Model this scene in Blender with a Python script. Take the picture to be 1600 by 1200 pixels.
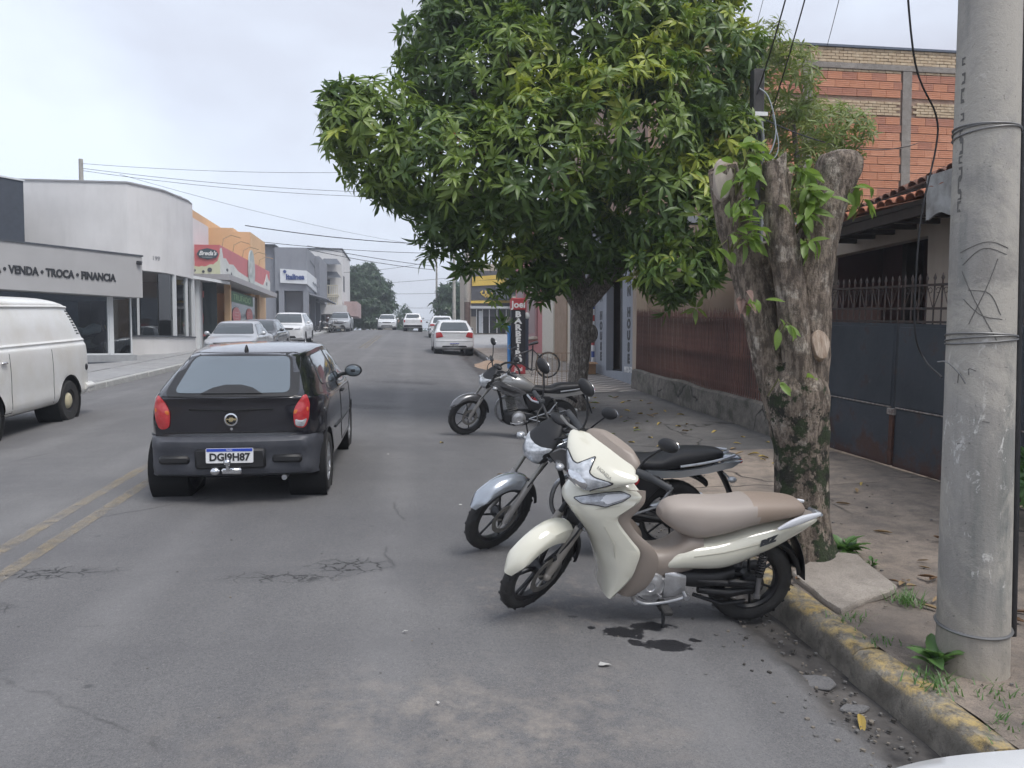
import bpy, bmesh, math, random
import numpy as np
from mathutils import Vector, Matrix, noise
from mathutils.bvhtree import BVHTree

R = math.radians
rnd = random.Random(7)
for o in list(bpy.data.objects):
    bpy.data.objects.remove(o)
SC = bpy.context.scene
COL = SC.collection

# ------------------------------------------------------------------ camera, sky, sun, exposure
cam_d = bpy.data.cameras.new('camera')
cam = bpy.data.objects.new('camera', cam_d)
COL.objects.link(cam)
cam.location = (0, 0, 1.68)
cam.rotation_euler = (R(90 - 2.624), 0, R(-7.352))
cam_d.sensor_width = 36.0
cam_d.lens = 27.0
cam_d.clip_start = 0.05
cam_d.clip_end = 3000
SC.camera = cam

SUN_EL, SUN_ROT = R(60), R(142)
world = bpy.data.worlds.new('World')
SC.world = world
world.use_nodes = True
wn, wl = world.node_tree.nodes, world.node_tree.links
wn.clear()
w_out = wn.new('ShaderNodeOutputWorld')
sky = wn.new('ShaderNodeTexSky')
sky.sky_type = 'NISHITA'
sky.sun_disc = False
sky.sun_elevation = SUN_EL
sky.sun_rotation = SUN_ROT
bg_sky = wn.new('ShaderNodeBackground')
bg_sky.inputs['Strength'].default_value = 0.1
wl.new(sky.outputs['Color'], bg_sky.inputs['Color'])
# overcast: a full cover of soft grey cloud in front of the blue sky
tc = wn.new('ShaderNodeTexCoord')
mp = wn.new('ShaderNodeMapping')
mp.inputs['Scale'].default_value = (1.0, 1.0, 2.6)
mp.inputs['Location'].default_value = (0.35, 0.2, 0.0)
wl.new(tc.outputs['Generated'], mp.inputs['Vector'])
nz = wn.new('ShaderNodeTexNoise')
nz.inputs['Scale'].default_value = 1.5
nz.inputs['Detail'].default_value = 7
nz.inputs['Roughness'].default_value = 0.52
nz.inputs['Distortion'].default_value = 0.35
wl.new(mp.outputs['Vector'], nz.inputs['Vector'])
cr = wn.new('ShaderNodeValToRGB')
cr.color_ramp.elements[0].position = 0.34
cr.color_ramp.elements[0].color = (0.49, 0.495, 0.565, 1)
cr.color_ramp.elements[1].position = 0.66
cr.color_ramp.elements[1].color = (0.75, 0.825, 0.94, 1)
e = cr.color_ramp.elements.new(0.5)
e.color = (0.61, 0.65, 0.745, 1)
wl.new(nz.outputs['Fac'], cr.inputs['Fac'])
bg_cl = wn.new('ShaderNodeBackground')
bg_cl.inputs['Strength'].default_value = 0.77
wl.new(cr.outputs['Color'], bg_cl.inputs['Color'])
mx = wn.new('ShaderNodeMixShader')
mx.inputs['Fac'].default_value = 0.92
wl.new(bg_sky.outputs[0], mx.inputs[1])
wl.new(bg_cl.outputs[0], mx.inputs[2])
wl.new(mx.outputs[0], w_out.inputs['Surface'])

sun_d = bpy.data.lights.new('sun', 'SUN')
sun_d.energy = 1.5
sun_d.angle = R(26)
sun_d.color = (1.0, 0.965, 0.92)
sun = bpy.data.objects.new('sun', sun_d)
COL.objects.link(sun)
sun.rotation_euler = (R(90) - SUN_EL, 0, R(180) - SUN_ROT)

SC.view_settings.view_transform = 'Standard'
SC.view_settings.look = 'None'
SC.view_settings.gamma = 1.0
SC.view_settings.use_curve_mapping = False
SC.view_settings.exposure = 0.82
SC.render.engine = 'CYCLES'
SC.cycles.use_denoising = True
SC.cycles.max_bounces = 5
SC.cycles.use_adaptive_sampling = True
SC.cycles.adaptive_threshold = 0.03
SC.cycles.transparent_max_bounces = 12
SC.cycles.volume_bounces = 0

# ------------------------------------------------------------------ materials
MATS = {}


def M(name, col, rough=0.6, metal=0.0, col2=None, var=0.0, scale=6.0, bump=0.0, bscale=60.0, coat=0.0,
      spec=0.5, detail=6.0, lo=0.35, hi=0.65, stretch=None):
    """principled material: colour broken up by noise between col and col2, fine bump from a second noise"""
    if name in MATS:
        return MATS[name]
    m = bpy.data.materials.new(name)
    m.use_nodes = True
    nt = m.node_tree
    b = nt.nodes['Principled BSDF']
    b.inputs['Roughness'].default_value = rough
    b.inputs['Metallic'].default_value = metal
    b.inputs['Coat Weight'].default_value = coat
    b.inputs['Coat Roughness'].default_value = 0.04
    b.inputs['Specular IOR Level'].default_value = spec
    c = (col[0], col[1], col[2], 1)
    b.inputs['Base Color'].default_value = c
    if var and not col2:
        col2 = tuple(x * (1 - var) for x in col)
    t = None
    if col2 or bump:
        t = nt.nodes.new('ShaderNodeTexCoord')
        mpp = nt.nodes.new('ShaderNodeMapping')
        nt.links.new(t.outputs['Object'], mpp.inputs['Vector'])
        if stretch:
            mpp.inputs['Scale'].default_value = stretch
    if col2:
        n = nt.nodes.new('ShaderNodeTexNoise')
        n.inputs['Scale'].default_value = scale
        n.inputs['Detail'].default_value = detail
        n.inputs['Roughness'].default_value = 0.62
        nt.links.new(mpp.outputs['Vector'], n.inputs['Vector'])
        r = nt.nodes.new('ShaderNodeValToRGB')
        r.color_ramp.elements[0].position = lo
        r.color_ramp.elements[1].position = hi
        r.color_ramp.elements[0].color = (col2[0], col2[1], col2[2], 1)
        r.color_ramp.elements[1].color = c
        nt.links.new(n.outputs['Fac'], r.inputs['Fac'])
        nt.links.new(r.outputs['Color'], b.inputs['Base Color'])
    if bump:
        n2 = nt.nodes.new('ShaderNodeTexNoise')
        n2.inputs['Scale'].default_value = bscale
        n2.inputs['Detail'].default_value = 5
        nt.links.new(mpp.outputs['Vector'], n2.inputs['Vector'])
        bp = nt.nodes.new('ShaderNodeBump')
        bp.inputs['Strength'].default_value = bump
        bp.inputs['Distance'].default_value = 0.02
        nt.links.new(n2.outputs['Fac'], bp.inputs['Height'])
        nt.links.new(bp.outputs['Normal'], b.inputs['Normal'])
    MATS[name] = m
    return m


class NG:
    """small helper for hand made node graphs on a principled material"""
    def __init__(s, name, rough=0.8):
        s.m = bpy.data.materials.new(name)
        s.m.use_nodes = True
        s.nt = s.m.node_tree
        s.b = s.nt.nodes['Principled BSDF']
        s.b.inputs['Roughness'].default_value = rough
        s.tc = s.nt.nodes.new('ShaderNodeTexCoord')
        s.P = s.tc.outputs['Object']
        MATS[name] = s.m

    def link(s, a, b):
        s.nt.links.new(a, b)

    def map(s, scale=(1, 1, 1), loc=(0, 0, 0), rot=(0, 0, 0)):
        n = s.nt.nodes.new('ShaderNodeMapping')
        n.inputs['Scale'].default_value = scale
        n.inputs['Location'].default_value = loc
        n.inputs['Rotation'].default_value = rot
        s.link(s.P, n.inputs['Vector'])
        return n.outputs['Vector']

    def noise(s, scale, detail=6, rough=0.6, vec=None, dist=0.0):
        n = s.nt.nodes.new('ShaderNodeTexNoise')
        n.inputs['Scale'].default_value = scale
        n.inputs['Detail'].default_value = detail
        n.inputs['Roughness'].default_value = rough
        n.inputs['Distortion'].default_value = dist
        s.link(vec or s.P, n.inputs['Vector'])
        return n.outputs['Fac']

    def ramp(s, fac, stops):
        n = s.nt.nodes.new('ShaderNodeValToRGB')
        el = n.color_ramp.elements
        while len(el) < len(stops):
            el.new(0.5)
        for i, (p, c) in enumerate(stops):
            el[i].position = p
            el[i].color = (c, c, c, 1) if isinstance(c, (int, float)) else (c[0], c[1], c[2], 1)
        s.link(fac, n.inputs['Fac'])
        return n.outputs['Color']

    def mix(s, fac, a, b):
        n = s.nt.nodes.new('ShaderNodeMix')
        n.data_type = 'RGBA'
        for sock, v in ((n.inputs[0], fac), (n.inputs[6], a), (n.inputs[7], b)):
            if isinstance(v, tuple):
                sock.default_value = (v[0], v[1], v[2], 1)
            elif isinstance(v, (int, float)):
                sock.default_value = v
            else:
                s.link(v, sock)
        return n.outputs[2]

    def math(s, op, a, b=0.0, c=0.0):
        n = s.nt.nodes.new('ShaderNodeMath')
        n.operation = op
        for i, v in enumerate((a, b, c)):
            if isinstance(v, (int, float)):
                n.inputs[i].default_value = v
            else:
                s.link(v, n.inputs[i])
        return n.outputs[0]

    def xyz(s):
        n = s.nt.nodes.new('ShaderNodeSeparateXYZ')
        s.link(s.P, n.inputs[0])
        return n.outputs

    def box_mask(s, cx, cy, rx, ry, wob=0.35, wscale=2.0, soft=0.35):
        """1 inside a wobbly ellipse on the ground, 0 outside"""
        x, y, z = s.xyz()
        a = s.math('DIVIDE', s.math('SUBTRACT', x, cx), rx)
        b = s.math('DIVIDE', s.math('SUBTRACT', y, cy), ry)
        d = s.math('SQRT', s.math('ADD', s.math('MULTIPLY', a, a), s.math('MULTIPLY', b, b)))
        n = s.math('MULTIPLY', s.math('SUBTRACT', s.noise(wscale, 5), 0.5), wob * 4)
        d = s.math('ADD', d, n)
        return s.ramp(d, [(max(0.0, 1 - soft), 1.0), (1.0, 0.0)])

    def cracks(s, scale, width, vec=None, dist=0.25):
        n0 = s.nt.nodes.new('ShaderNodeTexNoise')
        n0.inputs['Scale'].default_value = scale * 1.6
        n0.inputs['Detail'].default_value = 4
        s.link(vec or s.P, n0.inputs['Vector'])
        mxn = s.nt.nodes.new('ShaderNodeMix')
        mxn.data_type = 'VECTOR'
        mxn.inputs[0].default_value = dist
        s.link(vec or s.P, mxn.inputs[4])
        s.link(n0.outputs['Color'], mxn.inputs[5])
        v = s.nt.nodes.new('ShaderNodeTexVoronoi')
        v.feature = 'DISTANCE_TO_EDGE'
        v.inputs['Scale'].default_value = scale
        s.link(mxn.outputs[1], v.inputs['Vector'])
        return s.ramp(v.outputs['Distance'], [(0.0, 1.0), (width, 0.0)])

    def bump(s, h, strength=0.3, dist=0.02):
        n = s.nt.nodes.new('ShaderNodeBump')
        n.inputs['Strength'].default_value = strength
        n.inputs['Distance'].default_value = dist
        s.link(h, n.inputs['Height'])
        s.link(n.outputs['Normal'], s.b.inputs['Normal'])

    def color(s, c):
        s.link(c, s.b.inputs['Base Color'])


# ------------------------------------------------------------------ mesh builder
class MB:
    def __init__(s):
        s.v, s.f, s.mi, s.sm = [], [], [], []
        s.cur = 0

    def add(s, vs, fs, mi=None, smooth=True):
        o = len(s.v)
        s.v.extend([tuple(p) for p in vs])
        k = s.cur if mi is None else mi
        for f in fs:
            s.f.append(tuple(i + o for i in f))
            s.mi.append(k)
            s.sm.append(smooth)
        return s

    def box(s, c, size, rz=0.0, mat=None, bev=0.0, mi=None):
        hx, hy, hz = size[0] / 2, size[1] / 2, size[2] / 2
        if bev > 0:
            b = min(bev, hx * .9, hy * .9, hz * .9)
            vs, idx = [], {}
            for sx in (-1, 1):
                for sy in (-1, 1):
                    for sz in (-1, 1):
                        for a in range(3):
                            p = [sx * hx, sy * hy, sz * hz]
                            for q in range(3):
                                if q != a:
                                    p[q] -= (sx, sy, sz)[q] * b
                            idx[(sx, sy, sz, a)] = len(vs)
                            vs.append(p)
            fs = []
            for a in range(3):
                o1, o2 = (a + 1) % 3, (a + 2) % 3
                for sg in (-1, 1):
                    q = []
                    for (u, w) in ((-1, -1), (1, -1), (1, 1), (-1, 1)):
                        t = [0, 0, 0]
                        t[a], t[o1], t[o2] = sg, u, w
                        q.append(idx[(t[0], t[1], t[2], a)])
                    fs.append(q if sg > 0 else q[::-1])
                # edges along axis a
                for u in (-1, 1):
                    for w in (-1, 1):
                        t0, t1 = [0, 0, 0], [0, 0, 0]
                        t0[a], t1[a] = -1, 1
                        t0[o1] = t1[o1] = u
                        t0[o2] = t1[o2] = w
                        q = [idx[(*t0, o1)], idx[(*t1, o1)], idx[(*t1, o2)], idx[(*t0, o2)]]
                        fs.append(q if u * w < 0 else q[::-1])
            for sx in (-1, 1):
                for sy in (-1, 1):
                    for sz in (-1, 1):
                        q = [idx[(sx, sy, sz, 0)], idx[(sx, sy, sz, 1)], idx[(sx, sy, sz, 2)]]
                        fs.append(q if sx * sy * sz > 0 else q[::-1])
        else:
            vs = [(x, y, z) for x in (-hx, hx) for y in (-hy, hy) for z in (-hz, hz)]
            fs = [(0, 1, 3, 2), (4, 6, 7, 5), (0, 4, 5, 1), (2, 3, 7, 6), (0, 2, 6, 4), (1, 5, 7, 3)]
        ca, sa = math.cos(rz), math.sin(rz)
        out = []
        for p in vs:
            if mat is not None:
                q = mat @ Vector(p)
                out.append((q.x + c[0], q.y + c[1], q.z + c[2]))
            else:
                out.append((c[0] + p[0] * ca - p[1] * sa, c[1] + p[0] * sa + p[1] * ca, c[2] + p[2]))
        return s.add(out, fs, mi, False)

    def box2(s, a, b, mi=None, bev=0.0):
        return s.box([(a[i] + b[i]) / 2 for i in range(3)], [abs(b[i] - a[i]) for i in range(3)], mi=mi, bev=bev)

    def tube(s, pts, r, n=8, caps=True, mi=None, flat=1.0, upv=None):
        pts = [Vector(p) for p in pts]
        k = len(pts)
        rs = r if isinstance(r, (list, tuple)) else [r] * k
        vs, fs = [], []
        up = None
        for i, p in enumerate(pts):
            d = (pts[min(i + 1, k - 1)] - pts[max(i - 1, 0)])
            if d.length < 1e-9:
                d = Vector((0, 0, 1))
            d.normalize()
            if up is None:
                ref = Vector(upv) if upv else (Vector((0, 0, 1)) if abs(d.z) < 0.9 else Vector((1, 0, 0)))
                a = ref.cross(d).normalized()
            else:
                a = (up - d * up.dot(d))
                a = a.normalized() if a.length > 1e-6 else Vector((1, 0, 0))
            up = a
            b = d.cross(a)
            for j in range(n):
                t = 2 * math.pi * j / n
                vs.append(p + (a * math.cos(t) + b * math.sin(t) * flat) * rs[i])
        for i in range(k - 1):
            for j in range(n):
                fs.append((i * n + j, i * n + (j + 1) % n, (i + 1) * n + (j + 1) % n, (i + 1) * n + j))
        if caps:
            fs.append(tuple(range(n - 1, -1, -1)))
            fs.append(tuple((k - 1) * n + j for j in range(n)))
        return s.add(vs, fs, mi)

    def cyl(s, p0, p1, r0, r1=None, n=12, mi=None):
        return s.tube([p0, p1], [r0, r0 if r1 is None else r1], n, True, mi)

    def lathe(s, prof, org=(0, 0, 0), axis=(0, 0, 1), n=24, mi=None, closed=False, a0=0.0, a1=2 * math.pi):
        ax = Vector(axis).normalized()
        ref = Vector((0, 0, 1)) if abs(ax.z) < 0.9 else Vector((1, 0, 0))
        u = ref.cross(ax).normalized()
        w = ax.cross(u)
        o = Vector(org)
        full = abs(a1 - a0 - 2 * math.pi) < 1e-6
        m = n if full else n + 1
        vs, fs = [], []
        for j in range(m):
            t = a0 + (a1 - a0) * j / n
            dr = u * math.cos(t) + w * math.sin(t)
            for (r, h) in prof:
                vs.append(o + dr * r + ax * h)
        k = len(prof)
        for j in range(n):
            j2 = (j + 1) % m
            for i in range(k if closed else k - 1):
                i2 = (i + 1) % k
                fs.append((j * k + i, j2 * k + i, j2 * k + i2, j * k + i2))
        return s.add(vs, fs, mi)

    def loft(s, rings, caps=True, mi=None, close=True, smooth=True):
        n = len(rings[0])
        vs = [p for r in rings for p in r]
        fs = []
        for i in range(len(rings) - 1):
            for j in range(n if close else n - 1):
                fs.append((i * n + j, i * n + (j + 1) % n, (i + 1) * n + (j + 1) % n, (i + 1) * n + j))
        if caps:
            fs.append(tuple(range(n - 1, -1, -1)))
            fs.append(tuple((len(rings) - 1) * n + j for j in range(n)))
        return s.add(vs, fs, mi, smooth)

    def sweep(s, secs, n=16, ex=2.4, mi=None, sub=4, round_ends=True):
        """secs: (x, z, half_width_y, half_height, tilt, y) superellipse sections in a bike's side view, smoothed by Catmull-Rom"""
        S = [tuple(q) + (0.0,) * (6 - len(q)) for q in secs]
        D = catmull(S, sub)
        rings = []
        k = len(D)
        for i, (x, z, w, h, tl, y) in enumerate(D):
            a = D[max(i - 1, 0)]
            b = D[min(i + 1, k - 1)]
            dx, dz = b[0] - a[0], b[1] - a[1]
            L = math.hypot(dx, dz) or 1
            nx, nz_ = -dz / L, dx / L
            if tl:
                c, q = math.cos(tl), math.sin(tl)
                nx, nz_ = nx * c - nz_ * q, nx * q + nz_ * c
            ring = []
            for j in range(n):
                t = 2 * math.pi * j / n
                ct, st = math.cos(t), math.sin(t)
                cy = math.copysign(abs(ct) ** (2 / ex), ct) * w
                cz = math.copysign(abs(st) ** (2 / ex), st) * h
                ring.append((x + nx * cz, y + cy, z + nz_ * cz))
            rings.append(ring)
        if round_ends:
            def shrink(r, f):
                c = [sum(p[q] for p in r) / len(r) for q in range(3)]
                return [tuple(c[q] + (p[q] - c[q]) * f for q in range(3)) for p in r]
            rings = [shrink(rings[0], 0.6)] + rings + [shrink(rings[-1], 0.6)]
        return s.loft(rings, True, mi)

    def prism(s, poly, org, ux, uy, depth, mi=None, smooth=False, bev=0.0):
        """polygon in the plane (ux, uy) pushed to both sides by depth / 2"""
        ux, uy, o = Vector(ux), Vector(uy), Vector(org)
        nrm = ux.cross(uy).normalized()
        n = len(poly)
        if bev:
            cx = sum(p[0] for p in poly) / n
            cy = sum(p[1] for p in poly) / n
            ins = []
            for p in poly:
                d = math.hypot(p[0] - cx, p[1] - cy) or 1
                f = max(0.2, 1 - bev / d)
                ins.append((cx + (p[0] - cx) * f, cy + (p[1] - cy) * f))
            lay = [(ins, -depth / 2), (poly, -depth / 2 + bev), (poly, depth / 2 - bev), (ins, depth / 2)]
        else:
            lay = [(poly, -depth / 2), (poly, depth / 2)]
        vs = [o + ux * p[0] + uy * p[1] + nrm * h for (pl, h) in lay for p in pl]
        fs = []
        for L in range(len(lay) - 1):
            for j in range(n):
                fs.append((L * n + j, L * n + (j + 1) % n, (L + 1) * n + (j + 1) % n, (L + 1) * n + j))
        fs.append(tuple(range(n - 1, -1, -1)))
        fs.append(tuple((len(lay) - 1) * n + j for j in range(n)))
        return s.add(vs, fs, mi, smooth)

    def ell(s, c, r, n=14, m=9, mi=None):
        vs, fs = [], []
        for i in range(m + 1):
            ph = math.pi * i / m
            for j in range(n):
                t = 2 * math.pi * j / n
                vs.append((c[0] + r[0] * math.sin(ph) * math.cos(t), c[1] + r[1] * math.sin(ph) * math.sin(t), c[2] + r[2] * math.cos(ph)))
        for i in range(m):
            for j in range(n):
                fs.append((i * n + j, (i + 1) * n + j, (i + 1) * n + (j + 1) % n, i * n + (j + 1) % n))
        return s.add(vs, fs, mi)

    def grid(s, fn, nu, nv, mi=None, smooth=True):
        vs = [fn(i / nu, j / nv) for i in range(nu + 1) for j in range(nv + 1)]
        fs = [(i * (nv + 1) + j, (i + 1) * (nv + 1) + j, (i + 1) * (nv + 1) + j + 1, i * (nv + 1) + j + 1)
              for i in range(nu) for j in range(nv)]
        return s.add(vs, fs, mi, smooth)

    def xform(s, m, a=0):
        for i in range(a, len(s.v)):
            q = m @ Vector(s.v[i])
            s.v[i] = (q.x, q.y, q.z)
        return s

    def mesh(s, name, mats):
        me = bpy.data.meshes.new(name)
        me.from_pydata(s.v, [], s.f)
        if not isinstance(mats, (list, tuple)):
            mats = [mats]
        for m in mats:
            me.materials.append(m)
        me.polygons.foreach_set('material_index', s.mi)
        me.polygons.foreach_set('use_smooth', s.sm)
        bm = bmesh.new()
        bm.from_mesh(me)
        bmesh.ops.remove_doubles(bm, verts=bm.verts, dist=1e-5)
        bmesh.ops.recalc_face_normals(bm, faces=bm.faces)
        bm.to_mesh(me)
        bm.free()
        me.set_sharp_from_angle(angle=R(42))
        me.update()
        return me

    def build(s, name, mats, parent=None, loc=None, **kw):
        return obj(name, s.mesh(name, mats), parent, loc, **kw)


def catmull(P, sub, closed=False):
    P = [np.array(p, float) for p in P]
    n = len(P)
    if n < 3 or sub < 2:
        return [tuple(p) for p in P]
    out = []
    for i in range(n if closed else n - 1):
        if closed:
            p0, p1, p2, p3 = P[i - 1], P[i], P[(i + 1) % n], P[(i + 2) % n]
        else:
            p1, p2 = P[i], P[i + 1]
            p0 = P[i - 1] if i > 0 else 2 * p1 - p2
            p3 = P[i + 2] if i + 2 < n else 2 * p2 - p1
        for k in range(sub):
            t = k / sub
            out.append(tuple(0.5 * (2 * p1 + (p2 - p0) * t + (2 * p0 - 5 * p1 + 4 * p2 - p3) * t * t
                                    + (3 * p1 - p0 - 3 * p2 + p3) * t ** 3)))
    if not closed:
        out.append(tuple(P[-1]))
    return out


def obj(name, me, parent=None, loc=None, label=None, kind=None, cat=None, group=None):
    o = bpy.data.objects.new(name, me)
    COL.objects.link(o)
    if parent is not None:
        o.parent = parent
    if loc is not None:
        o.location = loc
    if label:
        o['label'] = label
    if kind:
        o['kind'] = kind
    if cat:
        o['category'] = cat
    if group:
        o['group'] = group
    return o


def thing(name, label, cat, loc=(0, 0, 0), rz=0.0, group=None, kind=None):
    o = obj(name, None, None, loc, label, kind, cat, group)
    o.rotation_euler = (0, 0, rz)
    o.empty_display_size = 0.3
    return o


def copy_tree(o, parent=None):
    c = o.copy()
    COL.objects.link(c)
    if parent is not None:
        c.parent = parent
    for ch in list(o.children):
        copy_tree(ch, c)
    return c


def text_mesh(name, txt, size, mat, extrude=0.002, offset=0.0, align='CENTER', shear=0.0, spacing=1.0):
    cu = bpy.data.curves.new(name, 'FONT')
    cu.body = txt
    cu.size = size
    cu.extrude = extrude
    cu.offset = offset
    cu.align_x = align
    cu.align_y = 'CENTER'
    cu.shear = shear
    cu.space_character = spacing
    cu.resolution_u = 3
    ob = bpy.data.objects.new(name, cu)
    COL.objects.link(ob)
    dg = bpy.context.evaluated_depsgraph_get()
    dg.update()
    me = bpy.data.meshes.new_from_object(ob.evaluated_get(dg), depsgraph=dg)
    me.name = name
    bpy.data.objects.remove(ob)
    me.materials.clear()
    me.materials.append(mat)
    return me


def frame_mat(org, right, up):
    r_, u_ = Vector(right).normalized(), Vector(up).normalized()
    n_ = r_.cross(u_).normalized()
    u_ = n_.cross(r_)
    return Matrix(((r_.x, u_.x, n_.x, org[0]), (r_.y, u_.y, n_.y, org[1]), (r_.z, u_.z, n_.z, org[2]), (0, 0, 0, 1)))


def text(name, txt, size, mat, parent, org, right, up, sx=1.0, **kw):
    """lettering: mesh placed so that x runs along right and y along up"""
    me = text_mesh(name, txt, size, mat, **kw)
    me.transform(frame_mat(org, right, up) @ Matrix.Diagonal((sx, 1, 1, 1)))
    return obj(name, me, parent)


def vnoise(p, s=1.0):
    return noise.noise(Vector(p) * s)


# ------------------------------------------------------------------ terrain profile
SL = 0.04773


def ZC(y):
    """height of the street's crown: a steady climb to a crest about 80 m on, then down"""
    if y < 70:
        return SL * y
    t = min(y, 92) - 70
    z = SL * 70 + SL * t - 0.0024 * t * t
    if y > 92:
        z += (SL - 0.0048 * 22) * (min(y, 260) - 92)
    return z


def ZR(x, y):
    return ZC(y) - 0.008 * (min(max(x, -7.3), 2.6) + 2.6) ** 2


def ZSR(x, y):
    return ZC(y) - 0.05 + 0.012 * (x - 2.4)


def ZSL(x, y):
    return ZC(y) - 0.035 + 0.015 * (-x - 7.5)
# ================================================================== SETTING: ground, road, kerbs, pavements
def asphalt():
    g = NG('asphalt', 0.82)
    x, y, z = g.xyz()
    big = g.noise(0.35, 5)
    mid = g.noise(2.2, 6, vec=g.map((1, 0.45, 1)))
    fine = g.noise(160, 3)
    c = g.mix(g.ramp(big, [(0.35, 0.0), (0.65, 1.0)]), (0.138, 0.135, 0.137), (0.185, 0.181, 0.18))
    c = g.mix(g.ramp(mid, [(0.35, 0.0), (0.7, 0.55)]), c, (0.102, 0.101, 0.106))
    c = g.mix(g.ramp(fine, [(0.38, 0.55), (0.5, 0.0)]), c, (0.055, 0.055, 0.058))
    c = g.mix(g.ramp(g.noise(210, 2), [(0.60, 0.0), (0.72, 0.6)]), c, (0.30, 0.29, 0.28))
    # aggregate, wheel tracks and cross streaks
    c = g.mix(g.ramp(g.noise(48, 4, 0.8), [(0.40, 0.38), (0.52, 0.0)]), c, (0.075, 0.074, 0.078))
    c = g.mix(g.ramp(g.noise(70, 3, 0.8), [(0.57, 0.0), (0.68, 0.42)]), c, (0.29, 0.28, 0.27))
    c = g.mix(g.ramp(g.noise(0.8, 7, 0.65, g.map((0.35, 1.5, 1))), [(0.52, 0.0), (0.70, 0.6)]), c, (0.105, 0.103, 0.108))
    tr = g.math('SINE', g.math('MULTIPLY', g.math('ADD', x, 0.55), 4.2))
    c = g.mix(g.math('MULTIPLY', g.ramp(tr, [(0.55, 0.0), (1.0, 0.22)]), g.ramp(g.noise(1.3, 4), [(0.4, 0.3), (0.6, 1.0)])), c, (0.26, 0.255, 0.255))
    # pale dust that collects near the parked bikes
    dust = g.math('MULTIPLY', g.box_mask(0.25, 3.2, 1.3, 0.7, 0.4, 1.6, 0.8), g.ramp(g.noise(7, 8, 0.7), [(0.42, 0.0), (0.66, 0.55)]))
    c = g.mix(dust, c, (0.33, 0.29, 0.25))
    dust2 = g.math('MULTIPLY', g.box_mask(0.9, 4.7, 1.0, 0.6, 0.4, 1.8, 0.8), g.ramp(g.noise(9, 8, 0.7), [(0.5, 0.0), (0.7, 0.45)]))
    c = g.mix(dust2, c, (0.34, 0.29, 0.25))
    # wet / dirty gutter along the right kerb
    gut = g.ramp(g.math('ADD', x, g.math('MULTIPLY', g.math('SUBTRACT', g.noise(1.7, 6), 0.5), 0.32)), [(0.0, 0.0), (1.0, 1.0)])
    gm = g.nt.nodes.new('ShaderNodeMapRange')
    gm.inputs['From Min'].default_value = 1.86
    gm.inputs['From Max'].default_value = 2.0
    g.link(g.math('ADD', x, g.math('MULTIPLY', g.math('SUBTRACT', g.noise(2.3, 6), 0.5), 0.35)), gm.inputs['Value'])
    gcol = g.mix(g.ramp(g.noise(5, 7), [(0.36, 0.0), (0.62, 1.0)]), (0.032, 0.030, 0.030), (0.105, 0.096, 0.09))
    c = g.mix(gm.outputs[0], c, gcol)
    # alligator cracking
    m1 = g.math('MAXIMUM', g.box_mask(-0.43, 5.25, 0.36, 0.2, 0.3, 3.5, 0.4), g.box_mask(-0.82, 5.02, 0.42, 0.13, 0.35, 3.5, 0.5))
    m1 = g.math('MAXIMUM', m1, g.box_mask(-2.35, 5.2, 0.5, 0.15, 0.4, 3, 0.6))
    m1 = g.math('MAXIMUM', m1, g.box_mask(-2.5, 4.6, 0.4, 0.12, 0.4, 3, 0.6))
    m1 = g.math('MAXIMUM', m1, g.box_mask(0.0, 19.0, 1.3, 0.5, 0.5, 1.2, 0.8))
    m1 = g.math('MAXIMUM', m1, g.box_mask(-0.6, 14.0, 0.9, 0.4, 0.5, 1.2, 0.8))
    ck = g.cracks(8.5, 0.06, g.map((0.9, 1.2, 1)), 0.10)
    crk = g.math('MULTIPLY', ck, m1)
    # a few long hairline cracks
    hl = g.math('MULTIPLY', g.cracks(0.55, 0.006, None, 0.35), g.ramp(g.noise(0.9, 4), [(0.55, 0.0), (0.63, 0.45)]))
    crk = g.math('MAXIMUM', crk, hl)
    c = g.mix(g.math('MULTIPLY', m1, 0.25), c, (0.07, 0.07, 0.074))
    c = g.mix(crk, c, (0.022, 0.022, 0.024))
    # oil drips and chewing-gum spots
    oil = None
    for (ox, oy, oa, ob) in ((1.36, 4.24, .13, .06), (1.17, 4.13, .12, .08), (1.36, 3.98, .16, .075), (1.20, 4.0, .05, .05), (1.55, 4.05, .04, .025), (1.0, 4.2, .025, .02), (.92, 4.36, .03, .015)):
        mk_ = g.box_mask(ox, oy, oa, ob, .55, 17, .12)
        oil = mk_ if oil is None else g.math('MAXIMUM', oil, mk_)
    sp = g.nt.nodes.new('ShaderNodeTexVoronoi')
    sp.inputs['Scale'].default_value = 2.6
    g.link(g.P, sp.inputs['Vector'])
    spot = g.math('MULTIPLY', g.ramp(sp.outputs['Distance'], [(0.05, 1.0), (0.085, 0.0)]), g.ramp(g.noise(1.1, 3), [(0.5, 0.0), (0.6, 0.75)]))
    stain = g.math('MAXIMUM', oil, spot)
    c = g.mix(stain, c, (0.022, 0.022, 0.025))
    g.color(c)
    rr = g.ramp(stain, [(0.0, 0.84), (1.0, 0.4)])
    g.link(rr, g.b.inputs['Roughness'])
    h = g.math('SUBTRACT', g.math('ADD', g.math('MULTIPLY', fine, 0.45), g.math('MULTIPLY', g.noise(45, 4), 0.5)), g.math('MULTIPLY', crk, 1.6))
    g.bump(h, 0.55, 0.012)
    return g.m


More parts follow.
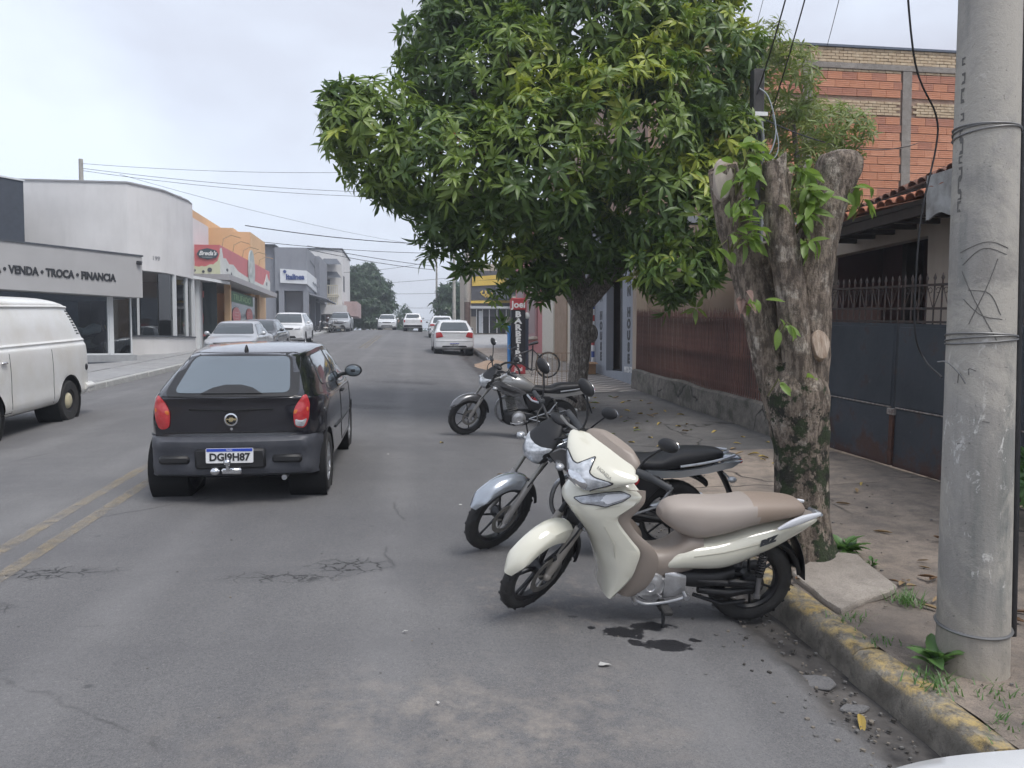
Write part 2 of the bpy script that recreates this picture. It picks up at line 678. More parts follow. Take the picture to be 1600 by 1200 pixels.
def concrete(name, c0, c1, c2, crack=True, scale=1.0, moss=0.0, rough=0.88):
    g = NG(name, rough)
    c = g.mix(g.ramp(g.noise(0.9 * scale, 7, 0.65), [(0.36, 0.0), (0.64, 1.0)]), c0, c1)
    c = g.mix(g.ramp(g.noise(5 * scale, 8, 0.7), [(0.42, 0.0), (0.72, 0.85)]), c, c2)
    c = g.mix(g.ramp(g.noise(130, 3), [(0.36, 0.5), (0.5, 0.0)]), c, tuple(v * 0.45 for v in c0))
    h = g.math('ADD', g.math('MULTIPLY', g.noise(28, 6), 0.7), g.math('MULTIPLY', g.noise(120, 3), 0.4))
    if crack:
        k = g.math('MULTIPLY', g.cracks(0.8, 0.010, None, 0.35), g.ramp(g.noise(0.7, 3), [(0.44, 0.0), (0.52, 1.0)]))
        c = g.mix(k, c, (0.03, 0.027, 0.024))
        h = g.math('SUBTRACT', h, g.math('MULTIPLY', k, 2.0))
    if moss:
        mk = g.math('MULTIPLY', g.ramp(g.noise(2.6, 8, 0.72), [(0.5, 0.0), (0.62, 1.0)]), moss)
        c = g.mix(mk, c, (0.035, 0.04, 0.022))
    g.color(c)
    g.bump(h, 0.6, 0.02)
    return g.m


M_ASPH = asphalt()
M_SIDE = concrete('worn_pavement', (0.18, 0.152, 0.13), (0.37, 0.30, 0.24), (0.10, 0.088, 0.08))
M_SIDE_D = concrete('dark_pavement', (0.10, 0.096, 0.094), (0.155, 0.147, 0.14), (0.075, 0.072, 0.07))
M_SLAB = concrete('slab_concrete', (0.30, 0.262, 0.225), (0.40, 0.355, 0.31), (0.20, 0.175, 0.15), False)
M_SIDE_L = concrete('light_pavement', (0.30, 0.30, 0.305), (0.37, 0.37, 0.37), (0.24, 0.24, 0.245), False)
M_KERB = concrete('kerb_concrete', (0.24, 0.225, 0.20), (0.32, 0.30, 0.275), (0.14, 0.13, 0.118), False, 2.0)
M_KERB_L = concrete('pale_kerb', (0.42, 0.42, 0.41), (0.50, 0.50, 0.48), (0.26, 0.26, 0.25), False, 2.0)
M_EARTH = concrete('bare_earth', (0.16, 0.12, 0.09), (0.22, 0.17, 0.13), (0.10, 0.085, 0.06), False, 0.5)
M_SAND = concrete('red_sand', (0.42, 0.29, 0.20), (0.50, 0.36, 0.26), (0.33, 0.23, 0.16), False, 3.0)


def kerb_paint():
    g = NG('yellow_kerb_paint', 0.8)
    x, y, z = g.xyz()
    c = g.mix(g.ramp(g.noise(3.0, 6), [(0.35, 0.0), (0.65, 1.0)]), (0.52, 0.36, 0.11), (0.60, 0.46, 0.22))
    base = g.mix(g.ramp(g.noise(6.0, 7), [(0.35, 0.0), (0.65, 1.0)]), (0.13, 0.118, 0.10), (0.30, 0.275, 0.235))
    zz = g.math('ADD', z, g.math('MULTIPLY', g.math('SUBTRACT', g.noise(5, 7, 0.7), 0.5), 0.16))
    top = g.nt.nodes.new('ShaderNodeMapRange')
    top.inputs['From Min'].default_value = -0.055
    top.inputs['From Max'].default_value = -0.02
    g.link(zz, top.inputs['Value'])
    worn = g.ramp(g.noise(6.5, 10, 0.78), [(0.42, 0.28), (0.54, 1.08)])
    m = g.math('MULTIPLY', top.outputs[0], g.math('SUBTRACT', 1.12, worn))
    c = g.mix(m, base, c)
    dirt = g.ramp(g.noise(14, 8, 0.75), [(0.5, 0.0), (0.66, 0.8)])
    c = g.mix(dirt, c, (0.075, 0.066, 0.055))
    g.color(c)
    g.bump(g.noise(26, 7, 0.7), 0.8, 0.025)
    return g.m


M_KERB_Y = kerb_paint()

# ---- terrain to the horizon, just below the street level
def terrain_z(x, y):
    return ZC(y) - 0.45


mb = MB()
xs = [-900, -400, -160, -80, -40, -14, 0, 14, 40, 80, 160, 400, 900]
ys = [-60, -20, 0, 10, 20, 30, 40, 50, 60, 66, 70, 74, 78, 82, 86, 90, 95, 110, 140, 180, 260, 400, 700, 1500]
mb.grid(lambda u, v: (xs[round(u * (len(xs) - 1))], ys[round(v * (len(ys) - 1))],
                      terrain_z(0, ys[round(v * (len(ys) - 1))])), len(xs) - 1, len(ys) - 1)
mb.build('ground', M_EARTH, kind='structure')

# ---- road sheet
xs = [-7.3, -6.6, -5.8, -5, -4.2, -3.4, -2.6, -1.8, -1, -0.2, 0.5, 1.1, 1.5, 1.75, 1.82, 1.89, 1.96, 2.03, 2.1, 2.18, 2.30, 2.78]
ys = [-14 + i * 2 for i in range(7)] + [i * 0.125 for i in range(0, 64)] + [8 + i * 0.5 for i in range(24)] + [20 + i * 2 for i in range(25)] \
    + [70 + i * 2 for i in range(14)] + [98, 110, 130, 160, 200, 260]


def road_pt(u, v):
    x, y = xs[round(u * (len(xs) - 1))], ys[round(v * (len(ys) - 1))]
    z = ZR(x, y)
    if y < 22:
        edge = 1.93 + 0.10 * vnoise((3.1, y * 1.4, 0)) + 0.05 * vnoise((9.1, y * 5, 0))
        if x > edge:
            z -= 0.032 * min(1.0, (x - edge) / 0.05) - 0.008 * vnoise((x * 6, y * 4, 2))
    z += 0.006 * vnoise((x * 0.7, y * 0.5, 5))
    return (x, y, z)


mb = MB()
mb.grid(road_pt, len(xs) - 1, len(ys) - 1)
mb.build('road', M_ASPH, kind='structure')

# broken lumps of old asphalt lying in the gutter
for (px, py, s_, h_, lab) in ((2.02, 3.62, 0.12, 0.022, 'larger flat lump of broken asphalt in the gutter beside the yellow kerb'), (2.08, 3.36, 0.07, 0.018, 'smaller lump of broken asphalt in the gutter, nearer to us')):
    poly = [(s_ * (0.75 + 0.5 * rnd.random()) * math.cos(t * 0.63), 0.6 * s_ * (0.75 + 0.5 * rnd.random()) * math.sin(t * 0.63)) for t in range(10)]
    MB().prism(poly, (0, 0, h_ / 2), (1, 0, 0), (0, 1, 0.05), h_, bev=0.008).build('asphalt_lump', M_ASPH, None, (px, py, ZR(px, py) - 0.036), label=lab, cat='rubble', group='broken asphalt in the gutter')

# ---- painted centre lines
def line_mat():
    g = NG('worn_yellow_line', 0.8)
    c = g.mix(g.ramp(g.noise(1.5, 5), [(0.35, 0.0), (0.65, 1.0)]), (0.44, 0.37, 0.27), (0.40, 0.31, 0.17))
    w = g.ramp(g.noise(8, 10, 0.8), [(0.40, 0.02), (0.64, 0.52)])
    g.color(c)
    t = g.nt.nodes.new('ShaderNodeBsdfTransparent')
    mxs = g.nt.nodes.new('ShaderNodeMixShader')
    g.link(w, mxs.inputs[0])
    g.link(t.outputs[0], mxs.inputs[1])
    g.link(g.b.outputs[0], mxs.inputs[2])
    g.link(mxs.outputs[0], g.nt.nodes['Material Output'].inputs['Surface'])
    return g.m


M_LINE = line_mat()
for (xc, ya, yb) in ((-2.86, -4, 9.6), (-2.58, -4, 9.2), (-2.42, 35.5, 55), (-2.16, 35.5, 55)):
    n = max(8, int((yb - ya) * (2 if ya < 10 else 0.6)))
    mb = MB()
    def lp(u, v):
        y = ya + (yb - ya) * v
        x = xc + (u - 0.5) * 0.115 + 0.05 * (y - 5) * (0.012 if ya < 10 else 0)
        return (x, y, road_pt_z(x, y) + 0.006)
    def road_pt_z(x, y):
        return ZR(x, y) + 0.006 * vnoise((x * 0.7, y * 0.5, 5)) + (0.0025 if y > 30 else 0)
    mb.grid(lp, 1, n)
    mb.build('centre_line', M_LINE, kind='structure')

# ---- right kerb: separate stones, painted yellow near the camera
def kx(y):
    return 2.25 if y < 20 else (2.25 + min(1, (y - 20) / 6) * 0.5)


kerb = obj('kerb', None, None, None, kind='structure')
kproto = None
y = -8.0
i = 0
while y < 37:
    L = 0.98 + rnd.uniform(-0.05, 0.05)
    yc = y + L / 2
    if i < 16 or i % 6 == 0:
        mb = MB()
        def kp(u, v, L=L, yc=yc):
            # cross-section from front bottom over the top to the back
            prof = [(0.0, -0.22), (0.012, -0.10), (0.022, -0.03), (0.055, 0.0), (0.12, 0.004), (0.165, -0.002), (0.17, -0.2)]
            px, pz = prof[round(u * (len(prof) - 1))]
            ly = (v - 0.5) * (L - 0.014)
            w = 0.010 * vnoise((px * 9, (yc + ly) * 4, pz * 9 + 3))
            e_ = 0.012 if v in (0, 1) and pz > -0.05 else 0
            return (px + w, ly, pz + w - e_)
        mb.grid(kp, 6, 14)
        n0 = len(mb.v)
        mb.f.append(tuple(j * 15 for j in range(7))); mb.mi.append(0); mb.sm.append(False)
        mb.f.append(tuple(j * 15 + 14 for j in range(6, -1, -1))); mb.mi.append(0); mb.sm.append(False)
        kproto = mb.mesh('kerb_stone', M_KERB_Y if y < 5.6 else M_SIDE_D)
    o = obj('kerb_stone', kproto, kerb, (kx(yc) + rnd.uniform(-0.008, 0.008), yc, ZSR(2.4, yc) + 0.006 + rnd.uniform(-0.012, 0.004)))
    o.rotation_euler = (math.atan(SL), 0, R(rnd.uniform(-0.9, 0.9)) + (-0.083 if 20 < yc < 26 else 0))
    y += L
    i += 1

# ---- right pavement
def side_r(x0, x1, y0, y1, nx, ny, name, m, dz=0.0, amp=0.02):
    mb = MB()
    def f(u, v):
        y_ = y0 + (y1 - y0) * v
        xa = x0 if x0 > 2.6 else kx(y_) + 0.16 + (0.02 * vnoise((1, y_ * 3, 0)))
        x_ = xa + (x1 - xa) * u
        return (x_, y_, ZSR(x_, y_) + dz + amp * vnoise((x_ * 1.1, y_ * 1.1, 1.7)) + 0.35 * amp * vnoise((x_ * 5, y_ * 5, 4)))
    mb.grid(f, nx, ny)
    return mb.build(name, m, kind='structure')


side_r(2.4, 7.5, -8, 9.2, 34, 110, 'pavement', M_SIDE)
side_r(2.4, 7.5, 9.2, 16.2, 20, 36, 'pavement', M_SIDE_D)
side_r(2.4, 3.0, 16.2, 21.4, 4, 20, 'pavement', M_SLAB)
side_r(2.4, 7.5, 21.4, 37, 10, 30, 'pavement', M_SLAB)
side_r(2.9, 30, 37, 61.5, 14, 20, 'side_street', M_SIDE_L, -0.03)
side_r(2.9, 12, 61.5, 76, 6, 10, 'pavement', M_SIDE_L)

# lifted slab between the stump and the kerb
for (poly, z0, tilt, lab) in (
        ([(2.44, 4.10), (2.98, 4.36), (3.06, 4.92), (2.92, 5.02), (2.46, 4.72)], 0.022, 0.05, None),
        ):
    cx = sum(p[0] for p in poly) / len(poly)
    cy = sum(p[1] for p in poly) / len(poly)
    P2 = []
    for a, b in zip(poly, poly[1:] + poly[:1]):
        for k in range(4):
            t = k / 4
            P2.append((a[0] + (b[0] - a[0]) * t - cx + 0.014 * rnd.uniform(-1, 1), a[1] + (b[1] - a[1]) * t - cy + 0.014 * rnd.uniform(-1, 1)))
    q = MB().prism(P2, (0, 0, 0), (1, 0, tilt), (0, 1, SL + 0.02), 0.05, bev=0.01)
    q.build('pavement_slab', M_SLAB, None, (cx, cy, ZSR(cx, cy) + z0), kind='structure')

# wave mosaic in front of the narrow grey shop
def wave_mat():
    g = NG('wave_mosaic', 0.7)
    x, y, z = g.xyz()
    a = g.math('SINE', g.math('MULTIPLY', x, 10.5))
    t = g.math('ADD', g.math('MULTIPLY', y, 14.0), g.math('MULTIPLY', a, 1.6))
    s_ = g.ramp(g.math('SINE', t), [(0.45, 0.0), (0.55, 1.0)])
    c = g.mix(s_, (0.16, 0.145, 0.135), (0.50, 0.45, 0.40))
    c = g.mix(g.ramp(g.noise(3, 7), [(0.4, 0.5), (0.7, 0.0)]), c, (0.22, 0.19, 0.17))
    g.color(c)
    g.bump(g.noise(60, 3), 0.4, 0.01)
    return g.m


side_r(3.0, 5.3, 16.2, 21.4, 12, 20, 'wave_pavement', wave_mat(), 0.004, 0.006)

# heap of red sand by the white hatchback
mb = MB()
mb.grid(lambda u, v: (2.05 + 1.5 * u, 25.0 + 3.0 * v,
                      ZR(2.05, 25 + 3 * v) - 0.02 + 0.22 * max(0, math.sin(math.pi * u) * math.sin(math.pi * v)) ** 1.3
                      + 0.03 * vnoise((u * 5, v * 6, 1))), 14, 14)
mb.build('sand_heap', M_SAND, label='low patch of reddish sand by the kerb behind the white hatchback', cat='sand', kind='stuff')

# ---- left kerb and pavement of big slabs
kerbL = obj('kerb', None, None, None, kind='structure')
me = MB().box((0, 0, -0.1), (0.16, 0.985, 0.26), bev=0.02).mesh('kerb_stone', M_KERB_L)
for i in range(70):
    yc = 2 + i
    o = obj('kerb_stone', me, kerbL, (-7.38 + rnd.uniform(-.006, .006), yc, ZSL(-7.4, yc) - 0.025))
    o.rotation_euler = (math.atan(SL), 0, 0)
pavL = obj('pavement', None, None, None, kind='structure')
slab_me = {}
for i in range(26):
    for j in range(2):
        w = (1.32, 1.36)[j]
        if j not in slab_me:
            slab_me[j] = MB().box((0, 0, -0.1), (w - 0.02, 2.06, 0.2), bev=0.012).mesh('slab', M_SIDE_L)
        xc = -7.47 - (w / 2 if j == 0 else 1.32 + w / 2)
        yc = 4 + i * 2.08
        o = obj('slab', slab_me[j], pavL, (xc, yc, ZSL(xc, yc) + rnd.uniform(-0.006, 0.006)))
        o.rotation_euler = (math.atan(SL) + rnd.uniform(-.002, .002), 0, 0)
mb = MB()
mb.grid(lambda u, v: (-10.2 - 8 * u, 3 + 77 * v, ZSL(-9, 3 + 77 * v) - 0.02), 3, 40)
mb.grid(lambda u, v: (-7.4 - 3.0 * u, 57.5 + 17 * v, ZSL(-8, 57.5 + 17 * v) - 0.01), 3, 10)
mb.grid(lambda u, v: (-7.35 - 9 * u, 74 + 120 * v, ZC(74 + 120 * v) - 0.03), 3, 40)
mb.build('forecourt', M_SIDE_L, kind='structure')
# ================================================================== VEHICLES: cars and vans
M_RUB = M('tyre_rubber', (0.022, 0.022, 0.023), 0.75, col2=(0.04, 0.038, 0.036), scale=9, bump=0.2, bscale=120)
M_BLKP = M('black_plastic', (0.014, 0.014, 0.016), 0.5, var=0.3, scale=14, bump=0.08, bscale=200)
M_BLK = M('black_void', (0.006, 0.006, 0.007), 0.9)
M_GLASS = M('car_glass', (0.045, 0.055, 0.062), 0.06, 0.0, spec=0.9, coat=0.6)
M_GLASS_T = M('tinted_mirror_film', (0.17, 0.20, 0.225), 0.07, 0.45, spec=0.8)
M_CHROME = M('chrome', (0.72, 0.73, 0.75), 0.14, 1.0)
M_ALLOY = M('alloy', (0.50, 0.51, 0.53), 0.32, 0.85, var=0.25, scale=12)
M_PAINT_BLK = M('black_paint', (0.006, 0.006, 0.011), 0.16, coat=0.9, spec=0.5, col2=(0.012, 0.012, 0.017), scale=5)
M_PAINT_WHT = M('white_paint', (0.74, 0.75, 0.76), 0.24, coat=0.6, col2=(0.66, 0.67, 0.68), scale=3)
M_PAINT_SIL = M('silver_paint', (0.50, 0.51, 0.53), 0.3, 0.5, coat=0.6)
M_PAINT_GRY = M('grey_paint', (0.085, 0.09, 0.10), 0.25, 0.4, coat=0.8)
M_BUMP = M('faded_bumper', (0.046, 0.049, 0.060), 0.5, col2=(0.070, 0.073, 0.084), scale=7, bump=0.06, bscale=180)
M_RED = M('red_lens', (0.42, 0.022, 0.03), 0.12, spec=0.6, coat=0.5, col2=(0.50, 0.05, 0.05), scale=30)
M_AMB = M('amber_lens', (0.62, 0.17, 0.035), 0.15, coat=0.5)
M_CLR = M('clear_lens', (0.62, 0.64, 0.66), 0.08, 0.35, coat=0.7, col2=(0.30, 0.31, 0.33), scale=26)
M_PLATE = M('plate_white', (0.74, 0.74, 0.74), 0.4)
M_PLBLUE = M('plate_blue', (0.02, 0.06, 0.42), 0.4)
M_INK = M('black_ink', (0.02, 0.02, 0.022), 0.5)


def rpoly(pts, r=0.03, n=4):
    """polygon with rounded corners"""
    out = []
    k = len(pts)
    for i in range(k):
        p0, p1, p2 = [Vector((q[0], q[1])) for q in (pts[i - 1], pts[i], pts[(i + 1) % k])]
        a, b = (p0 - p1), (p2 - p1)
        rr = r[i] if isinstance(r, (list, tuple)) else r
        d = min(rr, a.length * 0.45, b.length * 0.45)
        A, B = p1 + a.normalized() * d, p1 + b.normalized() * d
        for j in range(n + 1):
            t = j / n
            q = A * (1 - t) ** 2 + p1 * 2 * t * (1 - t) + B * t * t
            out.append((q.x, q.y))
    return out


def dense(poly, step):
    out = []
    for a, b in zip(poly, poly[1:] + poly[:1]):
        L = math.hypot(b[0] - a[0], b[1] - a[1])
        k = max(1, int(L / step))
        for j in range(k):
            out.append((a[0] + (b[0] - a[0]) * j / k, a[1] + (b[1] - a[1]) * j / k))
    return out


class Body:
    """a smooth car shell with a BVH so that windows, lamps and seams can be laid on it"""
    def __init__(s, mb):
        tri = []
        s.bvh = BVHTree.FromPolygons([Vector(p) for p in mb.v], mb.f)

    def hit(s, view, a, b, off):
        if isinstance(view, tuple):
            O_, U_, V_, d = view
            o = O_ + U_ * a + V_ * b
        elif view == 'rear':
            o, d = Vector((a, -9, b)), Vector((0, 1, 0))
        elif view == 'front':
            o, d = Vector((a, 9, b)), Vector((0, -1, 0))
        elif view == 'right':
            o, d = Vector((9, a, b)), Vector((-1, 0, 0))
        elif view == 'left':
            o, d = Vector((-9, a, b)), Vector((1, 0, 0))
        else:
            o, d = Vector((a, b, 9)), Vector((0, 0, -1))
        h, n, i, t = s.bvh.ray_cast(o, d)
        if h is None:
            return None
        if n.dot(d) > 0:
            n = -n
        nn = (n * 0.6 - d * 0.4).normalized()
        return h + nn * off

    def decal(s, mb, view, poly, off=0.004, rings=7, dome=0.0, mi=None, step=0.05, thick=True):
        P = dense(poly, step)
        cx = sum(p[0] for p in P) / len(P)
        cy = sum(p[1] for p in P) / len(P)
        n = len(P)
        vs, ok = [], True
        last = None
        c = s.hit(view, cx, cy, off + dome)
        if c is None:
            return
        vs.append(c)
        fs = []
        fr = [k / rings for k in range(1, rings + 1)]
        for f in fr:
            for p in P:
                q = s.hit(view, cx + (p[0] - cx) * f, cy + (p[1] - cy) * f, off + dome * (1 - f * f))
                if q is None:
                    g = f
                    while q is None and g > 0.05:
                        g -= 0.04
                        q = s.hit(view, cx + (p[0] - cx) * g, cy + (p[1] - cy) * g, off)
                vs.append(q if q is not None else c)
        # thickness: last ring repeated just under the surface
        if thick:
            for p in P:
                q = s.hit(view, p[0], p[1], -0.012)
                vs.append(q if q is not None else vs[-n])
        for j in range(n):
            fs.append((0, 1 + j, 1 + (j + 1) % n))
        for k in range(len(fr) - (0 if thick else 1)):
            for j in range(n):
                a = 1 + k * n
                fs.append((a + j, a + n + j, a + n + (j + 1) % n, a + (j + 1) % n))
        mb.add(vs, fs, mi)

    def seam(s, mb, view, path, r=0.004, off=0.0, mi=None):
        P = []
        for a, b in zip(path, path[1:]):
            L = math.hypot(b[0] - a[0], b[1] - a[1])
            k = max(1, int(L / 0.06))
            for j in range(k):
                q = s.hit(view, a[0] + (b[0] - a[0]) * j / k, a[1] + (b[1] - a[1]) * j / k, off)
                if q is not None:
                    P.append(q)
        q = s.hit(view, path[-1][0], path[-1][1], off)
        if q is not None:
            P.append(q)
        if len(P) > 1:
            mb.tube(P, r, 5, True, mi)


def car_shell(st, face_r=True, face_f=True, bulge_r=0.06, bulge_f=0.08, nu=70, arches=(), nj=4, crown=0.018):
    """st: stations (yl, yt, zb, zbelt, ztop, w, wt) from rear to front"""
    cage = []
    for (yl, yt, zb, ze, zt, w, wt) in st:
        def g(f, bul=0.02):
            return ((w - 0.045) * (1 - f) + wt * f + bul * math.sin(math.pi * f), yl + (yt - yl) * f, ze + (zt - crown * 1.6 - ze) * f)
        cage.append([(0, yl, zb), (0.62 * w, yl, zb), (w - 0.03, yl, zb + 0.05), (w, yl, zb + 0.36 * (ze - zb)), (w + 0.004, yl, zb + 0.66 * (ze - zb)),
                     (w - 0.012, yl, ze - 0.07), g(0, 0), g(0.5), g(0.84), g(1.0), (wt * 0.55, yt, zt - crown * 0.3), (0, yt, zt)])
    K, J = len(cage), len(cage[0])
    cols = [catmull([cage[i][j] for i in range(K)], max(2, nu // (K - 1))) for j in range(J)]
    rows = []
    for i in range(len(cols[0])):
        rows.append(catmull([cols[j][i] for j in range(J)], nj))
    n = len(rows[0])
    mb = MB()
    vs, fs = [], []
    for sgn in (1, -1):
        o = len(vs)
        for r_ in rows:
            for (x, y, z) in r_:
                vs.append([sgn * max(0, x), y, z])
        for i in range(len(rows) - 1):
            for j in range(n - 1):
                q = (o + i * n + j, o + i * n + j + 1, o + (i + 1) * n + j + 1, o + (i + 1) * n + j)
                fs.append(q if sgn > 0 else q[::-1])
    if arches:
        inside = set()
        for k, v in enumerate(vs):
            for (ya, za, ra) in arches:
                if abs(v[0]) > 0.45 and math.hypot(v[1] - ya, v[2] - za) < ra and v[2] < za + ra:
                    inside.add(k)
        keep = []
        for f in fs:
            m = sum(1 for q in f if q in inside)
            if m == len(f):
                continue
            keep.append(f)
        fs = keep
        for k in inside:
            v = vs[k]
            for (ya, za, ra) in arches:
                d = math.hypot(v[1] - ya, v[2] - za)
                if d < ra and d > 1e-4:
                    v[1] = ya + (v[1] - ya) * ra / d
                    v[2] = za + (v[2] - za) * ra / d
    mb.add(vs, fs)
    # end faces
    for which, ring, b, sg in ((face_r, rows[0], bulge_r, -1), (face_f, rows[-1], bulge_f, 1)):
        if not which:
            continue
        ja, jb = nj, 9 * nj
        crest = [(p[0], p[1], p[2]) for p in ring[9 * nj:]][::-1]
        fv, ff = [], []
        m = 28
        for j in range(ja, jb + 1):
            x, y, z = ring[j]
            bb = b(z) if callable(b) else b
            for k in range(m + 1):
                s_ = -1 + 2 * k / m
                ax = abs(s_) * x
                yy = y + sg * bb * (1 - abs(s_) ** 3.2)
                zz = z
                t = max(0.0, (j - 8 * nj) / nj)
                if t > 0:
                    # meet the crowned roof edge
                    zc = np.interp(ax, [c[0] for c in crest], [c[2] for c in crest])
                    yc = np.interp(ax, [c[0] for c in crest], [c[1] for c in crest])
                    zz = z + t * (zc - z)
                    yy = yy * (1 - t) + yc * t
                fv.append((s_ * x, yy, zz))
        for j in range(jb - ja):
            for k in range(m):
                q = (j * (m + 1) + k, j * (m + 1) + k + 1, (j + 1) * (m + 1) + k + 1, (j + 1) * (m + 1) + k)
                ff.append(q if sg < 0 else q[::-1])
        mb.add(fv, ff)
    return mb


def wheel(parent, x, y, r, w=0.175, side=1, rim_r=0.19, kind='alloy', rim_m=None, name='wheel', n_sp=7):
    o = obj(name, MB().cyl((-w * 0.3 * side, 0, 0), (w * 0.16 * side, 0, 0), rim_r * 0.55, n=14).mesh('hub', M_BLKP), parent, (x, y, r))
    t = MB()
    t.lathe([(rim_r, -w * .46), (r * 0.93, -w * .5), (r * 0.985, -w * .4), (r, -w * .2), (r, w * .2), (r * 0.985, w * .4), (r * .93, w * .5),
             (rim_r, w * .46), (rim_r * .96, 0)], (0, 0, 0), (1, 0, 0), 32, closed=True)
    t.build('tyre', M_RUB, o)
    q = MB()
    s = side
    q.lathe([(rim_r * 1.01, -w * .4 * s), (rim_r * .93, -w * .3 * s), (rim_r * .93, w * .3 * s), (rim_r * .96, w * .42 * s), (rim_r * 1.02, w * .45 * s),
             (rim_r * 1.02, w * .36 * s)], (0, 0, 0), (1, 0, 0), 32)
    if kind == 'alloy':
        for k in range(n_sp):
            a = 2 * math.pi * k / n_sp
            d = Vector((0, math.cos(a), math.sin(a)))
            e_ = Vector((0, -math.sin(a), math.cos(a)))
            c0, c1 = d * rim_r * .2, d * rim_r * .97
            for (p, wd) in ((0, 0),):
                q.loft([[c0 + e_ * .030 + Vector((w * .37 * s, 0, 0)), c0 - e_ * .030 + Vector((w * .37 * s, 0, 0)), c0 - e_ * .030 + Vector((w * .2 * s, 0, 0)), c0 + e_ * .030 + Vector((w * .2 * s, 0, 0))],
                        [c1 + e_ * .020 + Vector((w * .42 * s, 0, 0)), c1 - e_ * .020 + Vector((w * .42 * s, 0, 0)), c1 - e_ * .020 + Vector((w * .22 * s, 0, 0)), c1 + e_ * .020 + Vector((w * .22 * s, 0, 0))]], smooth=False)
        q.lathe([(0, w * .44 * s), (rim_r * .2, w * .42 * s), (rim_r * .27, w * .34 * s), (rim_r * .27, w * .1 * s)], (0, 0, 0), (1, 0, 0), 16)
    else:
        q.lathe([(0, w * .36 * s), (rim_r * .35, w * .36 * s), (rim_r * .5, w * .28 * s), (rim_r * .75, w * .28 * s), (rim_r * .95, w * .40 * s)], (0, 0, 0), (1, 0, 0), 28)
        for k in range(10):
            a = 2 * math.pi * k / 10
            q.cyl((w * .27 * s, rim_r * .82 * math.cos(a), rim_r * .82 * math.sin(a)), (w * .345 * s, rim_r * .82 * math.cos(a), rim_r * .82 * math.sin(a)), .012, n=6)
    q.build('rim', rim_m or M_ALLOY, o)
    return o


def plate(parent, org, right, up, txt, w=0.40, h=0.13):
    p = obj('number_plate', MB().prism(rpoly([(-w / 2, -h / 2), (w / 2, -h / 2), (w / 2, h / 2), (-w / 2, h / 2)], .012), (0, 0, 0), (1, 0, 0), (0, 1, 0), .008).mesh('number_plate', M_PLATE), parent)
    p.matrix_local = frame_mat(org, right, up)
    MB().box((0, h * .38, .0052), (w * .97, h * .2, .003)).build('country_band', M_PLBLUE, p)
    me = text_mesh('characters', txt, h * .70, M_INK, extrude=.001, offset=.0035)
    bx = max(v.co.x for v in me.vertices) - min(v.co.x for v in me.vertices)
    me.transform(Matrix.Translation((0, -h * .12, .0065)) @ Matrix.Diagonal((w * .86 / bx, 1, 1, 1)))
    obj('characters', me, p)
    me = text_mesh('band_text', 'BRASIL', h * .13, M_PLATE, extrude=.0005)
    me.transform(Matrix.Translation((0, h * .38, .0075)))
    obj('band_text', me, p)
    return p


def mirror(parent, c, side, m, s=1.0):
    q = MB()
    q.ell(c, (.095 * s, .055 * s, .07 * s), 14, 9)
    q.cyl((c[0] - side * .16 * s, c[1] + .03, c[2] - .05), (c[0] - side * .04, c[1] + .01, c[2] - .03), .02 * s, n=8)
    o = q.build('wing_mirror', m, parent)
    g = MB()
    g.lathe([(0, 0), (.055 * s, 0.0), (.06 * s, -.004)], (0, 0, 0), (0, -1, 0), 18)
    g.xform(Matrix.Translation((c[0], c[1] - .052 * s, c[2])) @ Matrix.Diagonal((1.35, 1, .95, 1)))
    g.build('mirror_glass', M_GLASS_T, o)
    return o


def glazing(body, root, name, view, poly, glass=None, rim=0.014, off=0.006, rings=8, r=0.05):
    """black rubber surround and the pane inside it"""
    cx = sum(p[0] for p in poly) / len(poly)
    cy = sum(p[1] for p in poly) / len(poly)
    P = rpoly(poly, r)
    out = []
    for (x, y) in P:
        d = math.hypot(x - cx, y - cy)
        out.append((cx + (x - cx) * (1 + rim / d), cy + (y - cy) * (1 + rim / d)))
    a = MB()
    body.decal(a, view, out, off * .5, rings)
    f = a.build('window_seal', M_BLKP, root)
    b = MB()
    body.decal(b, view, P, off, rings, dome=0.004)
    b.build(name, glass or M_GLASS, f)
    return f


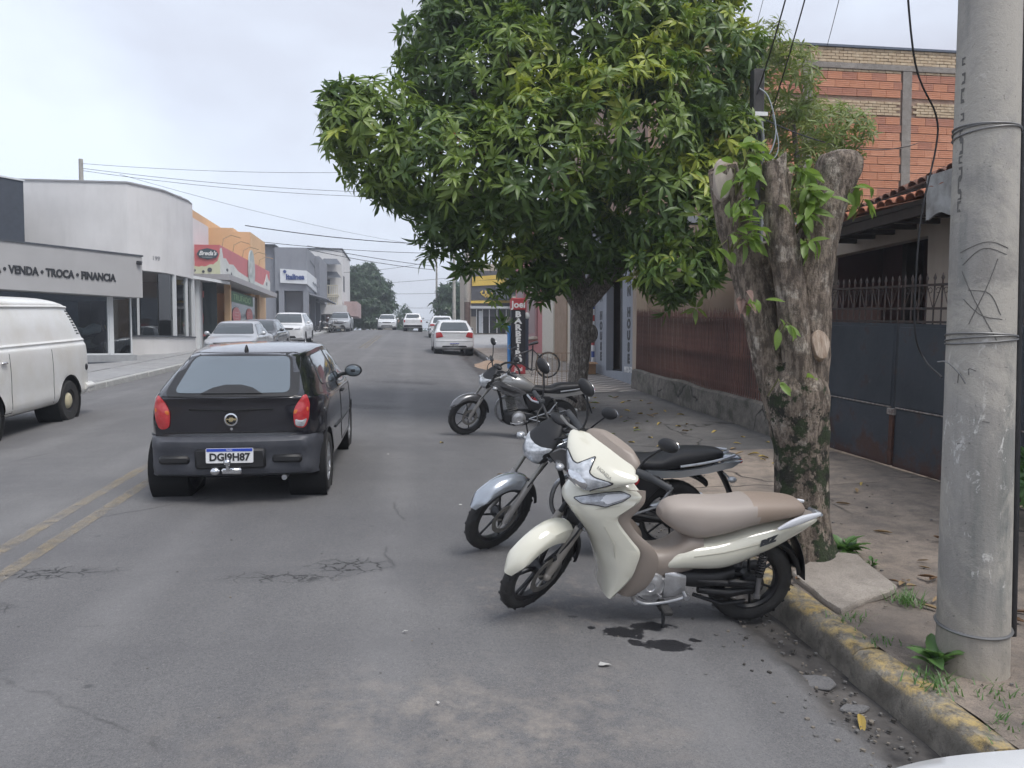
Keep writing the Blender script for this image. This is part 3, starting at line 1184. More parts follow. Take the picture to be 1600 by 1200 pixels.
def build_car(name, label, loc, rz, paint, kind='hatch', L=3.8, W=1.64, H=1.43, wb=2.44, plate_txt=None, detail=True, rear_view=True, group='cars parked and driving along the street',
              glass=None, wheel_r=0.285, cat='car', bumper=None, rim_kind='alloy', pitch=True, belt=None, hoodz=None):
    root = thing(name, label, cat, loc, rz, group)
    yr, yf = -wb / 2, wb / 2
    ro = (L - wb) * (0.46 if kind in ('hatch', 'suv') else 0.52)
    fo = L - wb - ro
    e0, e1 = yr - ro, yf + fo
    w = W / 2
    zb = 0.20 if kind in ('hatch', 'sedan') else 0.26
    ze = belt or H * 0.655
    zh = hoodz or H * 0.645
    rw = w * 0.68
    cow = yf - 0.06 * wb if kind != 'suv' else yf - 0.02
    rf = cow - (0.62 if kind == 'sedan' else 0.56) * (H - zh) / 0.48 * 1.0
    if kind == 'hatch' or kind == 'suv':
        up = 0.42 if kind == 'hatch' else 0.30
        st = [(e0 + .05, e0 + up + .12, zb + .1, ze + .02, H - .05, w - .07, rw - .07),
              (e0 + .30, e0 + up + .30, zb + .03, ze + .02, H - .022, w - .012, rw - .03),
              (yr + .1, yr + .45, zb, ze + .01, H - .004, w, rw)]
    elif kind == 'sedan':
        st = [(e0 + .04, e0 + .10, zb + .12, ze - .10, ze + .02, w - .08, w * .72),
              (e0 + .22, e0 + .28, zb + .05, ze - .05, ze + .045, w - .02, w * .74),
              (yr + .02, yr - .02, zb, ze - .02, ze + .06, w, w * .72),
              (yr + .2, yr + .36, zb, ze - .0, H - .16, w, rw + .04),
              (yr + .6, yr + .75, zb, ze, H - .01, w, rw)]
    else:  # pickup
        st = [(e0 + .03, e0 + .05, zb + .12, ze + .0, ze + .05, w - .05, w * .80),
              (e0 + .2, e0 + .2, zb + .05, ze + .01, ze + .055, w - .012, w * .82),
              (yr + .35, yr + .35, zb, ze + .01, ze + .055, w, w * .82),
              (yr + .52, yr + .56, zb, ze + .0, ze + .12, w, w * .78),
              (yr + .70, yr + .80, zb, ze, H - .06, w, rw),
              (yr + 1.0, yr + 1.05, zb, ze, H - .005, w, rw)]
    ymid = (rf + yr) / 2 + .25
    st += [(ymid, ymid, zb, ze, H, w, rw), (rf - .05, rf - .05, zb, ze - .005, H - .022, w, rw - .01),
           (cow - .35, (rf + cow) / 2 - .02, zb, ze - .012, (H + zh) / 2 + .08, w, rw + .03),
           (cow + .02, cow, zb, ze - .03, zh + .045, w, w * .78),
           (cow + .28, cow + .30, zb, zh - .085, zh + .01, w - .004, w * .74),
           (e1 - .32, e1 - .30, zb + .01, zh - .12, zh - .05, w - .03, w * .70),
           (e1 - .08, e1 - .10, zb + .08, zh - .20, zh - .12, w - .10, w * .62)]
    ra = wheel_r + 0.055
    arches = [(yr, wheel_r, ra), (yf, wheel_r, ra)]
    mb = car_shell(st, arches=arches, nu=96 if detail else 60, bulge_r=lambda z: .085 if z < .62 * ze else .055, bulge_f=.16)
    full = car_shell(st, nu=60, bulge_r=lambda z: .085 if z < .62 * ze else .055, bulge_f=.16)
    body = Body(full)
    mb.build('body', paint, root)
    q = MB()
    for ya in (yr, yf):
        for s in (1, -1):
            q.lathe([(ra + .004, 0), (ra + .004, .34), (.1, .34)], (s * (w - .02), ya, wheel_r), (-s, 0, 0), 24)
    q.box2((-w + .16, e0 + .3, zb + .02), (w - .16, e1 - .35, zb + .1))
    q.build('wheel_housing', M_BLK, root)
    for ya in (yr, yf):
        for s in (1, -1):
            wheel(root, s * (w - .105), ya, wheel_r, side=s, kind=rim_kind, rim_r=wheel_r * .66)
    gl = glass or M_GLASS
    # side windows
    zt = H - .105
    zb_ = ze + .035
    a0 = (e0 + .52) if kind in ('hatch', 'suv') else (yr + .34 if kind == 'sedan' else yr + .82)
    for view in ('right', 'left'):
        bp = ymid - .1
        rearx = a0 + (.22 if kind != 'pickup' else .1)
        glazing(body, root, 'side_window', view, [(a0, zb_ + .02), (bp - .04, zb_), (bp - .04, zt), (rearx, zt - .03)], gl)
        glazing(body, root, 'side_window', view, [(bp + .04, zb_), (cow - .26, zb_ - .01), (rf - .02, zt - .02), (bp + .04, zt)], gl)
        s = MB()
        for yy in (bp + .0, cow - .18, a0 + .12):
            body.seam(s, view, [(yy, ze - .02), (yy - .01, .36)], .0045, 0)
        body.seam(s, view, [(a0 + .12, .34), (cow - .2, .32)], .0045, 0)
        s.build('door_seam', M_BLK, root)
        for yy in (bp + .14, a0 + .26):
            p = body.hit(view, yy, ze - .09, .012)
            if p:
                MB().box(p, (.03, .17, .03), bev=.01).build('door_handle', paint, root)
    # windscreen and rear glass
    glazing(body, root, 'windscreen', 'front', [(-w * .80, zh + .075), (w * .80, zh + .075), (rw * .97, H - .085), (-rw * .97, H - .085)], gl, r=.06)
    if kind in ('hatch', 'suv'):
        glazing(body, root, 'rear_window', 'rear', [(-w * .72, ze + .05), (w * .72, ze + .05), (rw * .86, H - .115), (-rw * .86, H - .115)], gl, r=.09)
    elif kind == 'sedan':
        glazing(body, root, 'rear_window', 'rear', [(-w * .74, ze + .10), (w * .74, ze + .10), (rw * .9, H - .1), (-rw * .9, H - .1)], gl, r=.06)
    else:
        glazing(body, root, 'rear_window', 'rear', [(-w * .72, ze + .12), (w * .72, ze + .12), (rw * .88, H - .12), (-rw * .88, H - .12)], gl, r=.06)
    for s in (1, -1):
        mirror(root, (s * (w + .10), cow - .36, ze + .07), s, paint if kind != 'hatch' or detail else M_BLKP)
    # front end
    g = MB()
    body.decal(g, 'front', rpoly([(-w * .42, zh - .27), (w * .42, zh - .27), (w * .5, zh - .185), (-w * .5, zh - .185)], .02), .006, 4)
    body.decal(g, 'front', rpoly([(-w * .62, zb + .14), (w * .62, zb + .14), (w * .56, zb + .26), (-w * .56, zb + .26)], .03), .006, 4)
    g.build('grille', M_BLKP, root)
    for s in (1, -1):
        hl = MB()
        body.decal(hl, 'front', rpoly([(s * w * .53, zh - .285), (s * w * .84, zh - .25), (s * w * .86, zh - .16), (s * w * .60, zh - .19)], .02), .008, 4, .015)
        hl.build('headlight', M_CLR, root)
    # rear end
    for s in (1, -1):
        tl = MB()
        if kind in ('hatch',):
            body.decal(tl, 'rear', rpoly([(s * w * .54, ze - .20), (s * w * .90, ze - .26), (s * w * .91, ze - .03), (s * w * .66, ze + .0)], .04), .010, 5, .02)
        elif kind == 'suv':
            body.decal(tl, 'rear', rpoly([(s * w * .55, ze - .14), (s * w * .92, ze - .16), (s * w * .91, ze - .02), (s * w * .62, ze - .04)], .02), .010, 5, .02)
        elif kind == 'sedan':
            body.decal(tl, 'rear', rpoly([(s * w * .58, ze - .22), (s * w * .88, ze - .24), (s * w * .88, ze - .08), (s * w * .6, ze - .09)], .02), .010, 5, .02)
        else:
            body.decal(tl, 'rear', rpoly([(s * w * .80, ze - .24), (s * w * .93, ze - .24), (s * w * .93, ze - .04), (s * w * .80, ze - .04)], .02), .010, 5, .02)
        tl.build('tail_light', M_RED, root)
    b = MB()
    if bumper:
        body.decal(b, 'rear', rpoly([(-w * .93, zb + .13), (w * .93, zb + .13), (w * .93, ze * .56), (-w * .93, ze * .56)], .03), .03, 6)
        b.build('rear_bumper', bumper, root)
    else:
        body.seam(b, 'rear', [(-w * .92, ze * .60), (w * .92, ze * .60)], .006, 0)
        body.decal(b, 'rear', rpoly([(-w * .62, zb + .13), (w * .62, zb + .13), (w * .58, zb + .2), (-w * .58, zb + .2)], .02), .006, 4)
        b.build('bumper_trim', M_BLKP, root)
    if plate_txt is not None:
        v = 'rear' if rear_view else 'front'
        zp = ze * (.46 if bumper or kind == 'hatch' else .62) if rear_view else zb + .22
        p = body.hit(v, 0, zp, .045 if bumper else .02)
        plate(root, p, (1, 0, 0) if rear_view else (-1, 0, 0), (0, 0, 1), plate_txt)
    if pitch:
        root.rotation_euler = (math.atan(SL) * math.cos(rz), 0, rz)
    return root, body
# ---- black hatchback in the middle of the road (own shell)
def black_hatch():
    x, y = -1.565, 8.66
    z = min(ZR(x - .7, 7.42), ZR(x + .7, 7.42)) - SL * 7.42
    root = thing('black_hatchback', 'black hatchback with grey rear bumper driving up the middle of the road', 'car', (x, y, ZC(y) - 0.018), 0, 'cars parked and driving along the street')
    root.rotation_euler = (math.atan(SL), 0, 0)
    root.scale = (.98, .98, .975)
    w = .805
    st = [(-1.68, -1.17, .34, .985, 1.335, .665, .455),
          (-1.52, -1.02, .26, .99, 1.357, .730, .49),
          (-1.15, -.70, .21, .975, 1.385, .785, .525),
          (-.40, -.25, .20, .96, 1.405, .805, .55),
          (.10, .12, .20, .95, 1.40, .808, .56),
          (.62, .50, .20, .935, 1.365, .806, .545),
          (.95, .92, .20, .925, 1.16, .805, .60),
          (1.16, 1.18, .20, .90, .955, .80, .64),
          (1.45, 1.48, .22, .83, .90, .79, .60),
          (1.72, 1.74, .26, .74, .80, .75, .54),
          (1.86, 1.88, .34, .62, .68, .66, .46)]
    wr = .285
    arches = [(-1.22, .275, .345), (1.22, .275, .345)]
    br = lambda z: .10 if z < .62 else .075
    mb = car_shell(st, arches=arches, nu=110, bulge_r=br, bulge_f=.14)
    body = Body(car_shell(st, nu=80, bulge_r=br, bulge_f=.14))
    mb.build('body', M_PAINT_BLK, root)
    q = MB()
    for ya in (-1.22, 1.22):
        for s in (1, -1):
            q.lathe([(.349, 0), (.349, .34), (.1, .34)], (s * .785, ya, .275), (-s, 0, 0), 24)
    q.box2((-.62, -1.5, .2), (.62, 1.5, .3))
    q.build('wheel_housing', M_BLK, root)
    for ya in (-1.22, 1.22):
        for s in (1, -1):
            wheel(root, s * .70, ya, wr, .175, s, .19, n_sp=9)
    # rear screen with its black border
    glazing(body, root, 'rear_window', 'rear', [(-.50, 1.005), (.50, 1.005), (.43, 1.305), (-.43, 1.305)], M_GLASS_T, rim=.085, r=.06)
    hp = MB()
    body.decal(hp, 'rear', [(-.26, 1.0), (.26, 1.0), (.17, 1.045), (.07, 1.068), (-.07, 1.068), (-.17, 1.045)], .0125, 4)
    hp.build('wiper_cover', M_BLKP, root)
    for view in ('right', 'left'):
        glazing(body, root, 'side_window', view, [(-1.16, 1.03), (-.22, 1.0), (-.22, 1.315), (-.88, 1.29)], M_GLASS, r=.09)
        glazing(body, root, 'side_window', view, [(-.13, 1.0), (.76, .975), (.42, 1.285), (-.13, 1.315)], M_GLASS, r=.07)
        s = MB()
        body.seam(s, view, [(-.20, .985), (-.22, .60), (-.14, .33)], .005, 0)
        body.seam(s, view, [(.92, .92), (.95, .60), (.82, .34)], .005, 0)
        body.seam(s, view, [(-.14, .33), (.82, .33)], .005, 0)
        s.build('door_seam', M_BLK, root)
        t = MB()
        body.seam(t, view, [(-.80, .56), (.80, .55)], .014, .002)
        t.build('side_moulding', M_BLKP, root)
        p = body.hit(view, .02, .86, .010)
        MB().box(p, (.03, .17, .035), bev=.012).build('door_handle', M_BLKP, root)
    glazing(body, root, 'windscreen', 'front', [(-.66, .985), (.66, .985), (.52, 1.33), (-.52, 1.33)], M_GLASS, r=.05)
    for s in (1, -1):
        mirror(root, (s * .885, .62, 1.03), s, M_BLKP, 1.1)
    # bumper: a real moulding that stands proud of the tail
    n = 36
    rings = []
    def bx(t, ext):
        # outline of the tail seen from above, t from -1 to 1
        u = abs(t)
        if u <= .72:
            f = u / .72
            return math.copysign(.62 * f, t), -1.79 + .06 * f ** 3 - ext
        f = (u - .72) / .28
        return math.copysign(.62 + .115 * f ** .55, t), -1.73 + .26 * f ** 1.6 - ext * (1 - f)
    for i in range(n + 1):
        t = -1 + 2 * i / n
        prof = [(-.06, .622), (.015, .616), (.045, .585), (.045, .52), (.034, .50), (.03, .40), (.038, .34), (.02, .29), (-.05, .26)]
        fade = max(0.0, (abs(t) - .8) / .2)
        ring = []
        for (ex, zz) in prof:
            X, Y = bx(t, ex * (1 - .75 * fade))
            if fade > 0:
                X += math.copysign(ex * .6 * fade, t)
            ring.append((X, Y, zz))
        rings.append(ring)
    bm_ = MB().loft(rings, False, close=False)
    bump_o = bm_.build('rear_bumper', M_BUMP, root)
    MB().box((0, -1.832, .435), (.60, .05, .18), bev=.02).build('plate_recess', M_BLKP, bump_o)
    for s in (1, -1):
        MB().box((s * .48, -1.80, .425), (.26, .06, .075), bev=.02).build('bumper_slot', M_BLKP, bump_o)
    plate(root, (0, -1.862, .468), (1, 0, 0), (0, 0.05, 1), 'DGJ9H87')
    # leaf shaped tail lamps: red with an amber band and a clear foot
    for s in (1, -1):
        base = [(s * .535, .695), (s * .625, .68), (s * .665, .79), (s * .66, .92), (s * .632, .995), (s * .575, .935), (s * .525, .84)]
        a = MB()
        body.decal(a, 'rear', rpoly(base, .05), .013, 6, .018)
        lam = a.build('tail_light', M_RED, root)
        b = MB()
        body.decal(b, 'rear', rpoly([(s * .53, .815), (s * .655, .84), (s * .655, .878), (s * .534, .852)], .012), .022, 4, .004)
        b.build('turn_signal', M_AMB, lam)
        if s > 0:
            c = MB()
            body.decal(c, 'rear', rpoly([(s * .545, .708), (s * .615, .697), (s * .645, .775), (s * .54, .768)], .02), .022, 4, .006)
            c.build('reversing_lamp', M_CLR, lam)
    # tailgate seams, and the fold's shade drawn as a black line
    s = MB()
    body.seam(s, 'rear', [(-.60, .975), (0, .96), (.60, .975)], .005, 0)
    body.seam(s, 'rear', [(-.36, .865), (0, .85), (.36, .865)], .009, .004)
    body.seam(s, 'rear', [(-.55, .655), (.55, .655)], .006, 0)
    s.build('tailgate_seams_fold_shade', M_BLK, root)
    # badge: ring and bow tie
    p = body.hit('rear', 0, .775, .012)
    b = MB()
    b.lathe([(.048, -.006), (.058, .004), (.058, .010), (.046, .012), (.040, .004)], p, (0, -1, 0), 28)
    bd = b.build('badge', M_CHROME, root)
    MB().prism([(-.045, -.002), (-.016, -.002), (-.019, -.017), (.013, -.017), (.016, -.006), (.045, -.006), (.051, .010), (.020, .010), (.017, .019), (-.013, .019), (-.016, .008), (-.040, .008)],
               p + Vector((0, -.008, 0)), (1, 0, 0), (0, 0, 1), .012).build('bow_tie', M('gold_badge', (.62, .52, .30), .25, .9), bd)
    MB().lathe([(0, .006), (.012, .006), (.014, 0)], body.hit('rear', 0, .69, .004), (0, -1, 0), 12).build('lock', M_CHROME, root)
    # tow bar
    t = MB()
    t.box((.02, -1.875, .335), (.17, .07, .055), bev=.012)
    t.tube([(-.0, -1.875, .35), (.0, -1.94, .35), (.0, -1.95, .40)], .016, 8)
    t.ell((0, -1.95, .425), (.03, .03, .03))
    t.ell((-.12, -1.89, .335), (.045, .035, .035))
    t.build('tow_bar', M_CHROME, root)
    # aerial, exhaust, third brake lamp, hatch spoiler lip
    a = MB()
    a.lathe([(.022, 0), (.018, .02), (.008, .05), (0, .06)], (0, -1.06, 1.352), (0, 0, 1), 10)
    a.build('aerial_base', M_BLKP, root)
    MB().tube([(.45, -1.4, .26), (.45, -1.80, .25)], .024, 10).build('exhaust', M_ALLOY, root)
    return root


black_hatch()

G_CARS = 'cars parked and driving along the street'
def car_at(name, label, x, y, rz, paint, **kw):
    return build_car(name, label, (x, y, ZR(x, y) - .0), rz, paint, **kw)


PI = math.pi
car_at('white_hatchback', 'white hatchback seen from behind, parked at the right kerb before the yellow shop', 1.72, 34.6, R(1), M_PAINT_WHT, kind='hatch', L=3.95, W=1.72, H=1.49, wb=2.53, plate_txt='FQB4C21')
car_at('silver_sedan', 'silver sedan facing us on the left, first of the row behind the black hatchback', -6.05, 28.2, PI, M_PAINT_SIL, kind='sedan', L=4.15, W=1.66, H=1.42, wb=2.45, plate_txt='BRA2E19', rear_view=False)
car_at('grey_sedan', 'dark grey sedan facing us between the silver sedan and the white SUV', -6.30, 33.4, PI, M_PAINT_GRY, kind='sedan', L=4.35, W=1.74, H=1.45, wb=2.6, plate_txt='EZK7A30', rear_view=False)
car_at('white_suv', 'tall white SUV facing us at the left kerb near the grey corner shop', -6.55, 43.2, PI, M_PAINT_WHT, kind='suv', L=4.5, W=1.86, H=1.72, wb=2.66, wheel_r=.345, plate_txt='FJS5D08', rear_view=False)
car_at('silver_pickup', 'silver pickup facing us by the motorbikes at the far left kerb', -6.3, 69.8, PI, M_PAINT_SIL, kind='pickup', L=4.9, W=1.84, H=1.72, wb=2.98, wheel_r=.36, plate_txt=None, detail=False, rear_view=False)
car_at('white_sedan', 'small white sedan coming over the crest towards us, left of the centre line', -2.35, 73.5, PI, M_PAINT_WHT, kind='sedan', L=4.3, W=1.72, H=1.46, wb=2.55, plate_txt=None, detail=False, rear_view=False)
car_at('white_pickup', 'white pickup with dark bumper seen from behind near the crest', .02, 69.8, 0, M_PAINT_WHT, kind='pickup', L=4.4, W=1.68, H=1.60, wb=2.7, wheel_r=.32, plate_txt=None, detail=False, bumper=M_BLKP)
car_at('white_car', 'white car partly hidden behind the white hatchback on the right', 2.0, 55.0, 0, M_PAINT_WHT, kind='suv', L=4.2, W=1.76, H=1.58, wb=2.6, plate_txt=None, detail=False)
car_at('white_car', 'white car whose bonnet edge shows at the bottom edge, right beside us', 1.36, -.625, 0, M_PAINT_WHT, kind='hatch', L=4.1, W=1.72, H=1.50, wb=2.5, plate_txt=None, hoodz=1.0)

# ---- white panel van on the left
def van():
    x, y = -6.27, 11.86
    root = thing('white_van', 'old white panel van without side windows parked at the left kerb', 'van', (x, y, ZR(-5.6, y) - .02), PI, G_CARS)
    root.rotation_euler = (-math.atan(SL), 0, PI)
    W_ = M('van_white', (.80, .80, .785), .34, coat=.3, col2=(.72, .705, .66), scale=2.2)
    w = .86
    st = [(-2.06, -1.80, .46, 1.22, 1.80, .72, .50),
          (-1.96, -1.66, .36, 1.24, 1.90, .82, .60),
          (-1.70, -1.42, .32, 1.25, 1.945, .85, .64),
          (-1.2, -1.1, .30, 1.25, 1.96, .86, .65),
          (0, 0, .29, 1.25, 1.965, .86, .65),
          (1.2, 1.1, .29, 1.25, 1.96, .86, .65),
          (1.75, 1.45, .30, 1.24, 1.93, .85, .63),
          (2.12, 1.74, .34, 1.2, 1.84, .80, .58),
          (2.26, 1.90, .42, 1.14, 1.72, .70, .48)]
    wr = .325
    ar = [(-1.2, .33, .41), (1.2, .33, .41)]
    mb = car_shell(st, arches=ar, nu=100, bulge_r=.06, bulge_f=.12, crown=.05)
    body = Body(car_shell(st, nu=70, bulge_r=.06, bulge_f=.12, crown=.05))
    mb.build('body', W_, root)
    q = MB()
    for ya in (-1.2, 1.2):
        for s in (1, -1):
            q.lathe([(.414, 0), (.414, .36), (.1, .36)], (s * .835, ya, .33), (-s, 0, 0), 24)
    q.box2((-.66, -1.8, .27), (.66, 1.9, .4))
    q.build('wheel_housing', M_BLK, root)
    cream = M('cream_hub', (.62, .56, .38), .4, var=.2)
    for ya in (-1.2, 1.2):
        for s in (1, -1):
            wh = wheel(root, s * .745, ya, wr, .20, s, .185, kind='steel', rim_m=M_BLKP if ya > 0 else M_BLKP)
            if ya < 0:
                MB().lathe([(0, .10 * s), (.07, .098 * s), (.118, .075 * s), (.128, .055 * s)], (0, 0, 0), (1, 0, 0), 24).build('hub_cap', cream, wh)
    for view, s in (('left', -1), ('right', 1)):
        t = MB()
        body.seam(t, view, [(-2.0, 1.275), (2.1, 1.255)], .026, -.004)
        t.build('belt_moulding', W_, root)
        t = MB()
        body.seam(t, view, [(-1.72, 1.80), (-1.2, 1.815), (1.6, 1.80)], .022, .004)
        t.build('rain_gutter', W_, root)
        t = MB()
        for yy in (-.62, .62):
            body.seam(t, view, [(yy, 1.22), (yy, .36)], .005, 0)
        body.seam(t, view, [(1.35, 1.76), (1.35, .9)], .005, 0)
        body.seam(t, view, [(.62, .36), (1.0, .36)], .005, 0)
        body.seam(t, view, [(.62, 1.72), (1.35, 1.76)], .004, 0)
        t.build('panel_seam', M_BLK, root)
        for k in range(9):
            f = k / 8
            yy, zz = -1.60 - .155 * f ** 1.2, 1.74 - .36 * f
            l_ = MB()
            body.decal(l_, view, [(yy - .045, zz - .011), (yy + .075, zz - .007), (yy + .075, zz + .014), (yy - .045, zz + .010)], .004, 2, step=.03)
            l_.build('air_louvre', M_BLK, root)
        glazing(body, root, 'cab_window', view, [(.74, 1.33), (1.62, 1.33), (1.42, 1.72), (.74, 1.74)], M_GLASS, r=.05)
        h = MB()
        p = body.hit(view, .80, 1.05, .02)
        h.box(p, (.03, .14, .03), bev=.01)
        h.build('door_handle', M_CHROME, root)
        f = MB()
        p = body.hit(view, -1.84, .82, .0)
        f.ell(p, (.02, .055, .055))
        f.build('fuel_flap', M_BLKP, root)
    r = MB()
    body.decal(r, 'rear', rpoly([(-.58, 1.30), (.58, 1.30), (.50, 1.70), (-.50, 1.70)], .08), .006, 6)
    r.build('rear_window', M_GLASS, root)
    for s in (1, -1):
        t = MB()
        body.decal(t, 'rear', rpoly([(s * .56, .72), (s * .68, .72), (s * .70, .98), (s * .60, .98)], .03), .01, 4, .02)
        t.build('tail_light', M_RED, root)
    b = MB()
    b.tube([(-.84, -1.75, .50), (-.86, -2.0, .50), (-.78, -2.17, .50), (0, -2.21, .50), (.78, -2.17, .50), (.86, -2.0, .50), (.84, -1.75, .50)], .055, 10)
    b.build('rear_bumper', W_, root)
    b = MB()
    b.tube([(-.84, 2.0, .50), (-.78, 2.38, .50), (0, 2.46, .50), (.78, 2.38, .50), (.84, 2.0, .50)], .055, 10)
    b.build('front_bumper', W_, root)
    glazing(body, root, 'windscreen', 'front', [(-.66, 1.30), (.66, 1.30), (.54, 1.76), (-.54, 1.76)], M_GLASS, r=.08)
    for s in (1, -1):
        t = MB()
        t.ell((s * .56, 2.34, .86), (.10, .06, .10))
        t.build('headlight', M_CLR, root)


van()
# ================================================================== BUILDINGS, RIGHT SIDE
def plaster(name, c, dirt=None, dz=0.6, amt=0.7, rough=0.85, z0=0.0):
    """painted render: slight unevenness, rain streaks and splashed dirt (marks with their own shapes)"""
    g = NG(name, rough)
    d = dirt or tuple(v * 0.55 for v in c)
    a = g.mix(g.ramp(g.noise(0.8, 6), [(0.35, 0.0), (0.65, 1.0)]), tuple(v * 0.9 for v in c), c)
    st = g.ramp(g.noise(2.4, 8, 0.7, g.map((1, 1, 0.18))), [(0.48, 0.0), (0.75, amt)])
    a = g.mix(st, a, d)
    g.color(a)
    g.bump(g.noise(35, 5), 0.15, 0.01)
    return g.m


M_GATE = None
def gate_mat():
    g = NG('rusty_gate_paint', 0.55)
    x, y, z = g.xyz()
    c = g.mix(g.ramp(g.noise(1.6, 6), [(0.35, 0.0), (0.65, 1.0)]), (0.026, 0.032, 0.041), (0.046, 0.054, 0.066))
    lo = g.nt.nodes.new('ShaderNodeMapRange')
    lo.inputs['From Min'].default_value = 0.42
    lo.inputs['From Max'].default_value = 0.02
    g.link(z, lo.inputs['Value'])
    rs = g.ramp(g.math('ADD', g.noise(3.2, 9, 0.72), g.math('MULTIPLY', lo.outputs[0], 0.22)), [(0.56, 0.0), (0.70, 0.85)])
    c = g.mix(rs, c, (0.075, 0.036, 0.026))
    ch = g.ramp(g.noise(9, 6, 0.7), [(0.68, 0.0), (0.72, 0.7)])
    c = g.mix(ch, c, (0.16, 0.16, 0.17))
    g.color(c)
    g.link(g.ramp(rs, [(0.0, 0.5), (1.0, 0.9)]), g.b.inputs['Roughness'])
    g.bump(g.noise(22, 6), 0.25, 0.01)
    return g.m


M_GATE = gate_mat()
M_IRON = M('dark_iron', (0.030, 0.028, 0.030), 0.6, col2=(0.06, 0.035, 0.026), scale=14)
M_PICK = M('brown_iron', (0.15, 0.068, 0.054), 0.65, col2=(0.085, 0.042, 0.034), scale=8, bump=0.2, bscale=60)
M_WELD = M('weld_line', (0.32, 0.30, 0.28), 0.7, col2=(0.10, 0.07, 0.06), scale=22)
M_OLDW = concrete('mossy_footing', (0.15, 0.135, 0.118), (0.25, 0.225, 0.195), (0.07, 0.066, 0.058), True, 2.0, 0.6)
M_MAROON = plaster('maroon_wall', (0.085, 0.034, 0.032))
M_BEIGE = plaster('beige_wall', (0.52, 0.44, 0.37), (0.34, 0.28, 0.23), amt=.5)
M_TERRA = M('clay_tile', (0.36, 0.135, 0.075), 0.85, col2=(0.10, 0.06, 0.045), scale=3.5, bump=0.4, bscale=40, lo=.38, hi=.6)
M_TERRA_D = M('mossy_clay_tile', (0.19, 0.085, 0.058), 0.9, col2=(0.045, 0.036, 0.03), scale=3, bump=0.4, bscale=40)
M_WOOD_D = M('dark_timber', (0.035, 0.022, 0.017), 0.7, var=0.4, scale=8)
GX = lambda y: 5.245 - (y - 8) * 0.045


def spear(mb, x, y, z0, z1, r=0.009, tip=True):
    mb.tube([(x, y, z0), (x, y, z1 - 0.07)], r, 5)
    if tip:
        mb.tube([(x, y, z1 - 0.075), (x, y, z1 - 0.05), (x, y, z1)], [r * 0.9, r * 2.0, 0.001], 5)


gate = thing('steel_gate', 'dark blue sheet steel double gate rusting at the foot, topped with iron spikes', 'gate', (GX(7.8), 7.84, ZSR(5.2, 7.84)))
gate.rotation_euler = (math.atan(SL), 0, 0.045)
for (ya, yb) in ((0.02, 1.66), (-1.98, -0.02)):
    lf = obj('gate_leaf', MB().box2((-.02, ya, .03), (.02, yb, 1.60)).mesh('gate_leaf', M_GATE), gate)
    sk = MB()
    for (za, zb_) in ((.05, .66), (.70, 1.56)):
        sk.box2((-.028, ya + .03, za), (-.0225, yb - .03, zb_), bev=.004)
    sk.build('sheet_panel', M_GATE, lf)
    MB().tube([(-.028, ya + .02, .68), (-.03, (ya + yb) / 2, .682), (-.028, yb - .02, .68)], .009, 6).build('weld_seam', M_WELD, lf)
    for zz in (1.62, 1.76, 2.0):
        MB().box2((-.014, ya, zz - .012), (.014, yb, zz + .012)).build('rail', M_IRON, lf)
    n = int((yb - ya) / 0.112)
    bar = None
    for k in range(n + 1):
        yy = ya + .03 + k * (yb - ya - .06) / n
        if bar is None:
            b_ = MB()
            spear(b_, 0, 0, 1.6, 2.12)
            bar = b_.mesh('gate_bar', M_IRON)
        obj('gate_bar', bar, lf, (0, yy, 0))
        if k < n:
            d = MB()
            s_ = 1 if k % 2 else -1
            w_ = (yb - ya - .06) / n
            d.tube([(-.004, yy + (0.01 if s_ > 0 else w_ - .01), 1.77), (-.004, yy + (w_ - .01 if s_ > 0 else .01), 1.99)], .005, 5)
            d.tube([(-.004, yy + w_ / 2 + .028 * math.cos(t), 1.945 + .028 * math.sin(t)) for t in [q * .7 for q in range(9)]], .004, 4)
            d.build('ornament', M_IRON, lf)
MB().box2((-.05, -.03, .05), (-.022, .03, .64)).build('lock_post', M('rust', (.10, .045, .03), .85, var=.5, scale=12), gate)
MB().box2((-.06, -.05, .60), (-.02, .07, .67), bev=.006).build('latch', M_WELD, gate)

# fence of brown pickets on a low old wall
fence = thing('picket_fence', 'brown iron picket fence on a low mossy wall, running towards the grey lettered shop', 'fence', (4.98, 9.5, ZSR(5, 9.5)))
fence.rotation_euler = (math.atan(SL), 0, 0)
mb = MB()
mb.grid(lambda u, v: (([-.06, -.07, -.05, .0, .16, .2][round(u * 5)]) + .02 * vnoise((v * 9, u * 3, 1)), 7.45 * v,
                      [-.3, .2, .40, .435, .43, -.3][round(u * 5)] + .05 * vnoise((v * 6, 0, 2)) * (1 if 0 < u < 1 else 0)), 5, 60, smooth=False)
mb.build('footing', M_OLDW, fence)
for zz in (.56, 1.05, 1.62):
    MB().box2((.045, 0, zz - .016), (.085, 7.5, zz + .016)).build('rail', M_PICK, fence)
pk = MB()
pk.box2((-.008, -.013, .40), (.008, .013, 1.70))
pk.add([(-.008, -.013, 1.70), (.008, -.013, 1.70), (.008, .013, 1.70), (-.008, .013, 1.70), (0, 0, 1.80)], [(0, 1, 4), (1, 2, 4), (2, 3, 4), (3, 0, 4)], smooth=False)
pm = pk.mesh('picket', M_PICK)
for k in range(94):
    o = obj('picket', pm, fence, (.03, .05 + k * .079, rnd.uniform(-.012, .012)))
    o.rotation_euler = (R(rnd.uniform(-.5, .5)), 0, 0)
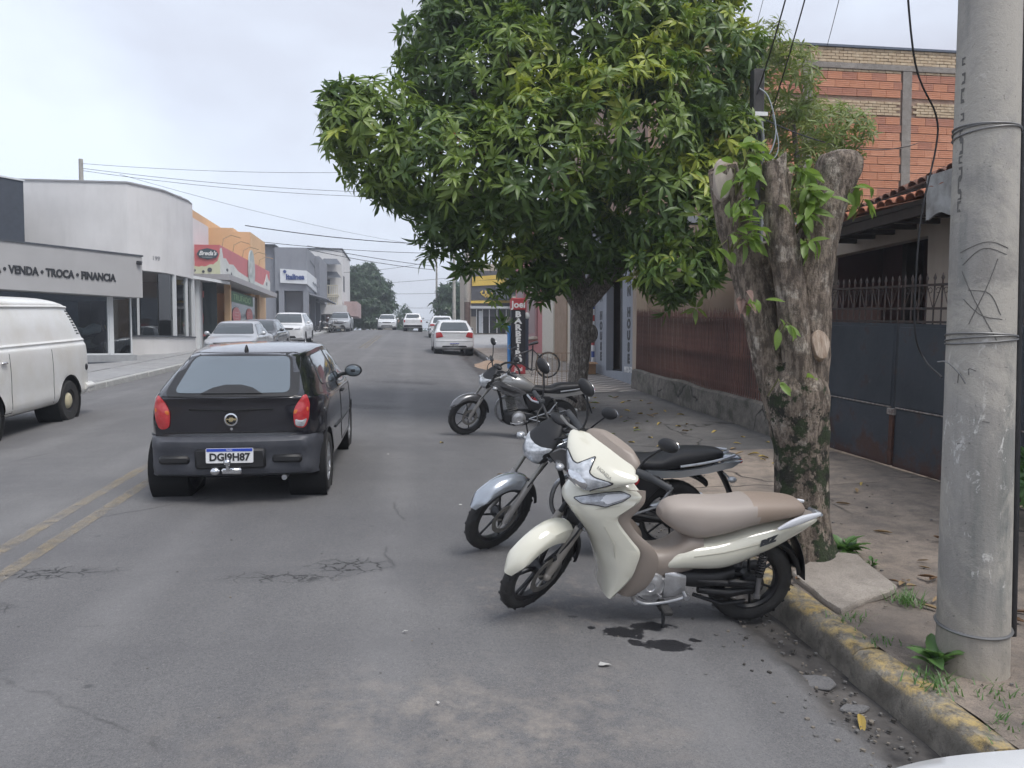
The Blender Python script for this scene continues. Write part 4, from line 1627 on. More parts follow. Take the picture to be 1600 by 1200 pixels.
# fence end pillar by the shop
pil = thing('brick_pier', 'narrow stained render pier between picket fence and grey lettered shop', 'pillar', (5.12, 17.02, ZSR(5.1, 17)))
MB().box2((-.1, -.1, -.3), (.14, .2, 3.3)).build('shaft', plaster('stained_pier', (.42, .34, .27), (.12, .08, .06), amt=.9), pil)
MB().box2((-.125, -.12, 3.3), (.165, .22, 3.38)).build('cap', M_OLDW, pil)
bx = thing('meter_box', 'pale grey electricity meter box seen between the brown pickets', 'meter box', (5.16, 10.75, ZSR(5, 10.75) + 1.0))
MB().box2((-.09, -.17, 0), (.04, .17, .58), bev=.012).build('case', M('grey_paint_box', (.36, .37, .40), .6, var=.3), bx)
MB().box2((-.098, -.12, .30), (-.0905, .12, .52), bev=.003).build('window', M_GLASS, bx)

# ---- the low house behind the gate
hs = thing('tiled_house', 'low beige house with dark maroon porch and clay tile roofs behind the gate', 'house', (0, 0, 0))
BW = MB()
BW.box2((7.2, 10.05, 3.27), (7.4, 16.6, 3.9))
BW.box2((7.2, 5.2, 0), (7.4, 10.05, 3.9))
BW.box2((7.2, 12.7, 0), (7.4, 16.6, 3.27))
BW.box2((7.4, 16.4, 0), (12, 16.6, 4.4))
BW.build('wall', M_BEIGE, hs)
yard_back = MB()
yard_back.box2((6.1, 9.6, 0), (6.22, 16.9, 2.25))
yard_back.build('yard_dark_backing', plaster('brown_dark_backing', (.085, .045, .036), (.04, .022, .018), amt=.8), hs)  # added dark sheet that stands for the dim yard behind the pickets
PW = MB()
PW.box2((8.25, 9.0, 0), (8.4, 13.2, 3.8))
PW.box2((7.4, 9.85, 0), (8.25, 10.05, 3.8))
PW.box2((7.4, 12.7, 0), (8.25, 12.9, 3.8))
PW.build('porch_wall', M_MAROON, hs)
wn_ = obj('window', MB().box2((8.2, 10.35, 1.5), (8.25, 11.25, 3.1)).mesh('window', M_BLK), hs)
for k in range(9):
    MB().tube([(8.18, 10.42 + k * .095, 1.5), (8.18, 10.42 + k * .095, 3.1)], .008, 5).build('window_bar', M_IRON, wn_)
MB().box2((8.17, 10.30, 3.1), (8.25, 11.30, 3.18)).build('lintel', M_BEIGE, wn_)
MB().box2((7.9, 11.55, 0.3), (8.2, 11.65, 3.4)).build('porch_post', M_WOOD_D, hs)
# yard floor
MB().grid(lambda u, v: (5.3 + 7 * u, 5 + 12 * v, ZSR(5.3, 5 + 12 * v) - .03), 2, 6).build('yard', M_SIDE_D, kind='structure')


def tile_roof(parent, x0, z0, x1, z1, ya, yb, dz=0.0, m=None, rows=4, pitch=.2, ceil=True):
    sl = math.hypot(x1 - x0, z1 - z0)
    ang = math.atan2(z1 - z0, x1 - x0)
    L = sl / rows
    t = MB()
    t.lathe([(.085, -.02), (.095, L + .05)], (0, 0, 0), (1, 0, 0), 8, a0=-math.pi / 2 - .1 + math.pi / 2 + 0.0, a1=math.pi + .1) if False else None
    prof = [(.095 * math.cos(a), .075 * math.sin(a)) for a in [math.pi * q / 7 for q in range(8)]]
    vs = [(xx, p[0] * (1.0 if xx else .92), p[1] * (1.0 if xx else .92)) for xx in (0, -(L + .06)) for p in prof]
    vs += [(xx, p[0] * .86, p[1] * .86 - .004) for xx in (0, -(L + .06)) for p in prof]
    k = 8
    fs = [(i, i + 1, k + i + 1, k + i) for i in range(7)] + [(2 * k + i, 3 * k + i, 3 * k + i + 1, 2 * k + i + 1) for i in range(7)] \
        + [(k + i, k + i + 1, 3 * k + i + 1, 3 * k + i) for i in range(7)]
    t = MB().add(vs, fs, smooth=True)
    tm = t.mesh('roof_tile', m)
    n = int((yb - ya) / pitch)
    rf = obj('roof', MB().add([(x0, ya, z0 - .03), (x0, yb, z0 + dz - .03), (x1, yb, z1 + dz - .03), (x1, ya, z1 - .03),
                               (x0, ya, z0 - .09), (x0, yb, z0 + dz - .09), (x1, yb, z1 + dz - .09), (x1, ya, z1 - .09)],
                              [(0, 1, 2, 3), (4, 7, 6, 5), (0, 4, 5, 1), (1, 5, 6, 2), (2, 6, 7, 3), (3, 7, 4, 0)], smooth=False).mesh('roof', M_WOOD_D), parent)
    for i in range(n):
        yy = ya + (i + .5) * (yb - ya) / n
        zz = z0 + dz * (yy - ya) / (yb - ya)
        for r_ in range(rows):
            f = (r_ + 1) / rows
            o = obj('roof_tile', tm, rf, (x0 + (x1 - x0) * f, yy + rnd.uniform(-.008, .008), zz + (z1 - z0) * f + .012 * (1) + rnd.uniform(-.006, .006)))
            o.rotation_euler = (0, -ang, R(rnd.uniform(-1.5, 1.5)))
    return rf


tile_roof(hs, 6.2, 3.55, 8.3, 4.02, 7.2, 11.9, 0, M_TERRA, rows=3)
tile_roof(hs, 7.35, 4.36, 10.6, 5.6, 7.0, 16.4, -.75, M_TERRA_D, rows=4)
for k in range(10):
    MB().box2((6.24, 7.3 + k * .5, 3.40), (8.2, 7.36 + k * .5, 3.47)).build('rafter', M_WOOD_D, hs)
MB().box2((6.22, 7.2, 3.33), (6.30, 11.9, 3.46)).build('eave_beam', M_WOOD_D, hs)
MB().box2((7.30, 6.2, 3.9), (7.42, 16.4, 4.02)).build('wall_plate', M_WOOD_D, hs)
vb = thing('valance_board', 'weathered grey board hanging from the tiled eave beside the concrete pole', 'board', (6.12, 7.95, 3.22))
mb = MB()
mb.grid(lambda u, v: (.01 * math.sin(v * 9), -.7 + 1.35 * v, .50 * u + (.035 * math.sin(v * 17) * (1 - u)) + .03 * v), 3, 24)
mb.grid(lambda u, v: (.03 + .01 * math.sin(v * 9), -.7 + 1.35 * v, .50 * u + (.035 * math.sin(v * 17) * (1 - u)) + .03 * v), 3, 24)
mb.build('sheet', M('weathered_sheet', (.42, .42, .42), .8, col2=(.22, .21, .20), scale=4), vb)

# ---- blue house wall right of the pole
bh = thing('blue_house', 'pale blue house front with dark roof edge at the far right behind the pole', 'house', (0, 0, 0))
MB().box2((5.35, 2.6, -.2), (5.6, 5.75, 3.55)).build('wall', plaster('pale_blue_wall', (.34, .44, .58), (.22, .27, .34)), bh)
MB().box2((5.32, 2.55, -.2), (5.63, 5.8, .35)).build('plinth', M_OLDW, bh)
mb = MB()
mb.box((5.35, 4.2, 3.72), (.9, 3.3, .16), bev=.04)
mb.build('roof_edge', M_TERRA_D, bh)

# ---- tall bare brick building
bb = thing('brick_building', 'tall unplastered building of grooved orange hollow bricks with concrete columns', 'building', (0, 18, 0))
M_MORT = concrete('mortar', (.36, .25, .19), (.42, .30, .23), (.28, .18, .14), False, 3)
M_CONC = concrete('raw_concrete', (.25, .225, .20), (.33, .30, .27), (.17, .15, .135), False, 2)
M_OR = [M('hollow_brick_a', (.58, .265, .155), .85, col2=(.50, .22, .13), scale=5, bump=.2, bscale=40),
        M('hollow_brick_b', (.62, .30, .185), .85, col2=(.55, .255, .155), scale=5, bump=.2, bscale=40),
        M('hollow_brick_c', (.47, .215, .14), .85, col2=(.38, .17, .115), scale=5, bump=.2, bscale=40)]
M_CREAM = M('cream_brick', (.56, .45, .31), .85, col2=(.42, .31, .20), scale=6, bump=.2, bscale=50)
w = MB()
w.box2((5.6, .03, -.2), (17.5, .3, 9.06))
w.box2((5.6, .3, -.2), (5.9, 14, 9.06))
w.box2((17.2, .3, -.2), (17.5, 14, 9.06))
w.build('wall', M_MORT, bb)
c = MB()
for X_ in (7.02, 9.60, 12.22, 14.85, 17.4):
    c.box2((X_ - .12, -.035, -.2), (X_ + .12, .02, 8.55), bev=.006)
c.box2((5.6, -.045, 8.55), (17.5, .02, 8.69), bev=.008)
c.build('concrete_frame', M_CONC, bb)
MB().box2((5.5, -.06, 9.062), (17.6, .4, 9.115)).build('flashing', M('dark_flashing', (.09, .11, .15), .5), bb)
# grooved block: front with four ribs
def block_mesh(Lb, mi):
    zs, g_ = [], .007
    prof = []
    for k in range(4):
        a = -.092 + k * .046
        prof += [(a + .003, 0), (a + .039, 0), (a + .0405, g_), (a + .0445, g_)]
    prof = prof[:-2]
    vs = [(sx * Lb / 2, d, z) for sx in (-1, 1) for (z, d) in prof]
    n = len(prof)
    fs = [(i, n + i, n + i + 1, i + 1) for i in range(n - 1)]
    o = len(vs)
    vs += [(sx * Lb / 2, .035, z) for sx in (-1, 1) for z in (prof[0][0], prof[-1][0])]
    fs += [tuple(range(n)) + (o + 1, o), tuple(range(2 * n - 1, n - 1, -1)) + (o + 2, o + 3), (0, o, o + 2, n), (n - 1, 2 * n - 1, o + 3, o + 1)]
    return MB().add(vs, fs, smooth=False).mesh('brick', M_OR[mi])


BM = [block_mesh(.38, k) for k in range(3)]
HM = [block_mesh(.18, k) for k in range(3)]
cols_x = [5.6, 7.02, 9.60, 12.22, 14.85]
rest = MB()
cr_ = MB()
nb = 0
for (za, zb_) in ((7.82, 8.49), (3.3, 7.44)):
    rows = int((zb_ - za) / .196)
    for r_ in range(rows):
        zz = zb_ - (r_ + .5) * .196
        for ca, cb in zip(cols_x[1:-1], cols_x[2:]):
            x = ca + .13 - (.19 if r_ % 2 else 0)
            k = vnoise((ca, zz * 2.0, 3))
            while x < cb - .14:
                a, b = max(x, ca + .125), min(x + .38, cb - .125)
                if b - a > .06:
                    pick = rnd.random() + .55 * vnoise((a * .9, 1.0, zz * 1.1)) + (.25 if zz > 7.0 else -.08)
                    mi = 2 if pick > .86 else (1 if pick < .42 else 0)
                    vis = 7.9 < (a + b) / 2 < 13.6 and zz > 4.3 and not ((a + b) / 2 > 11.6 and zz < 4.5)
                    if vis and nb < 298:
                        me = BM[mi] if b - a > .33 else HM[mi]
                        o = obj('brick', me, bb, ((a + b) / 2, -.012 + rnd.uniform(-.004, .004), zz))
                        o.scale = ((b - a) / (.38 if b - a > .33 else .18), 1, 1)
                        nb += 1
                    else:
                        rest.box(((a + b) / 2, .012, zz), (b - a, .045, .184), mi=mi)
                x += .388
rest.build('bricks', M_OR, bb, kind='stuff')
for (za, zb_, xa, xb) in ((8.70, 9.06, 5.6, 17.4), (7.46, 7.80, 7.14, 17.2), (8.49, 8.55, 7.14, 17.2)):
    rows = max(1, round((zb_ - za) / .072))
    for r_ in range(rows):
        zz = za + (r_ + .5) * (zb_ - za) / rows
        x = xa + (.11 if r_ % 2 else 0)
        while x < xb:
            if all(abs(x + .1 - q) > .235 for q in cols_x) or za > 8.6:
                cr_.box((x + .1, .008 + rnd.uniform(-.006, .006), zz), (.2, .05, (zb_ - za) / rows - .014))
            x += .214
cr_.build('cream_bricks', M_CREAM, bb, kind='stuff')

# ---- narrow grey shop with vertical lettering
ls = thing('lettered_shop', 'narrow grey shop front with LAN HOUSE painted down both sides of a dark doorway', 'shop', (0, 0, 0))
M_GREYW = plaster('grey_blue_wall', (.30, .32, .36), (.20, .21, .235), amt=.4)
w = MB()
w.box2((5.15, 17.25, .3), (5.35, 18.55, 4.6))
w.box2((5.15, 20.15, .3), (5.35, 21.35, 4.6))
w.box2((5.15, 18.55, .3), (5.35, 20.15, 1.10))
w.box2((5.15, 18.55, 3.5), (5.35, 20.15, 4.6))
w.box2((5.35, 21.15, .3), (9, 21.35, 4.6))
w.box2((8.8, 17.45, .3), (9, 21.15, 4.6))
w.box2((5.15, 17.25, 4.6), (9, 21.35, 4.75))
w.build('wall', M_GREYW, ls)
MB().box2((5.36, 17.27, .3), (9, 17.45, 4.55)).build('side_wall', plaster('tan_side_wall', (.30, .235, .19), (.14, .105, .085), amt=.8), ls)
MB().box2((5.30, 18.55, 1.1), (5.34, 19.3, 3.5)).build('door_leaf', M('dark_door', (.012, .014, .02), .5), ls)
MB().box2((5.33, 18.5, 1.1), (8.8, 20.2, 1.14)).build('shop_floor', M('dark_floor', (.03, .03, .035), .5), ls)
M_SIGNBLK = M('sign_black', (.025, .027, .032), .6)
M_WHITEL = M('white_lettering', (.72, .72, .72), .6)
zl = {0: 3.63, 1: 3.34, 2: 3.05, 3: 2.55, 4: 2.27, 5: 1.99, 6: 1.71, 7: 1.43}
for yc in (17.98, 20.72):
    for k, ch in enumerate('LANHOUSE'):
        text('letter', ch, .29, M_SIGNBLK, ls, (5.146, yc, zl[k] + (yc - 17.98) * .012), (0, -1, 0), (0, 0, 1), sx=1.2, extrude=.003, offset=.02)
text('phone_number', '99720-7211', .19, M_WHITEL, ls, (5.146, 17.92, 1.17), (0, -1, 0), (0, 0, 1), extrude=.003, offset=.006, sx=.95)
bp_ = thing('barber_pole', 'thin barber pole with red white and blue stripes at the grey shop corner', 'barber pole', (5.06, 21.3, 1.1))
for k in range(12):
    MB().cyl((0, 0, k * .17), (0, 0, (k + 1) * .17), .045, n=10).build('stripe', [M('stripe_red', (.42, .05, .05), .5), M_WHITEL, M('stripe_blue', (.05, .09, .30), .5), M_WHITEL][k % 4], bp_)
MB().ell((0, 0, 2.07), (.06, .06, .05), 10, 6).build('finial', M_CHROME, bp_)
cbx = thing('cardboard_box', 'brown cardboard box standing by the grey shop wall behind the trunk', 'box', (4.75, 20.9, ZSR(4.75, 20.9)))
MB().box((0, 0, .17), (.5, .42, .34), bev=.01).build('carton', M('cardboard', (.42, .25, .14), .85, var=.2), cbx)
MB().add([(-.25, -.21, .342), (.25, -.21, .342), (.29, -.36, .29), (-.29, -.36, .29)], [(0, 1, 2, 3)], smooth=False).build('flap', MATS['cardboard'], cbx)

# ---- block further on: brown doors, cream shutters, pink house
nb_ = thing('brown_shop', 'low brownish shop with closed roller door behind the street tree', 'shop', (0, 0, 0))
MB().box2((5.2, 21.5, .6), (9, 25.2, 5.2)).build('wall', plaster('grey_shop_wall', (.22, .22, .24)), nb_)
MB().box2((5.17, 21.9, .98), (5.2, 24.7, 3.6)).build('roller_door', M('dark_roller', (.10, .10, .11), .6), nb_)
ps = thing('cream_shop', 'shop with cream shutter panels and a brown door beside the pink house', 'shop', (0, 0, 0))
M_CREAMW = plaster('cream_wall', (.62, .56, .47), (.42, .35, .28))
MB().box2((5.2, 25.2, .6), (9, 30.55, 5.4)).build('wall', M_CREAMW, ps)
MB().box2((5.16, 25.6, 1.25), (5.2, 27.8, 4.2)).build('door', M('tan_door', (.34, .24, .17), .7, col2=(.26, .18, .12), scale=3), ps)
for k in range(9):
    MB().box2((5.15, 28.05 + k * .27, 1.3), (5.2, 28.30 + k * .27, 4.3), bev=.01).build('shutter_panel', M('cream_shutter', (.66, .62, .54), .6, var=.1), ps)
pk_ = thing('pink_house', 'two storey pink house beyond the barber sign', 'house', (0, 0, 0))
M_PINK = plaster('pink_wall', (.52, .215, .215), (.36, .16, .16), amt=.4)
MB().box2((5.2, 30.6, .6), (10, 38.8, 6.9)).build('wall', M_PINK, pk_)
MB().box2((5.12, 30.6, 6.9), (10.1, 38.9, 7.05)).build('cornice', M_CREAMW, pk_)
for (ya, yb) in ((31.9, 34.2), (35.4, 37.6)):
    f = obj('window', MB().box2((5.10, ya, 2.2), (5.2, yb, 4.9), bev=.02).mesh('window', M('dusty_pink_frame', (.40, .25, .25), .7)), pk_)
    MB().box2((5.085, ya + .15, 2.35), (5.10, yb - .15, 4.75)).build('shutter', M('rosy_shutter', (.36, .27, .27), .6, var=.15), f)
    MB().box2((5.0, ya - .1, 2.08), (5.2, yb + .1, 2.2), bev=.02).build('sill', M_CREAMW, f)

# ---- yellow and black shop across the side street
ys_ = thing('yellow_shop', 'shop with yellow bands, black awnings and a glazed front across the side street', 'shop', (0, 60, 0))
M_YEL = plaster('yellow_band', (.62, .43, .08), (.46, .33, .10))
M_CHAR = M('charcoal_wall', (.075, .075, .085), .7, var=.2)
M_TAN = plaster('tan_parapet', (.46, .40, .33), (.30, .25, .20))
MB().box2((4.15, .1, 2.4), (10, 8, 8.3)).build('wall', M_TAN, ys_)
w = MB()
w.box2((4.55, -.02, 4.2), (8.6, .1, 7.75))
w.build('fascia', M_CHAR, ys_)
for (a, b, c, d) in (((4.6, 6.95), (8.6, 7.30), .32, 0), ((4.6, 6.55), (8.6, 6.80), .40, 0), ((4.5, 5.22), (8.2, 5.28), .20, 0)):
    MB().prism([(a[0], a[1]), (b[0], b[1]), (b[0], b[1] + c), (a[0], a[1] + c)], (0, -.06, 0), (1, 0, 0), (0, 0, 1), .06).build('yellow_stripe', M_YEL, ys_)
MB().box2((4.3, -1.0, 4.78), (7.6, .1, 4.95)).build('canopy', M('grey_canopy', (.40, .41, .42), .6), ys_)
for (xa, zz) in ((6.4, 5.55), (7.2, 6.9)):
    MB().add([(xa, -1.1, zz), (9.4, -1.1, zz + .1), (9.4, -.03, zz + 1.0), (xa, -.03, zz + 1.0), (xa, -1.1, zz - .12), (9.4, -1.1, zz - .02)],
             [(0, 1, 2, 3), (0, 4, 5, 1), (0, 3, 4)], smooth=False).build('awning', M('black_awning', (.03, .034, .045), .7), ys_)
# emblem: a yellow script squiggle
em = MB()
em.tube([(5.25 + .9 * t + .10 * math.sin(t * 21), -.05, 6.05 + .16 * math.sin(t * 17) - .05 * t) for t in [q / 44 for q in range(45)]], .045, 6)
em.tube([(5.5 + .62 * t, -.05, 5.78 + .09 * math.sin(t * 19)) for t in [q / 30 for q in range(31)]], .035, 6)
em.build('emblem', M_YEL, ys_)
gf = obj('shop_window', MB().box2((4.95, .0, 2.9), (7.3, .1, 4.75)).mesh('shop_window', M('shop_glass', (.02, .035, .035), .1, spec=.7)), ys_)
for xx in (4.95, 5.42, 5.95, 6.55, 7.28):
    MB().box2((xx - .03, -.04, 2.9), (xx + .03, .0, 4.75)).build('mullion', M_WHITEL, gf)
dr = obj('door', MB().box2((5.12, -.05, 2.92), (5.42, -.005, 4.65), bev=.01).mesh('door', M('white_door', (.60, .62, .64), .5, var=.1)), ys_)
MB().cyl((5.38, -.09, 3.7), (5.38, -.05, 3.7), .03, n=8).build('handle', M_BLKP, dr)
fl = MB()
fl.lathe([(.30, -.01), (.34, 0), (.30, .01)], (6.95, -.03, 3.65), (0, -1, 0), 20)
fl.build('flag_disc_rim', M('flag_green', (.16, .34, .10), .5), gf)
MB().prism([(-.3, 0), (0, -.2), (.3, 0), (0, .2)], (6.95, -.03, 3.65), (1, 0, 0), (0, 0, 1), .012).build('flag_diamond', M('flag_yellow', (.45, .42, .12), .5), gf)
MB().lathe([(0, .012), (.11, .012), (.11, 0)], (6.95, -.03, 3.65), (0, -1, 0), 16).build('flag_globe', M('flag_blue', (.03, .06, .25), .5), gf)
cw = thing('cream_wall', 'short cream garden wall with orange foot beside the yellow shop', 'wall', (7.6, 58.5, ZC(58.5)))
MB().box2((0, 0, -.5), (6, .2, 2.9)).build('panel', M_CREAMW, cw)
MB().box2((-.05, -.06, -.5), (6, 0, .6)).build('foot', M('orange_foot', (.55, .30, .17), .8, var=.2), cw)
MB().box2((-.05, -.05, 2.9), (6, .25, 3.0)).build('coping', M_OLDW, cw)
# ================================================================== BUILDINGS, LEFT SIDE
M_SHOPC = plaster('shop_concrete', (.42, .415, .415), (.33, .325, .325), amt=.45)
M_WHITEW = plaster('white_wall', (.68, .67, .665), (.51, .50, .49), amt=.45)
M_WHITEF = M('white_frame', (.62, .64, .65), .5)
M_DARKG = M('dark_grey_wall', (.075, .085, .10), .7, var=.15)
M_PANE = None


def pane_mat():
    g = NG('shop_pane', 0.03)
    nt = g.nt
    t = nt.nodes.new('ShaderNodeBsdfTransparent')
    t.inputs['Color'].default_value = (.78, .83, .85, 1)
    gl = nt.nodes.new('ShaderNodeBsdfGlossy')
    gl.inputs['Roughness'].default_value = .02
    fr = nt.nodes.new('ShaderNodeFresnel')
    fr.inputs['IOR'].default_value = 1.6
    ad = g.math('ADD', fr.outputs[0], 0.07)
    mxs = nt.nodes.new('ShaderNodeMixShader')
    g.link(ad, mxs.inputs[0])
    g.link(t.outputs[0], mxs.inputs[1])
    g.link(gl.outputs[0], mxs.inputs[2])
    g.link(mxs.outputs[0], nt.nodes['Material Output'].inputs['Surface'])
    return g.m


M_PANE = pane_mat()

# ---- motorcycle showroom turned about 38 degrees to the street: local x runs along its front (left to right seen from the street), y goes inside
sr = thing('motorcycle_showroom', 'grey concrete showroom with lettered fascia and wide glass front at the far left', 'shop', (-8.86, 26.9, 0), R(52.5))
# local frame: +x to the right end, origin at the right end of the front
A_ = 9.0
z0 = 1.2
MB().box2((-A_, 0.0, 3.37), (0.0, 5.6, 4.72)).build('fascia', M_SHOPC, sr)
MB().box2((-A_, -.03, 4.72), (0.03, 5.6, 4.77)).build('coping', M_DARKG, sr)
w = MB()
w.box2((-A_, .35, .2), (-.02, 5.5, z0 + .28))
w.build('plinth', M('grey_plinth', (.34, .35, .36), .7, var=.15), sr)
MB().box2((-A_, .05, 1.0), (.12, .35, z0 + .06)).build('step', M_DARKG, sr)
MB().box2((-4.62, .50, z0 + .28), (-4.28, .75, 3.37)).build('pier', M_SHOPC, sr)
rm = MB()
rm.box2((-A_, 5.2, 1.4), (-.1, 5.4, 3.4))
rm.box2((-A_, .8, 1.47), (-.1, 5.2, 1.49))
rm.box2((-A_, .8, 3.33), (-.1, 5.2, 3.36))
rm.box2((-2.0, 3.2, 1.4), (-.3, 3.3, 3.36))
rm.build('showroom_interior', M('showroom_blue_grey', (.38, .43, .52), .6, var=.2), sr)
for (xa, xb) in ((-A_, -4.62), (-4.28, -.86), (-.74, -.06)):
    f = obj('shop_window', MB().box2((xa + .03, .56, z0 + .30), (xb - .03, .572, 3.37)).mesh('shop_window', M_PANE), sr)
    fr = MB()
    fr.box2((xa, .53, z0 + .28), (xa + .04, .6, 3.37))
    fr.box2((xb - .04, .53, z0 + .28), (xb, .6, 3.37))
    fr.box2((xa, .53, z0 + .28), (xb, .6, z0 + .33))
    fr.build('window_frame', M_WHITEF if xb > -1 else M_DARKG, f)
MB().box2((-.86, .50, z0 + .28), (-.74, .62, 3.37)).build('white_post', M_WHITEF, sr)
f = obj('side_window', MB().box2((-.06, .6, z0 + .30), (-.05, 3.6, 3.37)).mesh('side_window', M_PANE), sr)
text('fascia_lettering', 'COMPRA \u2022 VENDA \u2022 TROCA \u2022 FINANCIA', .325, M_SIGNBLK, sr, (-.95, -.004, 3.93), (1, 0, 0), (0, 0, 1), extrude=.02, offset=.012, align='RIGHT', sx=.75)
# mirrored lettering seen through the glass
text('window_lettering', 'JOEL | MOTO', .34, M('faint_white', (.22, .25, .30), .5), sr, (-2.0, 3.15, 3.02), (-1, 0, 0), (0, 0, 1), extrude=.004, offset=.008)
text('window_lettering', 'FINANCIAMENTO', .17, MATS['faint_white'], sr, (-2.6, 3.15, 2.66), (-1, 0, 0), (0, 0, 1), extrude=.004)
w = MB()
w.box2((-A_, 3.4, 4.72), (-1.9, 6.6, 7.2))
w.build('upper_storey', M('dark_slate_wall', (.055, .065, .085), .7, var=.2), sr)
MB().box2((-A_, 3.36, 7.2), (-1.87, 6.63, 7.25)).build('roof_flashing', M_WHITEF, sr)
fx = thing('flood_lamp', 'small black floodlight on the top corner of the lettered fascia', 'lamp', (-8.9, 26.75, 4.5))
MB().box((0, 0, 0), (.16, .10, .13), bev=.02).build('lamp_body', M_BLKP, fx)
MB().cyl((0, .05, 0), (0.02, .22, .05), .015, n=6).build('bracket', M_BLKP, fx)

# ---- white building with the rounded corner
cb_ = thing('white_building', 'white two storey building with rounded street corner and glazed ground floor', 'building', (0, 0, 0))
pts = [(-15.5, 30.0), (-13.0, 30.0), (-10.5, 30.0)]
pts = [(-15.5, 30.0), (-13.0, 30.0), (-10.4, 30.0), (-10.3, 30.08), (-9.58, 31.2), (-9.48, 31.45), (-9.16, 33.4)]
mb = MB()
n = len(pts)
def wring(z, inset=0.0):
    return [(p[0] - inset * .7, p[1] + inset * .7, z) for p in pts] + [(-9.2, 34.2, z), (-12, 40, z), (-15.5, 40, z)]
rings = [wring(4.62), wring(7.74)]
mb.loft(rings, True, smooth=False)
mb.build('upper_wall', M_WHITEW, cb_)
mb = MB()
mb.loft([wring(7.74, -.05), wring(7.80, -.05)], True, smooth=False)
mb.build('parapet_cap', M('grey_cap', (.30, .30, .31), .7), cb_)
mb = MB()
low = [(-11.2, 30.9), (-10.3, 30.9), (-9.75, 31.3), (-9.45, 32.2), (-9.3, 33.3), (-9.3, 34.2), (-12, 40), (-15.5, 40), (-15.5, 30.9)]
mb.loft([[(p[0] + .15 if p[1] < 36 else p[0], p[1] - .1 if p[1] < 36 else p[1], z) for p in low] for z in (.9, 2.14)], True, smooth=False)
mb.build('plinth', M_WHITEW, cb_)
MB().loft([[(p[0] + .2 if p[1] < 36 else p[0], p[1] - .15 if p[1] < 36 else p[1], z) for p in low] for z in (2.14, 2.19)], True, smooth=False).build('plinth_cap', M_DARKG, cb_)
for a, b in zip(low[:5], low[1:6]):
    d = Vector((b[0] - a[0], b[1] - a[1], 0))
    mb = MB()
    mb.prism([(0.03, 2.2), (d.length - .03, 2.2), (d.length - .03, 4.62), (.03, 4.62)], (a[0], a[1], 0), d.normalized(), (0, 0, 1), .02)
    mb.build('window_pane', M_PANE, cb_)
for (x, y, r) in ((-9.42, 32.2, .07), (-9.3, 33.35, .07), (-9.3, 34.2, .1), (-10.35, 30.9, .035), (-11.2, 30.9, .03)):
    MB().box2((x - r, y - r, 2.2), (x + r, y + r, 4.62)).build('post', M_WHITEF, cb_)
mb = MB()
mb.box2((-15.5, 35.5, 1.4), (-9.8, 35.6, 4.6))
mb.box2((-12.2, 31, 2.2), (-12.1, 35.5, 4.6))
mb.build('inner_wall', M('warm_grey_inside', (.20, .19, .18), .8, var=.15), cb_)
text('house_number', '199', .24, M('number_grey', (.30, .30, .32), .5), cb_, (-9.70, 31.0, 5.12), (.547, .837, 0), (0, 0, 1), extrude=.01)
MB().box2((-9.9, 34.2, 1.2), (-9.42, 37.6, 7.36)).build('side_wing', M_WHITEW, cb_)

# ---- orange ice cream shop with red and cream sign
ic = thing('ice_cream_shop', 'orange shop with a red and cream pictured sign band and glazed corner', 'shop', (0, 0, 0))
M_ORW = plaster('orange_wall', (.68, .45, .26), (.58, .38, .22), amt=.3)
M_SRED = M('sign_red', (.55, .15, .16), .5, var=.12, scale=2)
M_SCREAM = M('sign_cream', (.60, .60, .48), .5, col2=(.50, .52, .33), scale=1.2)
M_SWHITE = M('sign_white', (.62, .63, .60), .5, col2=(.50, .52, .50), scale=1.5)
mb = MB()
mb.box2((-15, 37.7, 1.5), (-11.0, 48, 8.7))
mb.box2((-11.0, 43.4, 1.5), (-9.6, 48, 8.2))
mb.box2((-9.6, 43.4, 1.5), (-8.7, 47.6, 8.0))
mb.build('wall', M_ORW, ic)
MB().box2((-15, 37.5, 1.5), (-10.6, 37.7, 8.75)).build('white_gable', M_WHITEW, ic)
sg = obj('sign_band', MB().box2((-9.5, 35.2, 4.95), (-8.35, 47.0, 6.22)).mesh('sign_band', M_SRED), ic)
# cream landscape along the bottom of the sign: frontal part then street part
mb = MB()
xs_ = [-9.5 + 1.15 * q / 12 for q in range(13)]
top = [5.28, 5.30, 5.27, 5.26, 5.30, 5.27, 5.29, 5.34, 5.38, 5.36, 5.45, 5.52, 5.85]
mb.prism([(xs_[0], 4.95)] + [(xs_[-1], 4.95)] + list(zip(xs_, top))[::-1], (0, 35.185, 0), (1, 0, 0), (0, 0, 1), .025)
mb.build('cream_motif', M_SCREAM, sg)
mb = MB()
yl_ = [35.19, 35.45, 35.7, 36.2, 36.8, 37.6, 38.6, 39.8, 41.0, 42.0, 43.0, 44.2, 45.0, 45.5, 46.0, 46.4, 46.99]
tp = [6.05, 6.12, 5.70, 5.75, 5.55, 5.62, 5.42, 5.35, 5.30, 5.25, 5.28, 5.25, 5.27, 5.55, 5.98, 5.75, 5.60]
mb.prism([(yl_[0], 4.95), (yl_[-1], 4.95)] + list(zip(yl_, tp))[::-1], (-8.34, 0, 0), (0, 1, 0), (0, 0, 1), .025)
mb.build('white_motif', M_SWHITE, sg)
for (cy, cz, ry, rz_) in ((36.4, 5.25, .18, .07), (37.2, 5.12, .1, .1), (45.9, 5.4, .12, .12)):
    MB().lathe([(0, .014), (1, .014), (1, 0)], (0, 0, 0), (1, 0, 0), 12).xform(Matrix.Translation((-8.33, cy, cz)) @ Matrix.Diagonal((1, ry, rz_, 1))).build('motif_spot', M_DARKG, sg)
